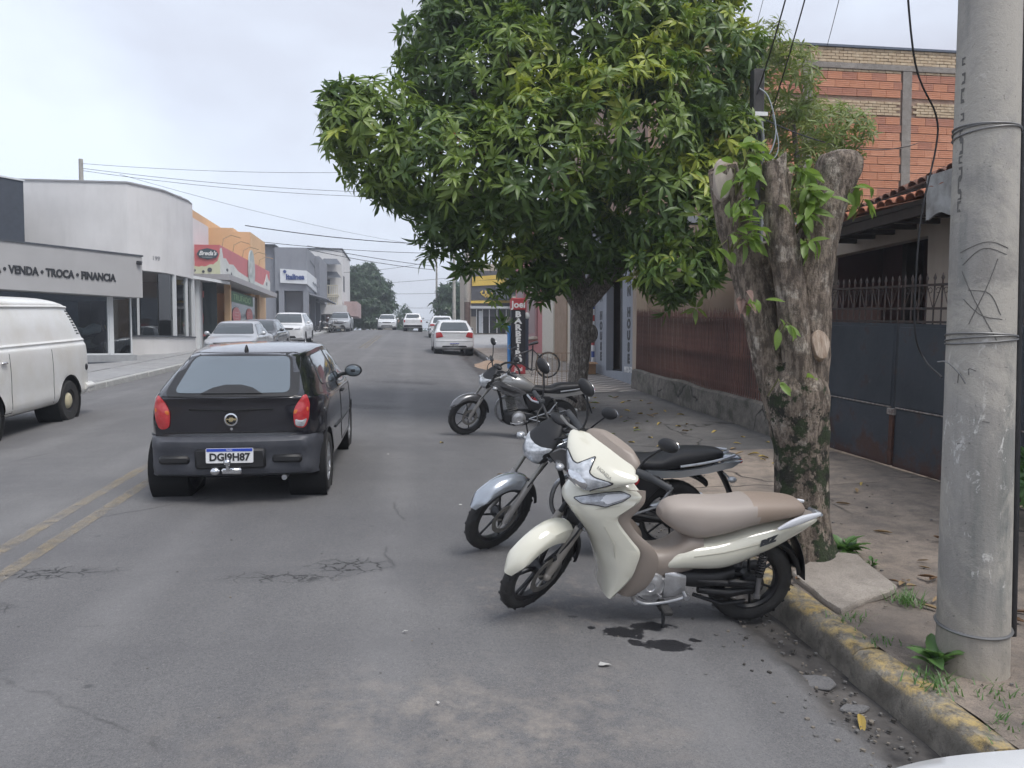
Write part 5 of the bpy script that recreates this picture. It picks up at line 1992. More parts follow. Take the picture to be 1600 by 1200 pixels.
for k, (cx, cz) in enumerate(((-9.42, 5.10), (-8.78, 5.13), (-9.05, 5.05))):
    MB().lathe([(0, .02), (.06 + .04 * (k == 1), .02), (.06 + .04 * (k == 1), 0)], (cx, 35.17, cz), (0, -1, 0), 9).build('motif_spot', M_DARKG, sg)
hx_ = [(-.45, .0), (-.35, .16), (0, .25), (.35, .16), (.45, 0), (.35, -.16), (0, -.25), (-.35, -.16)]
lg = obj('logo_plate', MB().prism(hx_, (-8.86, 35.17, 5.82), (1, 0, 0), (0, 0, 1), .04).mesh('logo_plate', M('logo_dark', (.06, .085, .10), .5)), sg)
text('logo_lettering', "Breda's", .26, M_WHITEL, lg, (-8.86, 35.145, 5.84), (1, 0, 0), (0, 0, 1), extrude=.004, offset=.008, shear=.35, sx=.95)
MB().box2((-9.1, 35.142, 5.67), (-8.66, 35.149, 5.68)).build('logo_stroke', M_WHITEL, lg)
ov = MB()
ov.prism([(1.05 * .95 * math.sin(t) * .75, 1.05 * math.cos(t) * 1.0) for t in [2 * PI * q / 24 for q in range(24)]], (-8.30, 41.6, 5.75), (0, 1, 0), (0, 0, 1), .06)
ovo = ov.build('picture_oval', M('oval_grey', (.30, .36, .36), .5, col2=(.50, .54, .52), scale=2.4), sg)
MB().prism([(.55 * math.sin(t), .42 * math.cos(t) + .05) for t in [2 * PI * q / 16 for q in range(16)]], (-8.265, 41.5, 5.75), (0, 1, 0), (0, 0, 1), .02).build('picture_blob', M('oval_pale', (.56, .57, .56), .5, col2=(.28, .32, .30), scale=5), ovo)
for k in range(5):
    yy = 36.6 + k * 2.1
    MB().tube([(-8.6, yy, 6.2), (-8.55, yy + .15, 6.7), (-8.3, yy + .5, 6.92), (-7.95, yy + .9, 6.85)], .022, 6).build('lamp_arm', M('tan_arm', (.35, .24, .14), .5), ic)
MB().box2((-10.6, 34.9, 4.68), (-7.9, 46.8, 4.93)).build('canopy', M('canopy_soffit', (.36, .35, .36), .7, var=.1), ic)
MB().add([(-10.2, 33.2, 4.78), (-7.95, 35.2, 4.50), (-7.95, 35.2, 4.62), (-10.2, 33.2, 4.9)], [(0, 1, 2, 3)], smooth=False).build('canopy_edge', M_WHITEF, ic)
mb = MB()
for (x, y) in ((-8.6, 37.6), (-8.6, 44.6), (-9.4, 35.4)):
    mb = MB().box2((x - .13, y - .13, 1.4), (x + .13, y + .13, 4.68))
    mb.build('post', M_ORW if x > -9 else M_WHITEF, ic)
gw = obj('shop_window', MB().box2((-8.66, 37.75, 1.6), (-8.6, 44.5, 4.5)).mesh('shop_window', M('shop_dark_glass', (.028, .04, .042), .08, spec=.7)), ic)
MB().box2((-8.59, 38.0, 3.95), (-8.57, 43.2, 4.45)).build('green_sign', M('sign_green', (.035, .13, .055), .5), gw)
text('sign_lettering', 'TRUFADO', .42, M('pale_green_ink', (.28, .48, .22), .5), gw, (-8.565, 40.6, 4.18), (0, 1, 0), (0, 0, 1), extrude=.003, sx=2.1)
for (yy, zz, r_) in ((39.3, 3.30, .42), (42.3, 3.45, .36)):
    d_ = MB().lathe([(0, .012), (r_, .012), (r_, 0)], (0, 0, 0), (1, 0, 0), 20).xform(Matrix.Translation((-8.585, yy, zz)) @ Matrix.Diagonal((1, 2.1, 1, 1)))
    dd = d_.build('round_sticker', M('sticker_red', (.50, .11, .13), .5, col2=(.56, .22, .20), scale=4), gw)
    for q in range(3):
        MB().box2((-8.570, yy - r_ * 1.1, zz + r_ * (.35 - q * .35)), (-8.566, yy + r_ * 1.1, zz + r_ * (.43 - q * .35))).build('sticker_line', M('sticker_pale', (.56, .35, .33), .5), dd)
fw_ = obj('shop_window', MB().box2((-10.6, 36.4, 1.5), (-8.8, 36.46, 4.68)).mesh('shop_window', MATS['shop_dark_glass']), ic)
for (xx, zz, a, b) in ((-9.72, 3.1, .06, .28), (-9.48, 3.05, .09, .36), (-10.15, 2.9, .12, .5)):
    MB().lathe([(0, .01), (1, .01), (1, 0)], (0, 0, 0), (0, -1, 0), 14).xform(Matrix.Translation((xx, 36.38, zz)) @ Matrix.Diagonal((a, 1, b, 1))).build('oval_sticker', MATS['sticker_red'], fw_)
MB().box2((-10.1, 36.36, 2.25), (-9.3, 36.38, 2.35)).build('red_strip', MATS['sticker_red'], fw_)
MB().box2((-10.15, 36.36, 4.0), (-9.35, 36.38, 4.3)).build('red_strip', MATS['sticker_red'], fw_)

# ---- grey corner store
gs = thing('grey_corner_store', 'two storey grey store with white Italinea sign on its corner', 'shop', (0, 0, 0))
M_GREY2 = plaster('mid_grey_wall', (.235, .245, .275), (.15, .155, .175), amt=.5)
mb = MB()
mb.box2((-14.5, 67, 2.4), (-11.4, 78, 10.3))
mb.box2((-11.4, 66.6, 6.55), (-8.8, 78.5, 10.15))
mb.box2((-8.82, 72, 6.0), (-8.4, 78.5, 10.1))
mb.build('upper_wall', M_GREY2, gs)
MB().box2((-14.6, 66.5, 10.3), (-11.35, 78, 10.4)).build('roof_cap', M_DARKG, gs)
MB().add([(-8.78, 68.5, 9.2), (-8.78, 77, 8.55), (-8.78, 77, 8.75), (-8.78, 68.5, 9.4)], [(0, 1, 2, 3)], smooth=False).build('shade_strip', M_DARKG, gs)
sgn = obj('sign_board', MB().add([(-10.95, 66.4, 7.2), (-8.75, 66.25, 7.1), (-8.55, 77.5, 6.5), (-8.55, 77.5, 7.9), (-8.75, 66.25, 8.2), (-10.95, 66.4, 8.36), (-10.95, 66.9, 7.2), (-10.95, 66.9, 8.36), (-9, 77.5, 6.5), (-9, 77.5, 7.9)],
                                 [(0, 1, 4, 5), (1, 2, 3, 4), (0, 5, 7, 6), (2, 8, 9, 3), (5, 4, 3, 9, 7), (0, 6, 8, 2, 1)], smooth=False).mesh('sign_board', M('signboard_white', (.66, .68, .70), .5, var=.06)), gs)
text('sign_lettering', 'Italinea', .62, M('navy_ink', (.03, .06, .20), .5), sgn, (-9.72, 66.28, 7.66), (1, -.06, 0), (0, 0, 1), extrude=.01, offset=.028, sx=.86)
MB().lathe([(0, .02), (.14, .02), (.14, 0)], (-10.56, 66.31, 8.12), (0, -1, 0), 8).build('palm_motif', MATS['navy_ink'], sgn)
MB().tube([(-8.6, 69 + q * .28, 7.42 + .1 * math.sin(q * 1.7)) for q in range(14)], .05, 5).build('script_mark', M('script_grey', (.30, .32, .36), .5), sgn)
for (x, y) in ((-10.9, 66.8), (-8.9, 66.8), (-8.9, 71.0), (-8.9, 75)):
    MB().box2((x - .22, y - .2, 2.6), (x + .22, y + .2, 6.55)).build('pillar', M_GREY2, gs)
mb = MB()
mb.box2((-14.5, 67.2, 2.6), (-11.4, 67.3, 6.4))
mb.build('dark_window', M('reddish_glass', (.05, .045, .055), .12, spec=.6, col2=(.10, .06, .065), scale=.8), gs)
MB().box2((-10.7, 67.2, 2.6), (-9.1, 67.3, 6.5)).build('window_pane', M('store_glass', (.085, .095, .115), .12, spec=.6), gs)
MB().box2((-9.3, 67.4, 2.6), (-9.2, 78, 6.4)).build('window_pane', MATS['store_glass'], gs)
for (yy, zz, c_) in ((68.3, 5.2, 0), (70.2, 5.3, 1), (72.4, 4.6, 0), (68.3, 3.6, 0), (70.3, 3.9, 1), (73.6, 3.4, 1)):
    MB().box2((-9.19, yy, zz - .5), (-9.16, yy + 1.2, zz + .4)).build('display_panel', [M_WHITEF, M('peach_display', (.50, .34, .28), .6)][c_], gs)
MB().add([(-9, 66.6, 6.5), (-7.3, 67.6, 6.05), (-7.3, 76, 6.05), (-9, 76, 6.5), (-9, 66.6, 6.35), (-7.3, 67.6, 5.95), (-7.3, 76, 5.95), (-9, 76, 6.35)],
         [(0, 1, 2, 3), (4, 7, 6, 5), (0, 4, 5, 1), (1, 5, 6, 2), (2, 6, 7, 3)], smooth=False).build('entrance_canopy', M_GREY2, gs)

# ---- white building with balconies beyond
wb_ = thing('balcony_building', 'white two storey building with dark awnings, balconies and a pink bay', 'building', (0, 0, 0))
mb = MB()
mb.box2((-14, 80, 3), (-7.1, 90, 11.7))
mb.build('wall', M_WHITEW, wb_)
MB().box2((-14.1, 79.9, 11.7), (-7.0, 90, 11.85)).build('parapet_cap', M_DARKG, wb_)
for (zz) in (10.05, 8.75):
    MB().add([(-8.9, 79.95, zz + .75), (-8.9, 78.3, zz), (-7.0, 78.3, zz), (-7.6, 79.95, zz + .75), (-8.9, 79.95, zz)], [(0, 1, 2, 3), (0, 4, 1)], smooth=False).build('awning', M('slate_awning', (.10, .11, .13), .7), wb_)
cr2 = M('cream_balcony', (.56, .52, .42), .7, var=.12)
for (zz, xa) in ((7.0, -9.0), (5.9, -9.0)):
    b = obj('balcony', MB().box2((xa, 78.6, zz), (-7.4, 80, zz + .14)).mesh('balcony', cr2), wb_)
    for k in range(9):
        MB().box2((xa + k * .19, 78.6, zz + .14), (xa + .06 + k * .19, 78.68, zz + .95)).build('baluster', cr2, b)
    MB().box2((xa, 78.58, zz + .95), (-7.4, 78.7, zz + 1.05)).build('handrail', cr2, b)
MB().box2((-9.0, 79.9, 7.1), (-8.3, 80, 8.7)).build('balcony_door', M_DARKG, wb_)
MB().box2((-7.09, 81.5, 7.6), (-7.05, 82.6, 9.2)).build('window', M_DARKG, wb_)
MB().box2((-9.3, 77.5, 5.1), (-6.6, 84, 6.0)).build('slab_band', M_WHITEW, wb_)
MB().box2((-6.9, 80, 5.0), (-5.6, 86, 6.5)).build('bay', plaster('dusty_pink', (.46, .34, .33)), wb_)
for k in range(5):
    MB().box2((-9.2 + k * .5, 79.9, 2.8), (-8.85 + k * .5, 79.98, 5.1)).build('shop_door', [M_DARKG, M('terracotta_door', (.30, .17, .15), .7), M_WHITEF, M('teal_door', (.12, .20, .24), .6), cr2][k], wb_)
fb = thing('low_house', 'low pale house with tiled roof between the far trees past the crest', 'house', (-3.6, 128, ZC(128)))
MB().box2((-3, -3, -1), (2.4, 3, 4.2)).build('wall', M_CREAMW, fb)
MB().add([(-3.4, -3.4, 4.2), (2.8, -3.4, 4.2), (2.8, 3.4, 4.2), (-3.4, 3.4, 4.2), (-3.4, 0, 5.8), (2.8, 0, 5.8)], [(0, 1, 5, 4), (2, 3, 4, 5), (0, 4, 3), (1, 2, 5)], smooth=False).build('roof', M_TERRA, fb)
# ================================================================== TREES AND PLANTS
def leaf_mat(name, c0, c1, rough=.42, trans=.3):
    g = NG(name, rough)
    ob = g.nt.nodes.new('ShaderNodeNewGeometry')
    c = g.mix(ob.outputs['Random Per Island'], c0, c1)
    g.color(c)
    t = g.nt.nodes.new('ShaderNodeBsdfTranslucent')
    lc = g.mix(0.5, c, (c1[0] * 1.5, c1[1] * 1.6, c1[2]))
    g.link(lc, t.inputs['Color'])
    mxs = g.nt.nodes.new('ShaderNodeMixShader')
    mxs.inputs[0].default_value = trans
    g.link(g.b.outputs[0], mxs.inputs[1])
    g.link(t.outputs[0], mxs.inputs[2])
    g.link(mxs.outputs[0], g.nt.nodes['Material Output'].inputs['Surface'])
    return g.m


M_LF_D = leaf_mat('mango_leaf_dark', (.055, .105, .026), (.10, .165, .036))
M_LF_M = leaf_mat('mango_leaf', (.115, .185, .032), (.19, .265, .048))
M_LF_Y = leaf_mat('mango_leaf_young_and_lit', (.24, .31, .045), (.38, .42, .075))  # new growth, and the lit tops of the crown put into leaf colour
M_LF_O = leaf_mat('mango_leaf_dry', (.34, .13, .04), (.42, .20, .07))
M_LF_P = leaf_mat('pale_tree_leaf', (.12, .17, .045), (.23, .27, .08), trans=.4)
M_LF_F = leaf_mat('far_leaf', (.026, .058, .030), (.055, .098, .045))
M_LF_S = leaf_mat('shoot_leaf', (.12, .22, .035), (.23, .33, .075), trans=.4)
M_LF_W = leaf_mat('weed_leaf', (.07, .155, .045), (.13, .24, .075), trans=.3)


def bark_mat(name, c0, c1, c2, moss=0.0, vs=7.0):
    g = NG(name, 0.92)
    x, y, z = g.xyz()
    v = g.map((1, 1, .32))
    c = g.mix(g.ramp(g.noise(vs, 9, .7, v), [(.36, 0.), (.62, 1.)]), c0, c1)
    pl = g.ramp(g.noise(vs * .9, 7, .75), [(.54, 0.), (.62, 1.)])
    c = g.mix(pl, c, c2)
    fi = g.ramp(g.noise(vs * 4, 8, .75, v), [(.44, .75), (.56, 0.)])
    c = g.mix(fi, c, tuple(q * .3 for q in c0))
    if moss:
        a = g.nt.nodes.new('ShaderNodeMapRange')
        a.inputs['From Min'].default_value = 1.55
        a.inputs['From Max'].default_value = .95
        g.link(z, a.inputs['Value'])
        m = g.ramp(g.math('ADD', g.noise(5.5, 9, .72), g.math('MULTIPLY', a.outputs[0], .155)), [(.645, 0.), (.672, moss)])
        mc = g.mix(g.ramp(g.noise(8, 5), [(.45, 0.), (.55, 1.)]), (.016, .017, .012), (.022, .040, .012))
        c = g.mix(m, c, mc)
    g.color(c)
    h = g.math('ADD', g.math('MULTIPLY', g.noise(vs * 2.2, 9, .72, v), 1.0), g.math('MULTIPLY', g.noise(60, 5), .35))
    g.bump(h, .9, .05)
    return g.m


M_BARK_S = bark_mat('stump_bark', (.19, .148, .115), (.33, .27, .215), (.50, .44, .37), .95)
M_BARK_M = bark_mat('mango_bark', (.20, .17, .145), (.32, .285, .25), (.46, .42, .38), 0, 9)
M_CUT = M('sawn_wood', (.50, .41, .33), .9, col2=(.27, .19, .135), scale=22, bump=.5, bscale=50, stretch=(1.6, 1, .35))
M_TWIG = M('twig', (.16, .12, .085), .9, var=.4)


def limb(mb, path, rad, n=26, step=.045, amp=.10, seed=0, wob=.015):
    P = catmull([tuple(p) + (r,) for p, r in zip(path, rad)], max(3, int(.3 / step)))
    pts = [Vector(p[:3]) for p in P]
    a_prev = None
    vs, fs = [], []
    k = len(pts)
    for i, p in enumerate(pts):
        d = (pts[min(i + 1, k - 1)] - pts[max(i - 1, 0)]).normalized()
        if a_prev is None:
            a_prev = Vector((1, 0, 0)) if abs(d.x) < .9 else Vector((0, 1, 0))
        a = (a_prev - d * a_prev.dot(d)).normalized()
        a_prev = a
        b = d.cross(a)
        for j in range(n):
            t = 2 * math.pi * j / n
            dr = a * math.cos(t) + b * math.sin(t)
            q = p + dr * P[i][3]
            ridge = noise.noise(Vector((dr.x * 2.2 + seed, dr.y * 2.2, q.z * 1.1)))
            fine = noise.noise(Vector((q.x * 16, q.y * 16, q.z * 7 + seed)))
            fin2 = noise.noise(Vector((q.x * 42, q.y * 42, q.z * 22 + seed)))
            vs.append(p + dr * P[i][3] * (1 + amp * 1.1 * ridge + amp * .5 * fine + amp * .22 * fin2))
    for i in range(k - 1):
        for j in range(n):
            fs.append((i * n + j, i * n + (j + 1) % n, (i + 1) * n + (j + 1) % n, (i + 1) * n + j))
    fs.append(tuple((k - 1) * n + j for j in range(n)))
    fs.append(tuple(range(n - 1, -1, -1)))
    return mb.add(vs, fs), vs[(k - 1) * n:]


# ---- pollarded stump by the pole: pixel-free frame, dx along the street-facing direction, dz up
ST = Vector((2.72, 5.06, ZSR(2.72, 5.06)))
stump = thing('pollarded_tree', 'thick mossy trunk with three sawn-off limbs and fresh green shoots beside the concrete pole', 'tree', ST, 0)
sr_, sf_ = Vector((.992, -.128, 0)), Vector((.128, .992, 0))


def sp(px, py, depth=0.0):
    return sr_ * ((px - 1255) / 224.0) + Vector((0, 0, (875 - py) / 224.0)) + sf_ * depth


mb = MB()
limb(mb, [sp(1258, 905), sp(1257, 862), sp(1255, 830), sp(1254, 760), sp(1252, 700), sp(1245, 650), sp(1240, 610), sp(1230, 570, .12), sp(1216, 500, .20), sp(1206, 430, .22), sp(1196, 375, .23)],
     [.27, .215, .188, .178, .182, .205, .205, .16, .16, .13, .08], n=40, amp=.12, seed=1.3)
trk = mb.build('trunk', M_BARK_S, stump)
for (pts_, rad, sd, nm) in (
        ([sp(1226, 650, .04), sp(1206, 575, .06), sp(1190, 490, .10), sp(1170, 415, .13), sp(1151, 345, .14), sp(1138, 290, .14), sp(1131, 256, .14)], [.115, .122, .116, .112, .112, .108, .098], 4.1, 'l'),
        ([sp(1243, 610, -.09), sp(1232, 525, -.10), sp(1222, 455, -.11), sp(1208, 385, -.12), sp(1197, 330, -.12), sp(1192, 290, -.12), sp(1193, 262, -.12)], [.105, .10, .098, .095, .092, .086, .078], 6.7, 'm'),
        ([sp(1255, 620), sp(1258, 540), sp(1258, 470), sp(1265, 400), sp(1279, 335), sp(1292, 290), sp(1301, 262), sp(1303, 246), sp(1303, 238)], [.14, .15, .15, .14, .132, .138, .15, .13, .07], 9.2, 'r'),
        ([sp(1222, 340, .1), sp(1224, 300, .1), sp(1227, 262, .1)], [.05, .048, .05], 2.2, 's')):
    mb = MB()
    _, ring = limb(mb, pts_, rad, n=30, amp=.13, seed=sd)
    lo_ = mb.build('limb', M_BARK_S, stump)
    if nm in 'lms':
        c = sum((Vector(v) for v in ring), Vector()) / len(ring)
        tilt = {'l': .05, 'm': .9, 's': .2}[nm]
        vs = [Vector(v) * 1.0 for v in ring]
        vs = [c + (v - c) * .97 + Vector((0, 0, .012 + tilt * (v - c).dot(sr_))) for v in vs]
        low = [c + (v - c) * 1.0 - Vector((0, 0, .03)) for v in [Vector(q) for q in ring]]
        n = len(vs)
        f = MB().add(vs + low, [tuple(range(n))] + [(n + j, n + (j + 1) % n, (j + 1) % n, j) for j in range(n)], smooth=False)
        f.build('sawn_end', M_CUT if nm != 'm' else M_BARK_S, lo_)
# pale sawn faces
def cut_face(c, rx, rz, nrm, m=M_CUT):
    nv = Vector(nrm).normalized()
    u = Vector((0, 0, 1)).cross(nv).normalized()
    w = nv.cross(u)
    vs = [c + nv * .02] + [c + u * (rx * math.cos(t) * (1 + .12 * math.sin(3 * t))) + w * (rz * math.sin(t) - .25 * rx * math.cos(t)) + nv * .012 for t in [2 * PI * q / 20 for q in range(20)]] \
        + [c + (u * (rx * math.cos(t)) + w * (rz * math.sin(t) - .25 * rx * math.cos(t))) * 1.25 - nv * .06 for t in [2 * PI * q / 20 for q in range(20)]]
    return MB().add(vs, [(0, 1 + j, 1 + (j + 1) % 20) for j in range(20)] + [(1 + j, 21 + j, 21 + (j + 1) % 20, 1 + (j + 1) % 20) for j in range(20)])


cut_face(sp(1263, 536, -.165), .058, .095, (-.05, -1, .12)).build('sawn_face', M_CUT, trk)
cut_face(sp(1126, 278, .055), .06, .135, (-.35, -1, .10), M('grey_sawn_wood', (.50, .44, .38), .85, col2=(.34, .28, .23), scale=12, stretch=(1, 1, .25))).build('sawn_face', MATS['grey_sawn_wood'], stump)


def leaf_geo(L, W, droop=.25, fold=.12, seg=4):
    """one leaf along +x, folded along its midrib"""
    vs, fs = [], []
    for i in range(seg + 1):
        f = i / seg
        w = W * .5 * (math.sin(math.pi * min(1, f * .92 + .06)) ** .8) if 0 < i < seg else W * .03
        x, z = L * f, -droop * L * f * f
        vs += [(x, -w, z + fold * w * 2), (x, 0, z), (x, w, z + fold * w * 2)]
    for i in range(seg):
        o = i * 3
        fs += [(o, o + 1, o + 4, o + 3), (o + 1, o + 2, o + 5, o + 4)]
    return vs, fs


# shoots growing from the stump: every leaf its own part
shoot_leaf = [MB().add(*leaf_geo(L, W, d, .18)).mesh('leaf', M_LF_S) for (L, W, d) in ((.145, .062, .3), (.125, .055, .55), (.165, .06, .15))]
rnd = random.Random(21)
stm = MB()
for (px, py, rr, cnt, dep) in ((1146, 282, 24, 16, -.12), (1150, 325, 28, 20, -.14), (1136, 375, 22, 14, -.15), (1158, 372, 14, 8, -.15), (1158, 246, 20, 12, -.06),
                               (1236, 270, 13, 11, -.08), (1242, 305, 15, 16, -.12), (1238, 345, 12, 13, -.14), (1238, 382, 8, 6, -.16), (1268, 312, 6, 2, -.18), (1332, 292, 12, 6, .05), (1340, 318, 8, 3, .0),
                               (1165, 470, 8, 4, -.16), (1204, 508, 8, 4, -.2), (1193, 592, 4, 2, -.22), (1240, 585, 3, 1, -.24), (1305, 306, 6, 2, -.16)):
    c = sp(px, py, dep)
    for k in range(int(cnt * 1.35)):
        p = c + sr_ * (rnd.gauss(0, .5) * rr / 224) + Vector((0, 0, rnd.gauss(0, .5) * rr / 224)) + sf_ * rnd.uniform(-.09, .05)
        o = obj('leaf', rnd.choice(shoot_leaf), stump, p)
        o.rotation_euler = (R(rnd.uniform(-50, 50)), R(rnd.uniform(-15, 70)), R(rnd.uniform(-170, 20)))
        s = rnd.uniform(.65, 1.1)
        o.scale = (s, s, s)
        if k % 3 == 0:
            stm.tube([c + Vector((0, .12, -.1)), (c + p) / 2 + Vector((0, 0, .02)), p], [.005, .004, .002], 5)
stm.build('shoot_stems', M('shoot_stem', (.16, .17, .06), .7), stump, kind='stuff')
# a dead curled leaf cluster
q = MB()
for k in range(7):
    v, f = leaf_geo(.10, .05, rnd.uniform(.4, 1.2), .4)
    M4 = Matrix.Translation(sp(1140, 466, -.22) + Vector((rnd.uniform(-.03, .03), 0, rnd.uniform(-.05, .05)))) @ Matrix.Rotation(rnd.uniform(0, 6.3), 4, 'Z') @ Matrix.Rotation(rnd.uniform(-.5, 1.5), 4, 'Y')
    q.add([M4 @ Vector(p) for p in v], f)
q.build('dead_leaves', M('dry_leaf_grey', (.26, .17, .14), .85, var=.3), stump, kind='stuff')


# ---- leafy crowns with numpy
def whorl(nl, L, W, seed, up=.25, seg=4):
    r_ = random.Random(seed)
    V, F = [], []
    for k in range(nl):
        v, f = leaf_geo(L * r_.uniform(.6, 1.15), W * r_.uniform(.8, 1.15), r_.uniform(.15, .85), .16, seg)
        a = 2 * math.pi * k / nl + r_.uniform(-.4, .4)
        M4 = Matrix.Rotation(a, 4, 'Z') @ Matrix.Rotation(-up + r_.uniform(-.5, .6), 4, 'Y') @ Matrix.Rotation(r_.uniform(-.4, .4), 4, 'X') @ Matrix.Translation((.015, 0, 0))
        o = len(V)
        V += [tuple(M4 @ Vector(p)) for p in v]
        F += [tuple(i + o for i in q) for q in f]
    return np.array(V), np.array(F)


def crown_mesh(name, wh, places, mats):
    """places: (position, rotation 3x3, scale, variant, material)"""
    Vs, Fs, Ms = [], [], []
    o = 0
    for (p, rot, s, k, mi) in places:
        v, f = wh[k]
        Vs.append((v * s) @ rot.T + p)
        Fs.append(f + o)
        Ms.append(np.full(len(f), mi, np.int32))
        o += len(v)
    V = np.concatenate(Vs).astype(np.float32)
    F = np.concatenate(Fs).astype(np.int32)
    me = bpy.data.meshes.new(name)
    me.vertices.add(len(V))
    me.vertices.foreach_set('co', V.ravel())
    me.loops.add(F.size)
    me.loops.foreach_set('vertex_index', F.ravel())
    me.polygons.add(len(F))
    me.polygons.foreach_set('loop_start', np.arange(0, F.size, 4, dtype=np.int32))
    me.polygons.foreach_set('material_index', np.concatenate(Ms))
    me.polygons.foreach_set('use_smooth', np.ones(len(F), dtype=bool))
    for m in mats:
        me.materials.append(m)
    me.update(calc_edges=True)
    return me


def orient(axis, spin):
    z = np.array(axis, float)
    z /= np.linalg.norm(z)
    a = np.array([math.cos(spin), math.sin(spin), 0.3])
    x = a - z * a.dot(z)
    x /= np.linalg.norm(x)
    return np.stack([x, np.cross(z, x), z], 1)


def scatter(lobes, spacing, rng, fill=.55, inner=.62, jit=.12):
    """points over a union of ellipsoids: mostly on the outside, thinning inwards"""
    P = []
    for (c, r) in lobes:
        c, r = np.array(c), np.array(r)
        n = int(4 * math.pi * ((r[0] * r[1]) ** 1.6 / 3 + (r[0] * r[2]) ** 1.6 / 3 + (r[1] * r[2]) ** 1.6 / 3) ** (1 / 1.6) / spacing ** 2 * (1 + fill))
        for i in range(n):
            d = rng.normal(size=3)
            d /= np.linalg.norm(d)
            lump = 1 + .20 * noise.noise(Vector(d * 2.3 + c))
            rad = lump * (1 - jit * abs(rng.normal())) if rng.random() < 1 / (1 + fill) else rng.uniform(.45, .92)
            p = c + d * r * rad
            ok = True
            for (c2, r2) in lobes:
                if c2 is c:
                    continue
                q = (p - np.array(c2)) / np.array(r2)
                if (q ** 2).sum() < inner ** 2:
                    ok = False
                    break
            if ok:
                P.append((p, d))
    return P


rng = np.random.default_rng(5)
TB = np.array([2.89, 13.44, ZSR(2.89, 13.44)])
mango = thing('mango_tree', 'big dark green mango tree with a pale trunk spreading over the parked motorbikes', 'tree', tuple(TB), 0)
rel = lambda x, y, z: (x - TB[0], y - TB[1], z - TB[2])
mb = MB()
limb(mb, [rel(2.87, 13.44, .5), rel(2.9, 13.44, .85), rel(2.93, 13.44, 1.3), rel(2.97, 13.44, 1.8), rel(2.99, 13.44, 2.25), rel(2.98, 13.44, 2.6)], [.24, .185, .172, .178, .19, .17], n=30, amp=.10, seed=3.3, step=.06)
mb.ell(rel(3.14, 13.38, 1.95), (.13, .12, .17), 14, 9)
mb.build('trunk', M_BARK_M, mango)
for k, (pts_, rad) in enumerate((
        ([rel(2.98, 13.44, 2.4), rel(2.6, 13.3, 2.9), rel(2.0, 13.0, 3.5), rel(1.2, 12.7, 4.1), rel(.4, 12.5, 4.6)], [.16, .13, .10, .07, .04]),
        ([rel(2.98, 13.44, 2.4), rel(2.9, 13.5, 3.1), rel(2.8, 13.5, 4.2), rel(2.7, 13.5, 5.5), rel(2.6, 13.5, 6.8)], [.17, .14, .12, .09, .05]),
        ([rel(2.98, 13.44, 2.4), rel(3.4, 13.1, 2.9), rel(3.8, 12.4, 3.4), rel(4.0, 11.8, 3.9)], [.15, .12, .09, .05]),
        ([rel(2.98, 13.44, 2.5), rel(3.4, 13.6, 3.2), rel(4.2, 13.2, 4.4), rel(4.8, 12.8, 5.8)], [.15, .12, .09, .05]),
        ([rel(2.9, 13.5, 2.7), rel(2.4, 13.8, 3.6), rel(1.5, 13.8, 5.0), rel(1.0, 13.6, 6.4)], [.13, .10, .07, .04]))):
    mb = MB()
    limb(mb, pts_, rad, n=14, amp=.08, seed=k * 2.1, step=.1)
    mb.build('branch', M_BARK_M, mango)
lobes = [((-.45, 12.5, 5.05), (.95, 1.0, .80)), ((-1.0, 12.6, 5.5), (.42, .5, .40)), ((.10, 12.4, 4.35), (.85, .85, .55)), ((.65, 12.0, 4.45), (1.05, 1.1, .95)), ((.85, 13.4, 6.6), (1.1, 1.2, 1.1)), ((1.1, 13.6, 8.1), (1.1, 1.2, 1.0)),
         ((2.6, 13.4, 7.2), (1.5, 1.4, 1.3)), ((2.8, 13.6, 8.9), (1.7, 1.5, 1.2)), ((1.95, 11.6, 4.55), (1.15, 1.0, 1.15)), ((1.7, 12.5, 5.9), (1.2, 1.2, 1.1)), ((3.4, 11.6, 5.1), (1.35, 1.1, 1.2)), ((3.2, 12.2, 6.6), (1.3, 1.1, 1.0)),
         ((4.0, 11.4, 3.75), (.92, .85, .85)), ((4.85, 12.5, 6.3), (1.0, 1.0, 1.05)), ((4.6, 13.2, 7.9), (1.2, 1.2, 1.0)), ((2.65, 12.3, 3.5), (.80, .8, .5)), ((3.85, 11.1, 2.85), (.62, .55, .42)), ((4.75, 11.7, 4.7), (.75, .75, .9)),
         ((1.0, 12.1, 3.55), (.55, .6, .36)), ((1.75, 12.5, 3.1), (.50, .5, .36)), ((4.55, 11.5, 3.2), (.42, .45, .38)), ((2.3, 12.3, 2.85), (.36, .4, .28)), ((.55, 12.3, 3.55), (.32, .35, .28)), ((3.3, 12.6, 3.25), (.6, .6, .4))]
PTS = scatter(lobes, .235, rng, fill=.6, inner=.70)
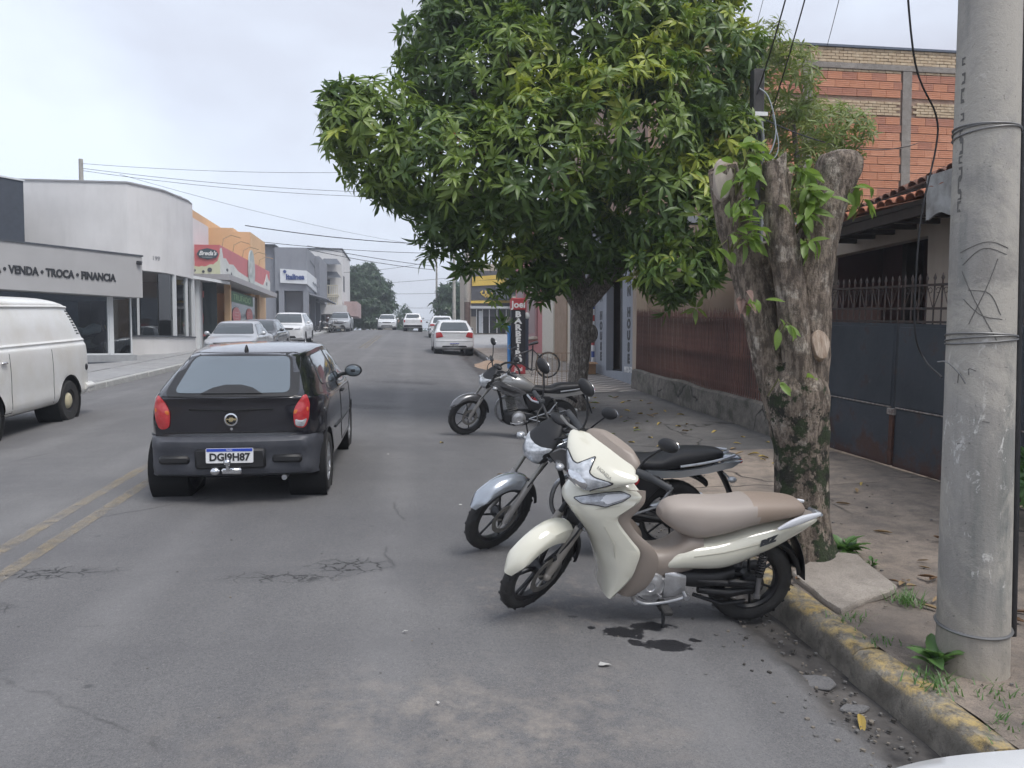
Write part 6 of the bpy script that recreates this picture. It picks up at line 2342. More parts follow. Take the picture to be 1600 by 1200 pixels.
# drooping sprays along the underside
for (x, y, z, n) in ((.05, 12.2, 3.42, 4), (.28, 12.2, 3.15, 5), (.72, 12.1, 2.98, 5), (.95, 12.2, 3.0, 6), (1.36, 12.4, 2.55, 4), (1.50, 12.4, 2.15, 2), (2.0, 12.4, 2.5, 5), (3.7, 11.0, 2.42, 6), (4.05, 11.1, 2.45, 5), (4.5, 11.4, 2.75, 5), (-.9, 12.6, 4.4, 4)):
    for k in range(n):
        PTS.append((np.array([x, y, z]) + rng.normal(size=3) * .09, np.array([rng.normal() * .4, rng.normal() * .4, -.4])))
WH = [whorl(nl, l_, .060, 30 + k, u_, 3) for k, (nl, l_, u_) in enumerate(((10, .225, .1), (13, .205, .3), (8, .24, -.1), (15, .19, .45), (9, .21, .0), (11, .22, .2)))]
places = []
camp = np.array([0, 0, 1.68])
for (p, d) in PTS:
    ax = d * .75 + np.array([0, 0, .5]) + rng.normal(size=3) * .38
    yn = noise.noise(Vector(p * .75)) + .5 * noise.noise(Vector(p * 2.2)) + .20 * d[2] - .05  # upward-facing sprays get lighter leaves, undersides darker: top light put into colour
    near = (p[0] > 2.6 and p[1] < 12.4)
    mi = 2 if (yn > (.17 if near else (.36 if p[0] > 1.6 else .60)) and rng.random() < .62) else (1 if yn + .2 * rng.normal() > -.04 else 0)
    if rng.random() < .0025:
        mi = 3
    places.append((p - TB, orient(ax, rng.uniform(0, 6.28)), rng.uniform(.7, 1.25), int(rng.integers(0, 6)), mi))
# the sprays that show largest become parts of their own
score = []
for i, ((p, d), pl) in enumerate(zip(PTS, places)):
    v = camp - p
    dist = np.linalg.norm(v)
    outer = d.dot(v / dist)
    score.append((dist - 1.5 * outer + (3 if p[2] > 7.5 else 0), i))
score.sort()
single = set(i for _, i in score[:290])
MATL = [M_LF_D, M_LF_M, M_LF_Y, M_LF_O]
wm = {}
for i in single:
    p, rot, s, k, mi = places[i]
    if (k, mi) not in wm:
        me = bpy.data.meshes.new('leaf_spray')
        me.from_pydata([tuple(q) for q in WH[k][0]], [], [tuple(int(t) for t in q) for q in WH[k][1]])
        me.materials.append(MATL[mi])
        me.polygons.foreach_set('use_smooth', [True] * len(me.polygons))
        wm[(k, mi)] = me
    o = obj('leaf_spray', wm[(k, mi)], mango)
    m4 = Matrix([list(rot[0] * s) + [p[0]], list(rot[1] * s) + [p[1]], list(rot[2] * s) + [p[2]], [0, 0, 0, 1]])
    o.matrix_local = m4
cm = crown_mesh('crown', WH, [pl for i, pl in enumerate(places) if i not in single], MATL)
obj('crown', cm, mango, kind='stuff')
tw = MB()
for k in range(90):
    p, d = PTS[int(rng.integers(0, len(PTS)))]
    p = Vector(p - TB)
    q_ = p - Vector(d) * .5 + Vector((0, 0, -.15))
    tw.tube([q_, (p + q_) / 2 + Vector((0, 0, -.06)), p], [.012, .008, .004], 5)
tw.build('twigs', M_TWIG, mango, kind='stuff')


def simple_tree(name, label, base, lobes, wh, mats, pick, spacing, trunk, fill=.5, sc=(.8, 1.2), group=None, upb=.5, barkm=None):
    b = np.array(base)
    t = thing(name, label, 'tree', tuple(base), 0, group)
    mb = MB()
    limb(mb, [Vector(q[:3]) - Vector(base) for q in trunk], [q[3] for q in trunk], n=12, amp=.07, step=.25, seed=base[0])
    mb.build('trunk', barkm or M_BARK_M, t)
    pl = []
    for (p, d) in scatter(lobes, spacing, rng, fill):
        ax = d * .8 + np.array([0, 0, upb]) + rng.normal(size=3) * .3
        pl.append((p - b, orient(ax, rng.uniform(0, 6.28)), rng.uniform(*sc), int(rng.integers(0, len(wh))), pick(p, d)))
    obj('crown', crown_mesh('crown', wh, pl, mats), t, kind='stuff')
    return t


WP = [whorl(9, .20, .042, 60 + k, seg=2) for k in range(3)]
simple_tree('yard_tree', 'light green feathery tree in the yard in front of the brick building', (8.2, 15.2, .7),
            [((6.9, 14.0, 6.6), (.75, .9, .8)), ((7.5, 14.0, 5.7), (.8, .9, .7)), ((8.15, 14.0, 5.75), (.55, .7, .5)), ((7.0, 14.0, 4.9), (.9, .9, .7)), ((7.7, 14.2, 4.7), (.7, .8, .5)), ((6.6, 14.3, 7.4), (.5, .7, .5)), ((8.3, 15, 6.3), (.5, .6, .5)) , ((6.2, 14.6, 6.0), (.8, .8, 1.2))],
            WP, [M_LF_P, M_LF_M], lambda p, d: 0 if rng.random() < .72 else 1, .27, [(8.2, 15.2, .5, .14), (8.0, 15, 2.5, .12), (7.7, 14.6, 4.5, .08), (7.3, 14.2, 6, .04)], .35)
WF = [whorl(8, .62, .22, 80 + k, seg=2) for k in range(3)]
tiers = []
rt = random.Random(4)
for k in range(7):
    z = 5.3 + k * .95
    rr = [3.1, 3.5, 3.7, 3.6, 3.2, 2.5, 1.5][k]
    for a in range(5):
        t = a * 1.2566 + k * .6
        tiers.append(((-5.9 + .55 * rr * math.cos(t), 95 + .55 * rr * math.sin(t), z + rt.uniform(-.3, .3)), (rr * .55, rr * .55, .75)))
pk_far = lambda p, d: 0
simple_tree('almond_tree', 'wide dark tree with layered crown on the left beyond the balcony building', (-5.9, 95, ZC(95)), tiers, WF, [M_LF_F], pk_far, .62, [(-5.9, 95, 3, .3), (-5.9, 95, 6, .26), (-5.7, 95, 9, .15)], .35)
simple_tree('round_tree', 'round clipped dark tree on the right behind the grey street poles', (4.6, 84, ZC(84)), [((4.4, 84, 6.0), (2.1, 2.0, 2.0)), ((4.2, 84, 7.6), (1.6, 1.6, 1.3)), ((5.6, 84, 6.6), (1.7, 1.7, 1.7)), ((6.2, 84, 8.0), (1.3, 1.3, 1.1))], WF, [M_LF_F], pk_far, .55,
            [(4.6, 84, 3, .2), (4.6, 84, 6, .15), (4.6, 84, 7, .1)], .35)
for (nm, lab, bx_, by_, lb) in (('narrow_tree', 'narrow dark tree seen over the white pickup past the crest', -1.4, 120, [((-1.4, 120, 5.5), (1.5, 1.5, 2.8))]),
                                ('low_tree', 'low round tree peeping above the crest to the right of the white pickup', 1.6, 135, [((1.6, 135, 3.4), (2.2, 2, 1.6)), ((.0, 138, 3.2), (1.6, 2, 1.5))]),
                                ('back_tree', 'dark tree behind the yellow shop roof', 12.5, 78, [((12.5, 78, 8.6), (2.0, 2, 1.9))]),
                                ('yard_palm', 'bushy tree behind the far left shops', -9.5, 104, [((-9.5, 104, 7.0), (2.6, 2.4, 2.4))])):
    simple_tree(nm, lab, (bx_, by_, ZC(by_) - .2), lb, WF, [M_LF_F], pk_far, .6, [(bx_, by_, ZC(by_) - .5, .2), (bx_, by_, 5, .15), (bx_, by_, lb[0][0][2], .1)], .35)

# ---- weeds on the pavement
def weed(name, label, x, y, n, L, W, up, m=M_LF_W, group='weeds in the pavement'):
    t = thing(name, label, 'weed', (x, y, ZSR(x, y) + .01), 0, group)
    lm = MB().add(*leaf_geo(L, W, .35, .2, 4)).mesh('leaf', m)
    for k in range(n):
        o = obj('leaf', lm, t, (rnd.uniform(-.03, .03), rnd.uniform(-.03, .03), rnd.uniform(0, .04)))
        o.rotation_euler = (R(rnd.uniform(-25, 25)), R(-rnd.uniform(*up)), rnd.uniform(0, 6.28))
        s = rnd.uniform(.6, 1.15)
        o.scale = (s, s, s)
    MB().tube([(0, 0, -.02), (0, 0, .05)], [.006, .004], 5).build('stem', M_LF_W, t)
    return t


weed('leafy_weed', 'broad-leaved weed growing at the foot of the mossy stump', 3.07, 5.08, 26, .15, .07, (15, 65))
weed('leafy_weed', 'broad-leaved weed growing against the foot of the concrete pole', 2.53, 3.40, 22, .15, .07, (15, 60))
weed('leafy_weed', 'small weed at the corner of the lifted slab', 3.12, 4.85, 9, .06, .03, (10, 50))
gr = thing('grass_tuft', 'spiky grass tuft between the lifted slab and the concrete pole', 'grass', (2.93, 4.20, ZSR(2.93, 4.2)), 0, 'weeds in the pavement')
gm = MB()
def blades(mb, cx, cy, n, L, spread):
    for k in range(n):
        a, l = rnd.uniform(0, 6.28), L * rnd.uniform(.5, 1.1)
        x0, y0 = cx + rnd.gauss(0, spread), cy + rnd.gauss(0, spread)
        e = rnd.uniform(.3, 1.1)
        dx, dy = math.cos(a), math.sin(a)
        w = .004
        vs = []
        for i in range(4):
            f = i / 3
            vs += [(x0 + dx * l * f * e - dy * w * (1 - f), y0 + dy * l * f * e + dx * w * (1 - f), l * f * (1.1 - .45 * f)),
                   (x0 + dx * l * f * e + dy * w * (1 - f), y0 + dy * l * f * e - dx * w * (1 - f), l * f * (1.1 - .45 * f))]
        mb.add(vs, [(0, 1, 3, 2), (2, 3, 5, 4), (4, 5, 7, 6)])
blades(gm, 0, 0, 90, .12, .05)
gm.build('blades', M_LF_W, gr, kind='stuff')
for (x, y, n, L, sprd, lab) in ((2.42, 3.24, 80, .10, .06, 'grass tuft at the broken kerb joint below the concrete pole'), (2.47, 4.02, 40, .07, .05, 'grass sprouting behind the yellow kerb by the lifted slab'),
                                (2.44, 3.72, 30, .05, .05, 'sparse short grass along the yellow kerb top'), (2.50, 2.85, 50, .06, .08, 'flat grass by the kerb nearest to us'), (2.62, 3.12, 40, .07, .08, 'grass in front of the concrete pole foot')):
    t = thing('grass_tuft', lab, 'grass', (x, y, ZSR(x, y)), 0, 'weeds in the pavement')
    g_ = MB()
    blades(g_, 0, 0, n, L, sprd)
    g_.build('blades', M_LF_W, t, kind='stuff')
bush = thing('green_bush', 'leafy green bush behind the concrete pole by the blue house', 'bush', (5.0, 5.3, ZSR(5, 5.3)), 0)
pl = []
for k in range(60):
    p = np.array([rng.normal() * .2, rng.normal() * .3, abs(rng.normal()) * .3 + .25])
    pl.append((p, orient(rng.normal(size=3) * .5 + np.array([-.4, -.4, .7]), rng.uniform(0, 6.28)), rng.uniform(.6, 1.0), int(rng.integers(0, 4)), 0))
obj('foliage', crown_mesh('foliage', WH, pl, [M_LF_W]), bush, kind='stuff')

# ---- fallen leaves
dl = [MB().add(*leaf_geo(.15, .042, rnd.uniform(-.2, .5), .45, 4)).mesh('fallen_leaf', m) for m in
      (M('fallen_yellow', (.42, .31, .085), .7, var=.2), M('fallen_brown', (.20, .115, .06), .8, var=.3), M('fallen_tan', (.34, .24, .13), .8, var=.3), M('fallen_green', (.20, .25, .07), .7, var=.3))]
G_L = 'fallen leaves on the pavement'
def fallen(x, y, zf, k, s=1.0):
    c = ['yellow', 'brown', 'tan', 'greenish'][k]
    if x < 2.45:
        lab = 'narrow %s leaf lying on the road near the bikes' % c
    elif y < 5.2:
        lab = 'narrow %s leaf in the litter between the lifted slab and the concrete pole' % c
    elif y < 8.2:
        lab = 'narrow %s leaf on the pavement in front of the steel gate' % c
    elif x > 4.1:
        lab = 'narrow %s leaf on the dark pavement along the foot of the picket fence' % c
    elif y > 12:
        lab = 'narrow %s leaf on the dark pavement near the mango trunk' % c
    else:
        lab = 'narrow %s leaf on the dark pavement between the fence and the motorbikes' % c
    o = obj('fallen_leaf', dl[k], None, (x, y, zf(x, y) + .012), lab, None, 'leaf', G_L if x > 2.45 else 'leaves on the road')
    o.rotation_euler = (R(rnd.uniform(-12, 12)), R(rnd.uniform(-8, 8)), rnd.uniform(0, 6.28))
    o.scale = (s, s, s)
for k in range(62):
    y = rnd.uniform(8.2, 15.5)
    x = rnd.uniform(2.7, 4.7)
    if y > 10 and x < 3.2 and rnd.random() < .5:
        continue
    fallen(x, y, ZSR, rnd.choice([0, 0, 2, 0, 3]), rnd.uniform(.7, 1.2))
for k in range(26):
    fallen(rnd.uniform(3.0, 3.5), rnd.uniform(3.9, 4.9), ZSR, rnd.choice([1, 2, 1, 2, 0]), rnd.uniform(.5, .9))
for (x, y) in ((2.9, 3.05), (3.0, 3.0), (3.6, 5.6), (4.2, 6.8), (3.9, 6.4), (4.5, 7.2), (3.3, 6.5), (2.50, 4.66), (4.0, 5.3)):
    fallen(x, y, ZSR, rnd.choice([1, 2, 0]), rnd.uniform(.6, 1.0))
for (x, y) in ((.35, 10.2), (.9, 8.3), (1.9, 7.4), (2.06, 3.28), (1.5, 9.4), (.62, 12.4)):
    fallen(x, y, lambda a, b: ZR(a, b) - (.02 if a > 1.95 else 0), rnd.choice([0, 2, 3]), rnd.uniform(.5, .9))

# ---- grit and crumbs swept into the gutter and over the pavement edge
q = MB()
for k in range(900):
    y = rnd.uniform(2.6, 7.5) if k < 650 else rnd.uniform(3, 9)
    x = rnd.choice([rnd.gauss(2.12, .10), rnd.gauss(1.9, .12), rnd.gauss(2.1, .07)]) if k < 500 else (rnd.uniform(2.45, 4.6) if k < 720 else rnd.uniform(-2.2, 1.9))
    if 2.22 < x < 2.44:
        continue
    s_ = min(.009, abs(rnd.gauss(0, .0045)) + .0022) * (1 if k < 720 else .55)
    z = (ZSR(x, y) + .004 if x > 2.4 else ZR(x, y) - (.024 if x > 1.97 else 0))
    a = rnd.uniform(0, 6.28)
    q.box((x, y, z + s_ * .4), (s_ * 2.2, s_ * 1.6, s_), a, mi=rnd.randint(0, 2 if k < 720 else 1))
q.build('grit', [M('grit_grey', (.15, .145, .14), .9), M('grit_tan', (.20, .175, .145), .9), M('grit_dark', (.06, .055, .05), .9)], None, label='grit and crumbs in the gutter and on the road', kind='stuff')
# ================================================================== MOTORCYCLES
M_CREAMP = M('pearl_cream_paint', (.66, .64, .54), .14, coat=1.0, var=.05, scale=3)
M_TAUPE = M('taupe_plastic', (.285, .24, .205), .42, var=.08, scale=6)
M_SEAT1 = M('taupe_vinyl', (.40, .345, .305), .5, var=.06, scale=4, bump=.05, bscale=300)
M_SEAT2 = M('brown_vinyl', (.34, .265, .21), .5, var=.06, scale=4, bump=.05, bscale=300)
M_BSEAT = M('black_vinyl', (.012, .012, .014), .55, bump=.1, bscale=200)
M_ENG = M('cast_alloy', (.58, .58, .59), .38, .75, var=.3, scale=14, bump=.05, bscale=90)
M_STEEL = M('dull_steel', (.30, .29, .27), .4, .8, var=.25, scale=16)
M_BLKW = M('black_wheel', (.016, .016, .018), .38)
M_SILVP = M('bike_silver', (.36, .39, .43), .24, .6, coat=.8)
M_DGREYP = M('bike_grey', (.13, .13, .135), .26, .5, coat=.8)
M_LGREYP = M('bike_light_grey', (.30, .30, .295), .26, .4, coat=.7)
M_WHITEP = M('gloss_white', (.76, .77, .80), .3)
M_REDL = M('red_lettering', (.42, .03, .035), .5)
X_, Y_, Z_ = Vector((1, 0, 0)), Vector((0, 1, 0)), Vector((0, 0, 1))


def rings_x(mb, rows, n=20, ex=2.4, sub=4, mi=None, yc=0.0):
    """body along x: rows (x, ztop, zbot, half width) as superellipse sections"""
    D = catmull(rows, sub)
    rings = []
    for (x, zt, zb, hw) in D:
        c, h = (zt + zb) / 2, (zt - zb) / 2
        r = []
        for j in range(n):
            t = 2 * math.pi * j / n
            ct, st = math.cos(t), math.sin(t)
            r.append((x, yc + math.copysign(abs(ct) ** (2 / ex), ct) * hw, c + math.copysign(abs(st) ** (2 / ex), st) * h))
        rings.append(r)
    return mb.loft(rings, True, mi)


def rings_z(mb, rows, n=28, ex=2.2, sub=4, mi=None):
    """body along z: rows (z, xc, half length, half width)"""
    rings = []
    for (z, xc, hl, hw) in catmull(rows, sub):
        r = []
        for j in range(n):
            t = 2 * math.pi * j / n
            ct, st = math.cos(t), math.sin(t)
            r.append((xc + math.copysign(abs(ct) ** (2 / ex), ct) * hl, math.copysign(abs(st) ** (2 / ex), st) * hw, z))
        rings.append(r)
    return mb.loft(rings, True, mi)


def moto_wheel(parent, name, mat_l, r, tw, spokes=5, drum=None, twin=True, disc=False):
    """wheel in the x-z plane round the y axis"""
    hub = MB()
    hub.lathe([(.028, -.06), (.045, -.05), (.045, .05), (.028, .06)], (0, 0, 0), (0, 1, 0), 18)
    o = obj(name, hub.mesh('hub', M_BLKW), parent)
    o.matrix_local = mat_l
    t = MB()
    rr = r - tw * .92
    prof = [(rr, -tw * .36), (rr + tw * .35, -tw * .5), (r - tw * .22, -tw * .44), (r - tw * .05, -tw * .24), (r, 0),
            (r - tw * .05, tw * .24), (r - tw * .22, tw * .44), (rr + tw * .35, tw * .5), (rr, tw * .36), (rr - .004, 0)]
    t.lathe(prof, (0, 0, 0), (0, 1, 0), 44, closed=True)
    # tread blocks
    for k in range(40):
        a = 2 * math.pi * k / 40
        s = 1 if k % 2 else -1
        c = Vector((math.cos(a), 0, math.sin(a)))
        e = Vector((-math.sin(a), 0, math.cos(a)))
        p = c * (r - tw * .09) + Y_ * (s * tw * .22)
        q = [p + e * .008 + Y_ * .011 * s, p - e * .008 + Y_ * .012 * s, p - e * .010 - Y_ * .012 * s, p + e * .006 - Y_ * .012 * s]
        t.add([v - c * .004 for v in q] + [v + c * .0045 for v in q], [(4, 5, 6, 7), (0, 1, 5, 4), (1, 2, 6, 5), (2, 3, 7, 6), (3, 0, 4, 7)], smooth=False)
    t.build('tyre', M_RUB, o)
    q = MB()
    q.lathe([(rr + .006, -tw * .34), (rr - .012, -tw * .36), (rr - .022, -tw * .2), (rr - .024, tw * .2), (rr - .012, tw * .36), (rr + .006, tw * .34)], (0, 0, 0), (0, 1, 0), 40)
    for k in range(spokes):
        a = 2 * math.pi * k / spokes + .3
        for dv in ((-.10, .10) if twin else (0,)):
            c0 = Vector((math.cos(a + dv * .6), 0, math.sin(a + dv * .6))) * .04
            c1 = Vector((math.cos(a + dv * 1.5), 0, math.sin(a + dv * 1.5))) * (rr - .018)
            q.tube([c0, c0.lerp(c1, .5), c1], [.012, .009, .010], 6, flat=.8)
    q.build('rim', M_BLKW, o)
    if disc:
        d = MB()
        d.lathe([(.085, .062), (.12, .062), (.12, .066), (.085, .066)], (0, 0, 0), (0, 1, 0), 36, closed=True)
        for k in range(5):
            a = 2 * math.pi * k / 5
            d.tube([(.03 * math.cos(a), .06, .03 * math.sin(a)), (.088 * math.cos(a + .25), .064, .088 * math.sin(a + .25))], .007, 5)
        d.build('brake_disc', M_STEEL, o)
    if drum:
        d = MB()
        d.lathe([(0, drum * .08), (.045, drum * .078), (.062, drum * .066), (.066, drum * .02)], (0, 0, 0), (0, 1, 0), 24)
        d.build('brake_drum', M_BLKP, o)
    return o


def mudguard(mb, cx, cz, Rr, w, a0, a1, skirt0, skirt1, n=16, th=.006, flare=0.0):
    """inverted-U guard over a wheel, swept by angle (degrees from straight ahead, anticlockwise over the top)"""
    rings = []
    for i in range(n + 1):
        f = i / n
        a = math.radians(a0 + (a1 - a0) * f)
        s = skirt0 + (skirt1 - skirt0) * f
        taper = min(1.0, .45 + f * 3.2) if f < .2 else 1.0
        ww = w * taper
        rr = Rr + flare * (1 - f) ** 2
        sec = [(-ww, -s), (-ww * 1.02, -s * .45), (-ww * .88, -.010), (-ww * .45, .004), (0, .010), (ww * .45, .004), (ww * .88, -.010), (ww * 1.02, -s * .45), (ww, -s)]
        inn = [(y * .90, h - th) for (y, h) in sec[::-1]]
        rings.append([(cx + (rr + h) * math.cos(a), y, cz + (rr + h) * math.sin(a)) for (y, h) in sec + inn])
    return mb.loft(rings, True)


def steer_m(pivot, tilt, ang):
    d = Vector((-math.sin(tilt), 0, math.cos(tilt)))
    return Matrix.Translation(pivot) @ Matrix.Rotation(ang, 4, d) @ Matrix.Translation(-Vector(pivot))


def bike_mirror(root, S, stalk, head, m=M_BLKP, tilt=0.0, rx=.062, rz=.045):
    q = MB()
    q.tube(catmull(stalk, 4), .0065, 8)
    q.xform(S)
    o = q.build('mirror_stalk', m, root)
    h = MB()
    h.ell((0, 0, 0), (.022, rx, rz), 16, 10)
    h.xform(S @ Matrix.Translation(head) @ Matrix.Rotation(tilt, 4, 'X') @ Matrix.Rotation(-.25, 4, 'Y'))
    h.build('mirror_head', m, o)
    g = MB()
    g.ell((-.016, 0, 0), (.010, rx * .9, rz * .9), 16, 8)
    g.xform(S @ Matrix.Translation(head) @ Matrix.Rotation(tilt, 4, 'X') @ Matrix.Rotation(-.25, 4, 'Y'))
    g.build('mirror_glass', M_CHROME, o)
    return o


def scooter():
    root = thing('cream_scooter', 'cream step-through motor scooter with taupe seat leaning on its side stand against the yellow kerb', 'motor scooter', (1.975, 4.40, .037), 0, 'motorbikes parked at the kerb')
    LEAN, RZ = R(-11), R(180 + 1)
    root.rotation_euler = (LEAN, R(-5.6), RZ)
    root.scale = (1.035, 1.03, 1.035)
    ax_r, ax_f = Vector((0, 0, .255)), Vector((1.245, 0, .247))
    S = steer_m((1.02, 0, .76), R(25), R(43))
    fw = moto_wheel(root, 'front_wheel', S @ Matrix.Translation(ax_f), .277, .068, 5, None, True, True)
    rw = moto_wheel(root, 'rear_wheel', Matrix.Translation(ax_r), .257, .088, 6, 1, False)
    # fork: grey sliders and dark upper tubes
    for s in (1, -1):
        q = MB()
        q.tube([ax_f + Vector((.012, s * .075, -.01)), ax_f + Vector((-.02, s * .075, .06)), ax_f + Vector((-.135, s * .075, .30))], [.020, .024, .023], 14)
        q.ell(ax_f + Vector((.008, s * .078, .0)), (.026, .022, .026), 12, 8)
        q.xform(S)
        f = q.build('fork_leg', M('fork_grey', (.27, .25, .225), .45, .2, var=.15), root)
        q = MB()
        q.cyl(ax_f + Vector((-.133, s * .075, .296)), (1.03, s * .075, .72), .015, n=12)
        q.xform(S)
        q.build('fork_tube', M_BLKP, f)
    q = MB()
    q.box(ax_f + Vector((-.035, .062, .085)), (.05, .035, .085), bev=.01)
    q.tube([ax_f + Vector((-.03, .07, .12)), ax_f + Vector((-.10, .09, .28)), Vector((1.06, .08, .66))], .006, 6)
    q.xform(S)
    q.build('brake_caliper', M_BLKP, root)
    # front mudguard (cream) and its black rear half
    q = MB()
    mudguard(q, ax_f.x, ax_f.z,   .312, .064, 18, 112, .03, .10, 20, flare=-.008)
    q.xform(S)
    q.build('front_mudguard', M_CREAMP, root)
    q = MB()
    mudguard(q, ax_f.x, ax_f.z, .300, .052, 100, 188, .05, .03, 12)
    q.xform(S)
    q.build('inner_mudguard', M_BLKP, root)

    # leg shield
    rows = [(.86, 1.03, .87, .085), (.82, 1.085, .835, .13), (.775, 1.14, .80, .165), (.73, 1.172, .825, .182), (.69, 1.178, .875, .188), (.65, 1.15, .915, .188),
            (.61, 1.115, .90, .188), (.53, 1.045, .825, .195), (.465, 1.00, .768, .20), (.38, .96, .775, .20), (.31, .93, .79, .195), (.25, .91, .822, .186), (.175, .895, .868, .172)]
    def shield(rows, back=0.0, inset=0.0, wsc=1.0, thick=.018, zlo=None):
        rings = []
        for (z, xf, xe, w) in catmull(rows, 4):
            out, inn = [], []
            for k in range(17):
                t = -1 + 2 * k / 16
                a = t * math.pi / 2
                yy = w * wsc * math.copysign(abs(math.sin(a)) ** .85, t)
                xx = xe - back + (xf - inset - xe + back) * max(0, math.cos(a)) ** .75
                out.append((xx, yy, z))
                inn.append((xx - thick, yy * .93, z))
            rings.append(out + inn[::-1])
        return MB().loft(rings, True)
    sh = shield(rows)
    shell = Body(sh)
    so = sh.build('leg_shield', M_CREAMP, root)
    fo = MB()
    VW = (Vector((1.0, 3, 0)), X_, Z_, Vector((0, -1, 0)))
    shell.seam(fo, VW, [(-.03, .60), (-.10, .50), (-.12, .42)], .005, -.002)
    shell.seam(fo, VW, [(.12, .69), (.02, .69), (-.10, .72)], .0025, 0)
    fo.build('shield_crease', M('crease_cream', (.50, .48, .40), .3), so)
    VL = (Vector((1.0, 3, 0)), X_, Z_, Vector((0, -1, 0)))
    VF = (Vector((4, 0, 0)), Y_, Z_, Vector((-1, 0, 0)))
    rows2 = [(.80, 1.06, .82, .15), (.74, 1.10, .82, .165), (.69, 1.10, .85, .17), (.63, 1.07, .885, .17), (.56, 1.0, .83, .17), (.49, .95, .74, .175), (.42, .90, .69, .172), (.33, .88, .69, .165), (.24, .86, .72, .15), (.17, .84, .78, .13)]
    inn = shield(rows2, .03, .02, 1.0, .03)
    inn.build('inner_shield', M_TAUPE, root)
    for sgn in (1, -1):
        V = (Vector((1.0, sgn * 3, 0)), X_, Z_, Vector((0, -sgn, 0)))
        ind = MB()
        poly = [(.14, .722), (.10, .705), (.02, .712), (-.02, .708), (-.11, .745), (-.155, .775), (-.10, .79), (-.02, .778), (.06, .755)]
        shell.decal(ind, V, rpoly(poly, .012), .008, 5, .008)
        io = ind.build('turn_signal', M('lens_grey', (.50, .52, .55), .08, .3, coat=.8, col2=(.28, .29, .31), scale=30), root)
        i2 = MB()
        shell.decal(i2, V, rpoly([(.02, .735), (-.03, .725), (-.11, .757), (-.135, .775), (-.09, .78), (-.02, .768)], .008), .015, 4, .004)
        i2.build('reflector', M_WHITEP, io)
        bd_ = MB()
        n_ = rpoly(poly, .012)
        shell.seam(bd_, V, n_ + [n_[0]], .0035, .006)
        bd_.build('lens_border', M_BLKP, io)
    # handlebar cowl
    cw = MB()
    rings_z(cw, [(.79, 1.085, .04, .04), (.81, 1.10, .075, .085), (.85, 1.105, .095, .135), (.89, 1.09, .10, .175), (.93, 1.062, .10, .215), (.955, 1.035, .09, .24), (.972, 1.012, .075, .24), (.985, .99, .058, .20), (.997, .97, .038, .12), (1.003, .955, .02, .05)], ex=1.55, sub=3)
    cshell = Body(cw)
    cw2 = MB()
    cw2.v, cw2.f, cw2.mi, cw2.sm = list(cw.v), list(cw.f), list(cw.mi), list(cw.sm)
    cw2.xform(S)
    co = cw2.build('handlebar_cowl', M_CREAMP, root)
    q = MB()
    rings_z(q, [(.84, 1.0, .05, .10), (.90, .985, .06, .15), (.96, .96, .06, .19), (1.0, .94, .05, .18), (1.03, .93, .035, .12)], ex=2.2)
    q.xform(S)
    q.build('instrument_back', M_TAUPE, root)
    VF = (Vector((4, 0, 0)), Y_, Z_, Vector((-1, 0, 0)))
    star = [(0, .785), (.06, .80), (.09, .845), (.15, .90), (.17, .925), (.08, .915), (.045, .92), (0, .975), (-.045, .92), (-.08, .915), (-.17, .925), (-.15, .90), (-.09, .845), (-.06, .80)]
    q = MB()
    cshell.decal(q, VF, rpoly(star, .010), .005, 7, .006)
    q.xform(S)
    hl = q.build('headlight', M('headlamp_lens', (.72, .74, .77), .08, .35, coat=.9, col2=(.34, .36, .38), scale=24), root)
    q = MB()
    rs = rpoly(star, .010)
    cshell.seam(q, VF, rs + [rs[0]], .004, .004)
    q.xform(S)
    q.build('lens_border', M_BLKP, hl)
    q = MB()
    cshell.decal(q, VF, rpoly([(-.06, .83), (.06, .83), (.075, .87), (0, .90), (-.075, .87)], .02), .014, 4, .01)
    q.xform(S)
    q.build('reflector', M_CHROME, hl)
    me = text_mesh('brand_lettering', 'HONDA', .026, M('grey_lettering', (.32, .31, .28), .5), extrude=.001)
    pp = cshell.hit(VF, .075, .95, .006)
    pp2 = cshell.hit(VF, .13, .942, .006)
    dv = (pp2 - pp).normalized()
    me.transform(S @ frame_mat((pp + pp2) / 2, dv, Vector((-.35, 0, 1))))
    obj('brand_lettering', me, co)
    q = MB()
    for (a_, b_, c_, d_) in (((1.0, .20, .97), (1.05, .12, .93), (1.06, .05, .85), (1.02, .03, .74)), ((1.0, -.20, .97), (1.05, -.13, .92), (1.05, -.05, .84), (1.02, -.02, .74))):
        q.tube(catmull([a_, b_, c_, d_], 4), .006, 6)
    q.xform(S)
    q.build('cables', M_BLKP, root)
    # bars, grips, levers
    for s in (1, -1):
        q = MB()
        q.tube([(.985, s * .20, .985), (.955, s * .27, .985)], .022, 12)
        q.tube([(.958, s * .262, .985), (.91, s * .37, .975)], [.018, .018], 14)
        q.cyl((.912, s * .366, .975), (.908, s * .376, .974), .021, n=12)
        q.xform(S)
        q.build('grip', M('rubber_grip', (.05, .052, .056), .7), root)
        if s < 0:
            q = MB()
            q.tube([(1.0, s * .22, .975), (.99, s * .30, .965), (.95, s * .385, .955)], [.009, .008, .008], 7)
            q.xform(S)
            q.build('brake_lever', M_STEEL, root)
        bike_mirror(root, S, [(.985, s * .20, .99), (.965, s * .21, 1.06), (.955, s * .245, 1.13), (.95, s * .27, 1.17)], Vector((.95, s * .29, 1.205)), M_BLKP, s * .3, .062, .036)
    # centre tunnel
    q = MB()
    rings_x(q, [(.93, .80, .34, .10), (.84, .62, .24, .115), (.77, .50, .19, .12), (.70, .445, .20, .122), (.61, .43, .25, .12), (.52, .46, .28, .122), (.44, .53, .30, .12), (.36, .54, .33, .11)], ex=3.0)
    q.build('centre_tunnel', M_TAUPE, root)
    # seat in two tones
    q = MB()
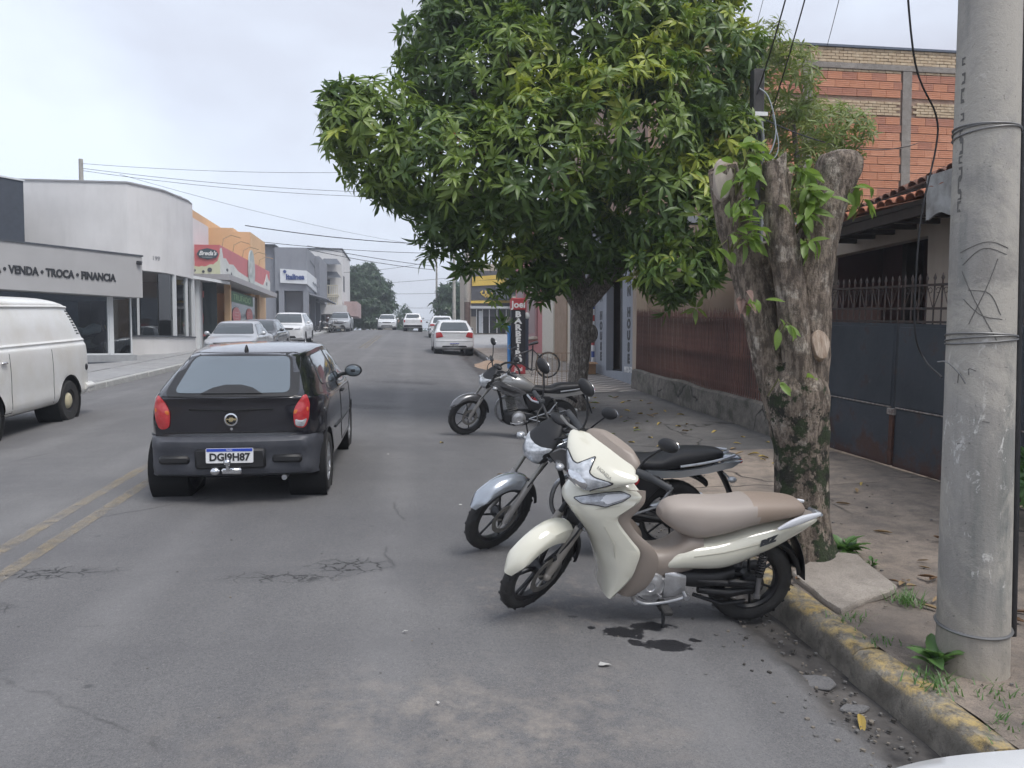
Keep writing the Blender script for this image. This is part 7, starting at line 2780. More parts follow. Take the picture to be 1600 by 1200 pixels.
    rings_x(q, [(.615, .655, .605, .045), (.575, .70, .575, .085), (.49, .728, .53, .115), (.40, .735, .51, .128), (.30, .740, .53, .132), (.20, .752, .565, .132), (.12, .768, .60, .134), (0, .775, .64, .128), (-.12, .775, .672, .115), (-.19, .765, .69, .092), (-.22, .738, .706, .05)], ex=2.7, n=28, sub=5)
    for i, f in enumerate(q.f):
        cx_ = sum(q.v[k][0] for k in f) / len(f)
        cz_ = sum(q.v[k][2] for k in f) / len(f)
        if cx_ < .115 + (cz_ - .76) * .35:
            q.mi[i] = 1
    q.build('seat', [M_SEAT1, M_SEAT2], root)
    # cream flank
    q = MB()
    rings_x(q, [(.615, .335, .318, .085), (.56, .40, .322, .118), (.50, .455, .328, .136), (.41, .492, .330, .142), (.29, .520, .335, .142), (.20, .548, .350, .14), (.10, .592, .392, .134), (-.06, .638, .478, .116), (-.20, .668, .572, .088), (-.30, .680, .635, .05), (-.325, .672, .648, .025)], ex=2.6, n=24, sub=5)
    flank = Body(q)
    fo_ = q.build('side_panel', M_CREAMP, root)
    V = (Vector((0, 3, 0)), X_, Z_, Vector((0, -1, 0)))
    sm_ = MB()
    flank.seam(sm_, V, [(.42, .435), (.25, .47), (.05, .53)], .004, -.001)
    sm_.build('panel_crease', M('crease_shadow_cream', (.45, .43, .36), .4), fo_)
    p0, p1 = flank.hit(V, .07, .525, .004), flank.hit(V, -.05, .572, .004)
    me = text_mesh('model_lettering', 'BIZ', .052, M_SIGNBLK, extrude=.001, offset=.004, shear=.4)
    me.transform(frame_mat((p0 + p1) / 2 + Vector((0, .004, 0)), (p1 - p0), Vector((.1, -.25, 1))) @ Matrix.Diagonal((1.25, .75, 1, 1)))
    obj('model_lettering', me, fo_)
    q = MB()
    rings_x(q, [(-.16, .700, .655, .075), (-.24, .702, .665, .065), (-.31, .690, .672, .04)], ex=2.6)
    q.build('tail_cover', M_TAUPE, root)
    for s in (1, -1):
        q = MB()
        q.sweep([(-.035, .630, .008, .008, 0, s * .138), (-.10, .664, .012, .020, 0, s * .136), (-.18, .694, .014, .022, 0, s * .122), (-.26, .716, .012, .014, 0, s * .105), (-.29, .722, .008, .008, 0, s * .095)], n=12, sub=4)
        q.build('grab_rail', M_WHITEP, root)
    q = MB()
    q.sweep([(-.30, .695, .055, .018), (-.335, .69, .045, .016), (-.352, .688, .03, .010)], n=12, sub=3)
    q.build('tail_light', M_CLR, root)
    # dark lower body, swing arm, chain case, shock
    q = MB()
    rings_x(q, [(.52, .335, .25, .105), (.40, .335, .22, .115), (.25, .34, .23, .11), (.14, .36, .28, .09)], ex=3)
    q.build('lower_cover', M_BLKP, root)
    q = MB()
    for s in (1, -1):
        q.tube([(.36, s * .095, .275), (.15, s * .10, .268), (-.03, s * .10, .257)], [.022, .020, .016], 10)
    q.tube([(.34, .085, .215), (.16, .09, .205), (.02, .09, .235)], [.02, .028, .02], 10)
    q.box((.10, .118, .285), (.16, .02, .03), bev=.008)
    q.tube([(.35, .06, .17), (.18, .08, .13), (.05, .085, .16)], .012, 8)
    q.build('swing_arm', M_BLKP, root)
    for s in (1, -1):
        q = MB()
        q.tube([(.0, s * .125, .215), (.01, s * .125, .34)], .014, 12)
        q.tube([(.0, s * .125, .205), (.0, s * .125, .225)], .020, 12)
        so_ = q.build('shock_absorber', M('shock_grey', (.14, .135, .135), .5), root)
        q = MB()
        q.tube([(.012 + .021 * math.cos(t), s * .125 + .021 * math.sin(t), .335 + .135 * t / 56) for t in [k * .5 for k in range(113)]], .0045, 5)
        q.build('spring', M_BLKP, so_)
    q = MB()
    mudguard(q, 0, .255, .30, .062, 60, 165, .03, .03, 14)
    q.sweep([(-.16, .60, .07, .014), (-.235, .50, .066, .012), (-.285, .40, .06, .010), (-.318, .29, .05, .006)], n=12, sub=4)
    q.build('rear_mudguard', M_BLKP, root)
    # engine
    q = MB()
    q.sweep([(.82, .245, .06, .05), (.76, .245, .075, .06), (.66, .235, .10, .085), (.55, .24, .11, .09), (.44, .255, .095, .07), (.40, .26, .07, .05)], n=20, sub=4, ex=2.6)
    for k in range(6):
        q.box((.84 - k * .018, 0, .25), (.006, .15, .12), bev=.002)
    eo = q.build('engine', M_ENG, root)
    q = MB()
    q.lathe([(0, .026), (.022, .026), (.026, .030), (.052, .030), (.060, .024), (.078, .022), (.090, .006), (.090, -.03)], (.635, .105, .235), (0, 1, 0), 32)
    q.prism(rpoly([(.60, .30), (.70, .27), (.735, .335), (.70, .375), (.64, .345)], .015), (0, .105, 0), X_, Z_, .035, bev=.006)
    for (bx_, bz_) in ((.69, .345), (.565, .285), (.70, .19), (.57, .18)):
        q.cyl((bx_, .10, bz_), (bx_, .138, bz_), .008, n=8)
    q.build('crankcase_cover', M_ENG, eo)
    q = MB()
    q.sweep([(.555, .245, .014, .082, 0, .11), (.49, .25, .018, .075, 0, .112), (.43, .255, .012, .052, 0, .108)], n=16, sub=4)
    q.build('chain_cover', M_ENG, eo)
    q = MB()
    q.tube(catmull([(.725, .155, .165), (.66, .165, .150), (.57, .17, .165), (.50, .17, .185), (.44, .165, .205)], 4), .0085, 8)
    q.cyl((.725, .14, .168), (.725, .185, .162), .013, n=10)
    q.cyl((.44, .14, .215), (.44, .19, .210), .015, n=10)
    q.build('gear_lever', M_ALLOY, root)
    q = MB()
    q.box((.555, .205, .145), (.055, .10, .028), bev=.008)
    q.box((.555, .14, .135), (.05, .07, .05), bev=.01)
    q.build('foot_peg', M_RUB, root)
    q = MB()
    q.tube([(.545, .12, .14), (.54, .155, .06), (.535, .19, -.045)], [.011, .010, .009], 8)
    q.box((.535, .20, -.045), (.05, .04, .008), bev=.003)
    q.tube([(.55, .115, .13), (.542, .145, .07)], .004, 5)
    q.build('side_stand', M_BLKP, root)
    q = MB()
    q.tube(catmull([(.80, -.03, .19), (.78, -.08, .13), (.60, -.13, .12), (.35, -.14, .15)], 4), .016, 10)
    q.tube([(.36, -.145, .15), (.28, -.15, .17), (-.12, -.155, .255), (-.16, -.155, .262)], [.02, .045, .05, .03], 16)
    q.build('exhaust', M_BLKP, root)
    return root


scooter()


def motorcycle(name, label, loc, rz, lean, steer, body, tank_side, fender, group='motorbikes parked at the kerb', pitch=0.0):
    root = thing(name, label, 'motorcycle', loc, 0, group)
    root.rotation_euler = (lean, pitch, rz)
    ax_f = Vector((1.315, 0, .30))
    S = steer_m((1.0, 0, .82), R(27), steer)
    moto_wheel(root, 'front_wheel', S @ Matrix.Translation(ax_f), .302, .082, 6, None, False, True)
    moto_wheel(root, 'rear_wheel', Matrix.Translation((0, 0, .305)), .305, .096, 6, 1, False)
    for s in (1, -1):
        q = MB()
        q.tube([ax_f + Vector((.02, s * .085, -.015)), ax_f + Vector((-.01, s * .085, .05)), ax_f + Vector((-.14, s * .085, .30))], [.020, .026, .025], 14)
        q.xform(S)
        f = q.build('fork_leg', M('fork_silver', (.36, .35, .34), .4, .5, var=.2), root)
        q = MB()
        q.cyl(ax_f + Vector((-.138, s * .085, .296)), (.97, s * .085, .97), .016, n=12)
        q.xform(S)
        q.build('fork_tube', M_STEEL, f)
    q = MB()
    q.box(ax_f + Vector((-.05, .07, .07)), (.06, .04, .09), bev=.012)
    q.tube([ax_f + Vector((-.04, .08, .11)), ax_f + Vector((-.12, .10, .30)), Vector((1.05, .09, .75))], .006, 6)
    q.box((1.01, 0, .80), (.09, .23, .05), bev=.012)
    q.box((.97, 0, .95), (.08, .22, .03), bev=.01)
    q.xform(S)
    q.build('fork_clamp', M_BLKP, root)
    q = MB()
    mudguard(q, ax_f.x, ax_f.z, .338, .066, 28, 118, .025, .095, 18)
    q.xform(S)
    q.build('front_mudguard', fender, root)
    q = MB()
    mudguard(q, ax_f.x, ax_f.z, .328, .056, 108, 172, .06, .03, 10)
    q.xform(S)
    q.build('inner_mudguard', M_BLKP, root)
    # headlamp unit with a black flyscreen
    q = MB()
    rings_z(q, [(.715, 1.075, .03, .045), (.76, 1.095, .065, .095), (.82, 1.09, .08, .125), (.875, 1.07, .075, .13), (.92, 1.045, .06, .12), (.975, 1.01, .045, .10), (1.03, .97, .02, .06)], ex=2.3)
    sh = Body(q)
    for i, f in enumerate(q.f):
        z = sum(q.v[k][2] for k in f) / len(f)
        q.mi[i] = 0
    q.xform(S)
    q.build('headlamp_cowl', M_BLKP, root)
    VF = (Vector((4, 0, 0)), Y_, Z_, Vector((-1, 0, 0)))
    q = MB()
    sh.decal(q, VF, rpoly([(0, .722), (.06, .735), (.095, .79), (.125, .90), (.06, .885), (0, .88), (-.06, .885), (-.125, .90), (-.095, .79), (-.06, .735)], .015), .006, 6, .018)
    q.xform(S)
    q.build('headlight', MATS['headlamp_lens'], root)
    for s in (1, -1):
        q = MB()
        q.prism([(1.12, .83), (1.04, .915), (.95, .93), (1.0, .80), (1.06, .765)], (0, s * .118, 0), X_, Z_, .012, bev=.004)
        q.xform(S)
        q.build('lamp_side_panel', body, root)
        q = MB()
        q.tube([(1.05, s * .10, .80), (1.06, s * .19, .80)], .010, 8)
        q.ell((1.065, s * .215, .80), (.038, .032, .026), 12, 8)
        q.xform(S)
        q.build('front_indicator', M_CLR, root)
    # bars
    q = MB()
    q.tube(catmull([(.86, .37, 1.03), (.90, .28, 1.04), (.95, .16, 1.03), (.975, .06, .99), (.975, -.06, .99), (.95, -.16, 1.03), (.90, -.28, 1.04), (.86, -.37, 1.03)], 4), .011, 10)
    q.xform(S)
    q.build('handlebar', M_BLKP, root)
    for s in (1, -1):
        q = MB()
        q.cyl((.90, s * .275, 1.04), (.855, s * .385, 1.03), .019, n=12)
        q.box((.915, s * .245, 1.045), (.05, .05, .05), bev=.012)
        q.xform(S)
        q.build('grip', MATS['rubber_grip'], root)
        q = MB()
        q.tube([(.94, s * .24, 1.04), (.95, s * .30, 1.025), (.915, s * .39, 1.015)], [.009, .007, .008], 7)
        q.xform(S)
        q.build('lever', M_ALLOY, root)
        bike_mirror(root, S, [(.92, s * .24, 1.06), (.90, s * .26, 1.13), (.885, s * .31, 1.22), (.88, s * .33, 1.25)], Vector((.88, s * .345, 1.285)), M_BLKP, s * .35, .072, .042)
    q = MB()
    q.ell((.945, 0, 1.035), (.05, .09, .04), 16, 8)
    q.xform(S)
    q.build('instrument_cluster', M_BLKP, root)
    q = MB()
    for s in (1, -1):
        q.tube(catmull([(.93, s * .20, 1.04), (1.02, s * .15, 1.0), (1.06, s * .06, .92), (1.0, s * .04, .82)], 4), .006, 6)
    q.xform(S)
    q.build('cables', M_BLKP, root)
    # tank
    q = MB()
    rings_x(q, [(.91, .835, .76, .045), (.87, .90, .72, .105), (.77, .945, .70, .145), (.65, .945, .69, .155), (.55, .915, .69, .14), (.45, .85, .69, .11), (.38, .80, .70, .075)], ex=2.3, n=28, sub=5)
    tk = Body(q)
    q.build('fuel_tank', body, root)
    q = MB()
    q.lathe([(0, .018), (.035, .018), (.042, .010), (.045, -.01)], (.70, 0, .945), (.05, 0, 1), 20)
    q.build('fuel_cap', M_BLKP, root)
    for s in (1, -1):
        q = MB()
        q.prism(rpoly([(1.03, .82), (.94, .865), (.74, .80), (.56, .74), (.50, .70), (.66, .635), (.84, .665), (.97, .745)], .02), (0, s * .152, 0), X_, Z_, .030, bev=.012, smooth=False)
        sh_ = q.build('tank_shroud', tank_side, root)
        q = MB()
        q.prism(rpoly([(.90, .79), (.74, .745), (.60, .705), (.70, .695), (.86, .735)], .01), (0, s * .170, 0), X_, Z_, .006)
        q.build('shroud_trim', M_BLKP, sh_)
        q = MB()
        q.prism(rpoly([(.53, .70), (.34, .69), (.16, .675), (.14, .60), (.26, .46), (.46, .46), (.52, .60)], .025), (0, s * .128, 0), X_, Z_, .03, bev=.012)
        sc = q.build('side_cover', M_BLKP, root)
        text('model_lettering', '160', .075, M_REDL, sc, (.40, s * .1445, .625), (-s, 0, 0), (0, 0, 1), extrude=.001, offset=.003, shear=.3, sx=1.2)
        q = MB()
        q.prism(rpoly([(.28, .715), (.05, .715), (-.16, .755), (-.34, .805), (-.47, .825), (-.40, .765), (-.22, .71), (0, .665), (.22, .65)], .012), (0, s * .115, 0), X_, Z_, .028, bev=.010)
        q.build('tail_panel', body, root)
        q = MB()
        q.tube(catmull([(.02, s * .135, .755), (-.15, s * .14, .79), (-.32, s * .125, .83), (-.42, s * .07, .845)], 4), .011, 8)
        q.build('grab_rail', M_ALLOY if body != M_DGREYP else M_BLKP, root)
        q = MB()
        q.tube([(-.36, s * .06, .70), (-.37, s * .15, .69)], .008, 7)
        q.ell((-.375, s * .18, .69), (.035, .03, .024), 12, 8)
        q.build('rear_indicator', M_CLR, root)
        q = MB()
        q.tube([(-.01, s * .135, .34), (.10, s * .13, .63)], .014, 10)
        so_ = q.build('shock_absorber', M_STEEL, root)
        q = MB()
        q.tube([(-.01 + .11 * (.2 + .75 * t / 60) + .024 * math.cos(t), s * .133 + .024 * math.sin(t), .34 + .29 * (.2 + .75 * t / 60)) for t in [k * .55 for k in range(110)]], .0055, 5)
        q.build('spring', M_BLKP, so_)
        q = MB()
        q.box((.50, s * .20, .30), (.05, .10, .025), bev=.008)
        q.tube([(.50, s * .10, .30), (.50, s * .16, .30)], .012, 8)
        q.build('foot_peg', M_RUB, root)
    # seat
    q = MB()
    rings_x(q, [(.50, .80, .74, .07), (.42, .80, .70, .105), (.28, .795, .695, .128), (.16, .80, .70, .13), (.05, .85, .71, .128), (-.08, .868, .74, .12), (-.22, .875, .775, .105), (-.32, .868, .80, .075), (-.35, .845, .81, .04)], ex=2.8, n=26, sub=5)
    q.build('seat', M_BSEAT, root)
    q = MB()
    rings_x(q, [(-.33, .835, .775, .085), (-.44, .835, .79, .07), (-.49, .825, .80, .045)], ex=2.6)
    q.build('tail_cover', body, root)
    q = MB()
    q.ell((-.485, 0, .79), (.03, .065, .022), 14, 8)
    q.build('tail_light', M_RED, root)
    q = MB()
    mudguard(q, 0, .305, .40, .07, 75, 130, .03, .03, 10)
    q.sweep([(-.30, .76, .06, .022), (-.38, .66, .06, .018), (-.455, .54, .06, .014), (-.50, .44, .06, .008)], n=12, sub=4)
    q.build('rear_mudguard', M_BLKP, root)
    # frame and engine
    q = MB()
    q.tube([(.97, 0, .86), (.86, 0, .58), (.80, 0, .30), (.55, 0, .20), (.38, 0, .30)], .020, 10)
    q.tube([(.95, 0, .88), (.60, 0, .70), (.30, 0, .66), (-.30, 0, .74)], .022, 10)
    for s in (1, -1):
        q.tube([(.42, s * .07, .68), (.38, s * .09, .32)], .016, 8)
        q.tube([(.40, s * .10, .36), (.15, s * .105, .335), (-.03, s * .105, .305)], [.024, .022, .018], 10)
        q.tube([(.12, s * .10, .64), (.40, s * .09, .42)], .012, 8)
    q.build('frame', M_BLKP, root)
    q = MB()
    q.sweep([(.80, .33, .07, .08), (.72, .32, .11, .12), (.58, .315, .13, .13), (.46, .335, .12, .11), (.38, .35, .09, .07)], n=20, sub=4, ex=2.7)
    eo = q.build('engine', M('engine_black', (.03, .03, .032), .45, .4), root)
    for k in range(8):
        c = Vector((.675 + .010 * k, 0, .435 + .026 * k))
        MB().box(c, (.16 - .004 * k, .19, .009), mat=Matrix.Rotation(.32, 3, 'Y'), bev=.003).build('cooling_fin', M_STEEL, eo)
    q = MB()
    q.box((.735, 0, .665), (.13, .15, .07), mat=Matrix.Rotation(.32, 3, 'Y'), bev=.015)
    q.build('cylinder_head', M_STEEL, eo)
    q = MB()
    q.lathe([(0, .03), (.03, .03), (.034, .036), (.062, .034), (.075, .026), (.098, .018), (.108, -.01), (.108, -.04)], (.585, .13, .315), (0, 1, 0), 32)
    q.build('crankcase_cover', M_ENG, eo)
    q = MB()
    q.sweep([(.50, .33, .016, .085, 0, .125), (.43, .34, .018, .07, 0, .125), (.37, .345, .010, .05, 0, .12)], n=16, sub=4)
    q.build('chain_cover', M_BLKP, eo)
    q = MB()
    q.prism(rpoly([(.46, .42), (.20, .36), (-.06, .345), (-.06, .30), (.20, .30), (.46, .34)], .02), (0, .10, 0), X_, Z_, .03, bev=.01)
    q.build('chain_guard', M_BLKP, root)
    q = MB()
    q.tube(catmull([(.76, -.03, .62), (.88, -.06, .52), (.90, -.08, .34), (.78, -.12, .20), (.50, -.15, .19), (.25, -.16, .23)], 4), .018, 10)
    q.tube([(.28, -.165, .22), (.18, -.17, .25), (-.28, -.18, .40), (-.33, -.18, .415)], [.022, .05, .055, .04], 16)
    q.build('exhaust', M_ALLOY, root)
    q = MB()
    q.tube(catmull([(.70, .17, .26), (.62, .18, .25), (.54, .17, .27), (.46, .165, .30)], 3), .008, 8)
    q.cyl((.70, .155, .262), (.70, .20, .258), .012, n=10)
    q.build('gear_lever', M_ALLOY, root)
    q = MB()
    for (a, b) in (((.44, .14, .33), (.16, .16, .45)), ((.16, .16, .45), (.06, .15, .60)), ((.44, .14, .33), (.28, .15, .30))):
        q.tube([a, b], .010, 8)
    q.build('footrest_bracket', M_ALLOY, root)
    q = MB()
    q.tube([(.47, .10, .26), (.44, .16, .12), (.42, .235, -.075)], [.012, .011, .010], 8)
    q.box((.42, .245, -.075), (.05, .04, .010), bev=.003)
    q.build('side_stand', M_BLKP, root)
    return root


motorcycle('silver_motorcycle', 'silver and black motorcycle leaning on its stand right behind the cream scooter', (1.90, 5.66, ZR(1.9, 5.66) - .01), R(180 + 2), R(-10.5), R(38), M_SILVP, M_DGREYP, M_SILVP, pitch=R(-4))
motorcycle('grey_motorcycle', 'dark grey motorcycle parked alone further up by the street tree', (2.06, 11.05, ZR(2.0, 11) - .01), R(180 + 1), R(-9.5), R(26), M_LGREYP, M_DGREYP, M_DGREYP, pitch=R(-4))
# ================================================================== POLES, WIRES, SIGN, BICYCLE, SMALL THINGS
def pole_mat():
    g = NG('pole_concrete', .85)
    x, y, z = g.xyz()
    c = g.mix(g.ramp(g.noise(2.2, 7, .65, g.map((1, 1, .35))), [(.36, 0.), (.64, 1.)]), (.25, .238, .22), (.37, .355, .33))
    st = g.ramp(g.noise(3.2, 8, .7, g.map((1.2, 1.2, .12))), [(.46, 0.), (.66, .85)])
    c = g.mix(st, c, (.135, .148, .142))
    hb = g.ramp(g.math('ABSOLUTE', g.math('SUBTRACT', z, 1.15)), [(.0, .055), (.9, 0.)])
    wp = g.ramp(g.math('ADD', g.noise(8, 10, .78, g.map((1, 1, .5)), 1.2), hb), [(.625, 0.), (.65, .85)])
    c = g.mix(wp, c, (.56, .55, .53))
    bl = g.ramp(g.noise(1.3, 8, .72, dist=.6), [(.45, 0.), (.54, .75)])
    c = g.mix(bl, c, (.42, .395, .35))
    ft = g.nt.nodes.new('ShaderNodeMapRange')
    ft.inputs['From Min'].default_value = .42
    ft.inputs['From Max'].default_value = .02
    g.link(z, ft.inputs['Value'])
    c = g.mix(g.math('MULTIPLY', ft.outputs[0], .5), c, (.36, .30, .235))
    sp_ = g.ramp(g.noise(70, 3), [(.66, 0.), (.72, .7)])
    c = g.mix(sp_, c, (.08, .08, .08))
    g.color(c)
    g.bump(g.math('ADD', g.noise(30, 7), g.math('MULTIPLY', g.noise(120, 3), .4)), .35, .01)
    return g.m


M_POLE = pole_mat()
M_WIRE = M('black_cable', (.018, .018, .02), .6)
M_TIE = M('tie_wire', (.20, .20, .20), .5, .5)
PB = Vector((2.725, 3.40, ZSR(2.73, 3.4)))
pole = thing('utility_pole', 'thick round concrete utility pole with wire bands and scratched graffiti at the right kerb', 'utility pole', PB)
PH = 9.2
prad = lambda z: .161 - .0088 * z
mb = MB()
nz_, nt_ = 70, 40
rings = []
for i in range(nz_ + 1):
    z = -.1 + (PH + .1) * (i / nz_) ** 1.25
    rings.append([(prad(z) * (1 + .006 * vnoise((math.cos(t) * 2, math.sin(t) * 2, z * 2))) * math.cos(t), prad(z) * math.sin(t), z) for t in [2 * PI * j / nt_ for j in range(nt_)]])
mb.loft(rings, True)
mb.build('shaft', M_POLE, pole)
for (zz, nb) in ((.21, 1), (1.60, 3), (2.58, 3)):
    b = MB()
    for k in range(nb):
        r = prad(zz) + .004
        b.tube([(r * math.cos(t), r * math.sin(t), zz + k * .013 + .012 * math.sin(t + k * 1.3 + zz)) for t in [2 * PI * j / 40 for j in range(41)]], .0045 if nb > 1 else .008, 6)
    b.build('wire_band', M_TIE, pole)
b = MB()
b.tube([(prad(z) * 1.0 * math.cos(-.32) + .028, prad(z) * math.sin(-.32) + .01, z) for z in (.16, 1, 2, 3.5, 6, 8.5)], .020, 10)
b.build('cable_conduit', M_BLKP, pole)
# scratched marks on the face towards the road and us
va = math.atan2(-PB.y, -PB.x)
def on_pole(a, z, off=.0015):
    r = prad(z) + off
    return (r * math.cos(va + a), r * math.sin(va + a), z)
gm_ = M('scratch_dark', (.13, .125, .118), .9)
for path in ([(.75, 2.03), (.1, 2.06), (-.7, 2.02)], [(.7, 2.0), (.0, 2.03), (-.6, 1.96)], [(.42, 1.98), (.1, 1.84), (-.35, 1.68)], [(-.62, 1.93), (-.1, 1.76), (.45, 1.60)],
             [(.55, 1.72), (.2, 1.82), (-.4, 1.84)], [(.6, 1.70), (.0, 1.72), (-.55, 1.80)], [(-.1, 1.46), (-.3, 1.47), (-.3, 1.44)], [(-.45, 1.42), (-.6, 1.45), (-.65, 1.40)], [(.3, 1.22), (.1, 1.225)], [(-.2, 1.12), (-.6, 1.11)]):
    P_ = catmull([(a, z) for a, z in path], 6)
    MB().tube([on_pole(a, z, .0004) for a, z in P_], .0022, 5).build('scratch', gm_, pole)
# stencilled marks up the edge facing the road
for k, z in enumerate((2.92, 2.84, 2.76, 2.66, 2.58, 2.52, 2.46, 2.40, 2.34, 2.29, 2.24)):
    a = -.80
    h_ = .018 + .008 * (k % 3)
    vs = [on_pole(a - .10, z - h_), on_pole(a + .07, z - h_), on_pole(a + .07, z + h_), on_pole(a - .10, z + h_)]
    vs2 = [on_pole(a - .05, z - h_ * .5), on_pole(a + .02, z - h_ * .5), on_pole(a + .02, z + h_ * .5), on_pole(a - .05, z + h_ * .5)]
    MB().add(vs + vs2, [(0, 1, 5, 4), (1, 2, 6, 5), (2, 3, 7, 6)] if k % 2 else [(0, 1, 5, 4), (2, 3, 7, 6), (3, 0, 4, 7)]).build('stencil_mark', gm_, pole)
b = MB()
b.tube(catmull([on_pole(-1.0, 1.50, .06), on_pole(-.75, 1.50, .05), on_pole(-.5, 1.45, .03), on_pole(-.35, 1.40, .015)], 5), .004, 6)
b.build('loose_wire', M_TIE, pole)

# crossarm + insulators up the pole (above the frame)
b = MB()
b.box((0, 0, 8.6), (2.0, .10, .12), bev=.01)
b.build('crossarm', M_WOOD_D, pole)


def far_pole(label, x, y, h, r0, lamp=False, band=False, zr=None, name='street_pole', arm=True):
    t = thing(name, label, 'utility pole', (x, y, (zr or ZSR)(x, y)), 0, 'poles along the street')
    MB().tube([(0, 0, -.2), (0, 0, h)], [r0, r0 * .62], 14).build('shaft', M_POLE, t)
    if band:
        MB().tube([(0, 0, 0), (0, 0, 2.2)], [r0 * 1.02, r0 * .97], 14).build('painted_band', M('brown_band', (.16, .12, .11), .8, var=.3), t)
    if arm:
        MB().box((0, 0, h - .4), (1.7, .09, .11)).build('crossarm', M_WOOD_D, t)
    for k in (-.75, -.3, .3, .75) if arm else ():
        MB().lathe([(.03, 0), (.045, .05), (.02, .11), (0, .12)], (k, 0, h - .345), (0, 0, 1), 8).build('insulator', M_WHITEF, t)
    if lamp:
        l_ = MB()
        l_.tube(catmull([(0, 0, h - 1.9), (-.5, 0, h - 1.5), (-1.2, 0, h - 1.25), (-1.9, 0, h - 1.2)], 4), .035, 8)
        lo = l_.build('lamp_arm', M('grey_metal_arm', (.42, .43, .44), .5, .3), t)
        MB().ell((-2.15, 0, h - 1.22), (.35, .12, .08), 14, 8).build('lamp_head', M('lamp_grey', (.50, .51, .52), .4), lo)
    return t


far_pole('grey pole with a brown painted foot standing behind the white hatchback', 2.62, 37.2, 9.4, .155, band=True)
far_pole('slim grey pole in front of the round dark tree', 3.1, 58, 9.2, .14, lamp=False)
far_pole('far pole carrying a curved street lamp arm past the crest', 2.6, 84, 9.0, .14, lamp=True)
far_pole('pole whose tip shows over the white building roof', -14.3, 36, 8.15, .14, zr=ZSL, arm=False)
far_pole('distant pole on the left pavement beyond the balcony building', -8.4, 92, 9.0, .14, zr=ZSL)

mp_ = thing('meter_pole', 'slim dark service pole with cable coils between the big tree and the stump', 'pole', (5.31, 11.5, ZSR(5.3, 11.5)))
MB().box2((-.085, -.085, -.3), (.085, .085, 5.45), bev=.015).build('shaft', M('dark_concrete', (.075, .072, .07), .85, col2=(.035, .034, .034), scale=4), mp_)
MB().tube([(.05, -.10, 0), (.05, -.11, 4.4), (.02, -.11, 4.62), (-.08, -.11, 4.66), (-.16, -.11, 4.5), (-.17, -.11, 4.25)], .03, 10).build('conduit', M('grey_conduit', (.17, .18, .19), .5), mp_)
MB().box2((-.12, -.13, 4.72), (.12, -.09, 4.78)).build('white_bracket', M_WHITEL, mp_)
c1 = MB()
c1.tube(catmull([(-.02, -.1, 5.15), (.12, -.12, 5.02), (.22, -.14, 4.7), (.24, -.14, 4.4), (.12, -.14, 4.1), (-.1, -.14, 4.05), (-.24, -.14, 4.12), (-.25, -.13, 4.3)], 6), .010, 6)
c1.tube(catmull([(.2, -.12, 4.75), (.30, -.12, 4.35), (.28, -.12, 4.15), (.2, -.12, 4.05)], 5), .008, 6)
c1.tube(catmull([(-.1, -.12, 4.05), (-.10, -.12, 3.6), (-.25, -.12, 3.35), (-.38, -.12, 3.3), (-.42, -.12, 3.55), (-.33, -.12, 3.72)], 6), .010, 6)
c1.build('cable_coil', M('pale_cable', (.36, .40, .42), .5), mp_)

# ---- wires
G_W = 'overhead wires'
def wire(label, a, b, sag=.25, r=.009, m=None):
    a, b = Vector(a), Vector(b)
    n = 18
    P = [a.lerp(b, i / n) - Vector((0, 0, 4 * sag * (i / n) * (1 - i / n))) for i in range(n + 1)]
    return obj('overhead_wire', MB().tube(P, r, 5).mesh('overhead_wire', m or M_WIRE), None, None, label, None, 'wire', G_W)


P1 = (2.62, 37.2, ZSR(2.62, 37.2))
P2 = (3.1, 58, ZSR(3.1, 58))
wire('topmost wire from the pole over the white building across the street', (-14.3, 36, 9.75), (P1[0], P1[1], P1[2] + 8.6), .3)
wire('second wire from the pole over the white building across the street', (-14.3, 36, 9.55), (P1[0], P1[1], P1[2] + 7.4), .3, .010)
wire('third wire from the pole over the white building, close under the second', (-14.3, 36, 9.45), (P1[0], P1[1], P1[2] + 7.2), .35, .010)
wire('thin sagging wire dropping from the white building roof to the far right pole', (-12, 34, 8.9), (P2[0], P2[1], P2[2] + 6.4), .4, .008)
wire('thick black cable from the orange shop over the road', (-9.7, 47, 8.9), (P2[0], P2[1], P2[2] + 6.75), .25, .028)
wire('thin wire below the thick black cable over the road', (-9.6, 47.5, 8.1), (P2[0], P2[1], P2[2] + 6.1), .2, .018)
wire('upper of the paired cables from the grey corner store roof over the road', (-8.9, 68, 10.5), (2.6, 84, 10.6), .15, .03)
wire('lower of the paired cables from the grey corner store roof over the road', (-8.9, 69, 10.3), (2.6, 84, 10.2), .2, .03)
wire('rising wire from the balcony building over the road', (-7.2, 82, 9.6), (2.6, 84, 11.2), .2, .02)
for k, (zl_, zr_, yy) in enumerate(((8.8, 8.9, 100), (7.6, 7.4, 108), (6.3, 6.1, 118), (9.5, 10.6, 96), (5.4, 5.2, 130))):
    wire(['wire crossing above the road behind the almond tree', 'wire crossing the sky gap at roof height past the crest', 'wire crossing the sky gap low past the crest', 'slanting wire crossing the sky gap past the crest', 'lowest wire in the sky gap, just above the crest'][k],
         (-9, yy, zl_), (7, yy - 2, zr_), .2, .022)
PT = (PB.x, PB.y, PB.z)
wire('service wire running from the top edge down to the slim dark pole', (2.75, 3.45, 7.9), (5.28, 11.45, 5.6), .45, .010)
wire('service wire from the concrete pole to the brick building tree', (2.85, 3.5, 7.4), (6.6, 13.8, 5.9), .3, .010)
wire('thin wire high over the brick building, left of a pair', (2.6, 3.45, 8.7), (7.6, 18, 9.3), .2, .006)
wire('thin wire high over the brick building, right of a pair', (2.8, 3.45, 8.7), (8.2, 18, 9.2), .25, .006)
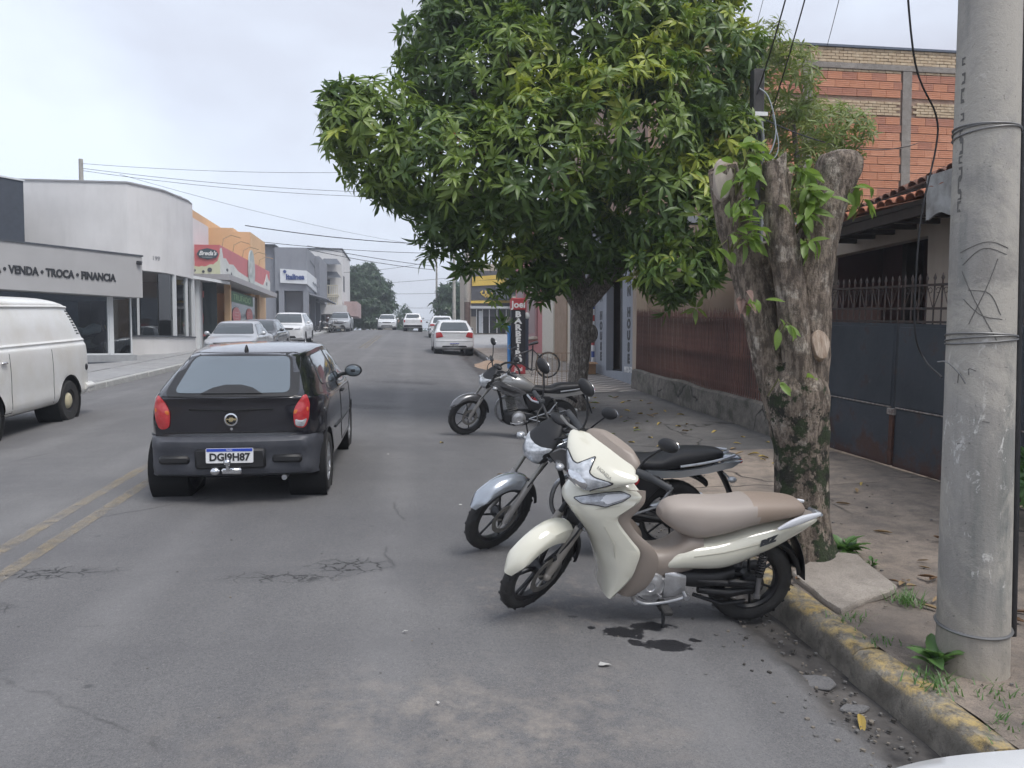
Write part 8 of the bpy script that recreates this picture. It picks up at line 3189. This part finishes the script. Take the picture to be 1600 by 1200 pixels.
wire('short wire ending on the brick building coping', (3.2, 3.5, 8.6), (10.1, 18.0, 9.1), .2, .008)
for k, (dx, z) in enumerate(((-.75, 8.62), (-.3, 8.62), (.3, 8.62), (.0, 6.9))):
    wire(['street-side line wire along the right pavement', 'second line wire along the right pavement', 'house-side line wire along the right pavement', 'telephone cable along the right pavement'][k],
         (PT[0] + dx, PT[1], PT[2] + z), (P1[0] + dx, P1[1], P1[2] + min(z, 8.7)), .5, .009 if k < 3 else .02)
    wire(['street-side line wire beyond the painted pole', 'second line wire beyond the painted pole', 'house-side line wire beyond the painted pole', 'telephone cable beyond the painted pole'][k],
         (P1[0] + dx, P1[1], P1[2] + min(z, 8.7)), (P2[0] + dx, P2[1], P2[2] + min(z, 8.7)), .3, .012)
q = MB()
q.tube(catmull([(2.78, 4.15, 3.95), (3.04, 4.4, 3.41), (3.40, 4.7, 3.21), (3.48, 4.8, 3.03), (3.39, 4.8, 2.6), (3.36, 4.8, 2.22), (3.36, 4.8, 1.79), (3.44, 4.8, 1.60), (3.12, 4.2, 1.51)], 6), .006, 6)
obj('hanging_cable', q.mesh('hanging_cable', M_WIRE), None, None, 'loose black cable hanging down between brick wall and concrete pole', None, 'cable')
wire('horizontal cable from the slim dark pole across the brick wall', (5.35, 11.45, 5.25), (12.4, 17.8, 6.75), .3, .012)

# ---- barber totem sign
bs = thing('barber_sign', 'tall narrow red and black BARBEIRO totem on the pavement with a blue side', 'sign', (2.93, 21.4, ZSR(2.93, 21.4)))
MB().box2((-.20, -.10, 0), (.20, .10, .26), bev=.01).build('foot_panel', M('totem_red', (.42, .05, .06), .5, var=.15), bs)
bd = obj('board', MB().box2((-.20, -.10, .26), (.20, .10, 1.78), bev=.008).mesh('board', M('totem_black', (.022, .022, .028), .45)), bs)
MB().box2((-.22, -.11, 1.78), (.22, .11, 2.12), bev=.02).build('head_panel', MATS['totem_red'], bs)
MB().box2((-.29, -.02, .15), (-.205, .12, 1.36), bev=.008).build('blue_side', M('totem_blue', (.06, .22, .52), .5), bs)
MB().box2((.205, -.02, .1), (.30, .12, 1.55), bev=.008).build('dark_side', M('totem_navy', (.05, .06, .09), .5), bs)
MB().ell((.26, .02, 1.62), (.08, .06, .11), 12, 8).build('white_knob', M_WHITEF, bs)
text('name_lettering', 'Joel', .26, M_WHITEL, bs, (0, -.113, 1.93), (1, 0, 0), (0, 0, 1), extrude=.002, offset=.008)
for k, ch in enumerate('BARBEIRO'):
    text('letter', ch, .215, M_WHITEL, bs, (-.01, -.102, 1.66 - k * .182), (1, 0, 0), (0, 0, 1), extrude=.002, offset=.012, sx=1.25)
text('foot_lettering', 'Joel', .15, M_WHITEL, bs, (0, -.102, .13), (1, 0, 0), (0, 0, 1), extrude=.002, offset=.004)

# ---- bicycle leaning at the sign
bc = thing('bicycle', 'dark bicycle leaning beside the barber sign with its rear wheel against the wire rack', 'bicycle', (2.36, 18.6, ZSR(2.6, 18.6) - .12), R(8))
M_BIKEF = M('bike_frame_dark', (.03, .03, .034), .35, coat=.4)
bc.rotation_euler = (R(6), R(-13), R(10))
def bwheel(x, r=.335):
    hub = MB().lathe([(.012, -.05), (.03, -.035), (.03, .035), (.012, .05)], (0, 0, 0), (0, 1, 0), 12)
    o = obj('wheel', hub.mesh('hub', M_STEEL), bc, (x, 0, r))
    MB().lathe([(r - .03 + .024 * math.cos(t), .024 * math.sin(t)) for t in [2 * PI * q / 10 for q in range(10)]], (0, 0, 0), (0, 1, 0), 36, closed=True).build('tyre', M_RUB, o)
    MB().lathe([(r - .055, -.012), (r - .04, -.014), (r - .04, .014), (r - .055, .012)], (0, 0, 0), (0, 1, 0), 36, closed=True).build('rim', M_STEEL, o)
    sp_ = MB()
    for k in range(24):
        a = 2 * PI * k / 24
        sp_.tube([(.028 * math.cos(a + .6), (-1) ** k * .03, .028 * math.sin(a + .6)), ((r - .05) * math.cos(a), 0, (r - .05) * math.sin(a))], .002, 4)
    sp_.build('spokes', M_STEEL, o)
bwheel(0)
bwheel(1.06)
q = MB()
hd, bb_, st_ = (.22, 0, .78), (.62, 0, .30), (.74, 0, .80)
for a, b, r in (((.20, 0, .86), (.26, 0, .66), .020), ((.23, 0, .76), st_, .017), ((.25, 0, .68), bb_, .019), (bb_, (.77, 0, .90), .016)):
    q.tube([a, b], r, 10)
for s in (1, -1):
    q.tube([bb_, (1.06, s * .06, .335)], .011, 8)
    q.tube([st_, (1.06, s * .06, .335)], .009, 8)
    q.tube([(.25, s * .03, .66), (.10, s * .05, .5), (0, s * .05, .335)], .013, 8)
q.build('frame', M_BIKEF, bc)
MB().tube(catmull([(.30, .30, .98), (.24, .22, 1.0), (.18, .08, .95), (.18, -.08, .95), (.24, -.22, 1.0), (.30, -.30, .98)], 4), .012, 8).build('handlebar', M_BIKEF, bc)
MB().sweep([(.66, .93, .025, .02), (.74, .94, .06, .03), (.86, .95, .085, .035), (.90, .95, .06, .03)], n=14, sub=3).build('saddle', M_BSEAT, bc)
q = MB()
q.lathe([(.085, -.003), (.095, 0), (.085, .003)], (.62, -.05, .30), (0, 1, 0), 20)
q.tube([(.62, -.07, .30), (.55, -.075, .16)], .010, 6)
q.tube([(.62, .07, .30), (.69, .075, .44)], .010, 6)
q.build('crank', M_STEEL, bc)

rk = thing('wire_rack', 'rusty thin wire bicycle rack on the pavement left of the street tree', 'bicycle rack', (3.32, 17.6, ZSR(3.3, 17.6)))
M_RUSTW = M('rusty_wire', (.30, .21, .14), .8, var=.4, scale=20)
for k in range(9):
    MB().tube([(-.45 + k * .115, 0, 0), (-.45 + k * .115, .02, .78)], .007, 5).build('upright', M_RUSTW, rk)
for zz in (.03, .36, .78):
    MB().tube([(-.47, .0, zz), (.49, .0, zz)], .008, 5).build('rail', M_RUSTW, rk)
for s in (-.45, .47):
    MB().tube([(s, 0, .78), (s, .5, .02)], .008, 5).build('brace', M_RUSTW, rk)

# ---- far parked motorbikes at the left kerb, and one by the showroom glass
for (x, y, rz, lab) in ((-6.6, 66.0, R(200), 'dark motorbike at the far left kerb, nearer one before the silver pickup'), (-5.9, 66.6, R(230), 'second motorbike at the far left kerb, at the silver pickup bumper')):
    t = thing('parked_motorbike', lab, 'motorcycle', (x, y, ZR(x, y)), rz, 'motorbikes parked at the far kerb')
    for xx in (0, 1.3):
        MB().lathe([(.22, -.04), (.30, -.045), (.31, 0), (.30, .045), (.22, .04)], (xx, 0, .31), (0, 1, 0), 20, closed=True).build('wheel', M_RUB, t)
    q = MB()
    rings_x(q, [(.9, .92, .70, .08), (.7, .97, .68, .15), (.45, .84, .66, .11), (.1, .84, .7, .13), (-.4, .88, .8, .07)], ex=2.4)
    q.build('body', M_DGREYP, t)
    MB().sweep([(.85, .38, .10, .10), (.6, .36, .14, .16), (.3, .36, .1, .08)], n=12, sub=3).build('engine', M_STEEL, t)
    q = MB()
    q.tube([(1.3, .08, .31), (1.0, .08, 1.0)], .025, 6)
    q.tube([(1.3, -.08, .31), (1.0, -.08, 1.0)], .025, 6)
    q.tube([(.95, -.36, 1.05), (1.0, 0, 1.02), (.95, .36, 1.05)], .015, 6)
    q.build('fork', M_STEEL, t)
    MB().ell((1.1, 0, .88), (.08, .12, .11), 12, 8).build('headlight', M_CLR, t)
sb = thing('sports_motorbike', 'white and dark sports motorbike displayed inside the showroom window', 'motorcycle', (-10.95, 26.5, 1.5), R(52.5))
M_SBW = M('show_white', (.55, .56, .56), .3)
for xx in (0, 1.35):
    MB().lathe([(.21, -.05), (.29, -.06), (.31, 0), (.29, .06), (.21, .05)], (xx, 0, .31), (0, 1, 0), 24, closed=True).build('wheel', M_RUB, sb)
q = MB()
rings_x(q, [(.95, .98, .72, .10), (.72, 1.02, .68, .16), (.48, .88, .62, .13), (.32, .82, .66, .10)], ex=2.4)
q.build('fuel_tank', M_SBW, sb)
q = MB()
rings_x(q, [(.35, .86, .76, .10), (0, .95, .84, .11), (-.35, 1.10, 1.0, .06), (-.42, 1.12, 1.05, .03)], ex=2.4)
q.build('tail', M_SBW, sb)
q = MB()
rings_z(q, [(.78, 1.22, .10, .10), (.92, 1.20, .13, .16), (1.05, 1.12, .10, .14), (1.18, 1.02, .03, .08)], ex=2.2)
q.build('nose_fairing', M_BLKP, sb)
MB().prism(rpoly([(1.15, .85), (.7, .62), (.55, .40), (.75, .30), (1.05, .50)], .05), (0, -.17, 0), X_, Z_, .03).build('side_fairing', M_BLKP, sb)
MB().sweep([(.9, .42, .12, .14), (.6, .38, .16, .18), (.3, .38, .10, .08)], n=14, sub=3).build('engine', M_STEEL, sb)
q = MB()
for s in (1, -1):
    q.tube([(1.35, s * .09, .31), (1.08, s * .09, .98)], .026, 8)
    q.tube([(.4, s * .09, .36), (0, s * .09, .31)], .03, 8)
q.build('fork', M('gold_fork', (.42, .30, .12), .4, .6), sb)

# ---- litter and small rubbish on the road
for (x, y, s, lab) in ((.95, 3.72, .032, 'crumpled white paper scrap on the road before the cream scooter'), (-.05, 4.12, .014, 'small pale scrap on the asphalt in the middle of the road'), (.10, 3.35, .012, 'tiny white fleck near the bottom of the road'), (.42, 6.9, .018, 'pale scrap on the road beyond the silver motorcycle wheel'), (-.3, 9.3, .022, 'pale scrap on the road right of the black hatchback')):
    m_ = 9
    vs = [(0, 0, .012)] + [(s * math.cos(t) * rnd.uniform(.6, 1.2), .6 * s * math.sin(t) * rnd.uniform(.6, 1.2), rnd.uniform(0, .012)) for t in [2 * PI * q / m_ for q in range(m_)]]
    o = obj('paper_scrap', MB().add(vs, [(0, 1 + j, 1 + (j + 1) % m_) for j in range(m_)], smooth=False).mesh('paper_scrap', M('paper', (.46, .45, .43), .8)), None, (x, y, ZR(x, y) + .008), lab, None, 'litter', 'litter on the road')
# ---- damp air: one closed box of thin even haze round the street
hz_m = bpy.data.materials.new('haze')
hz_m.use_nodes = True
hn = hz_m.node_tree
hn.nodes.remove(hn.nodes['Principled BSDF'])
pv = hn.nodes.new('ShaderNodeVolumePrincipled')
pv.inputs['Color'].default_value = (.86, .92, 1.0, 1)
pv.inputs['Density'].default_value = .0019
pv.inputs['Anisotropy'].default_value = .2
hn.links.new(pv.outputs[0], hn.nodes['Material Output'].inputs['Volume'])
MB().box2((-950, -80, -60), (950, 1550, 20)).build('haze', hz_m, kind='stuff')
bpy.context.view_layer.update()
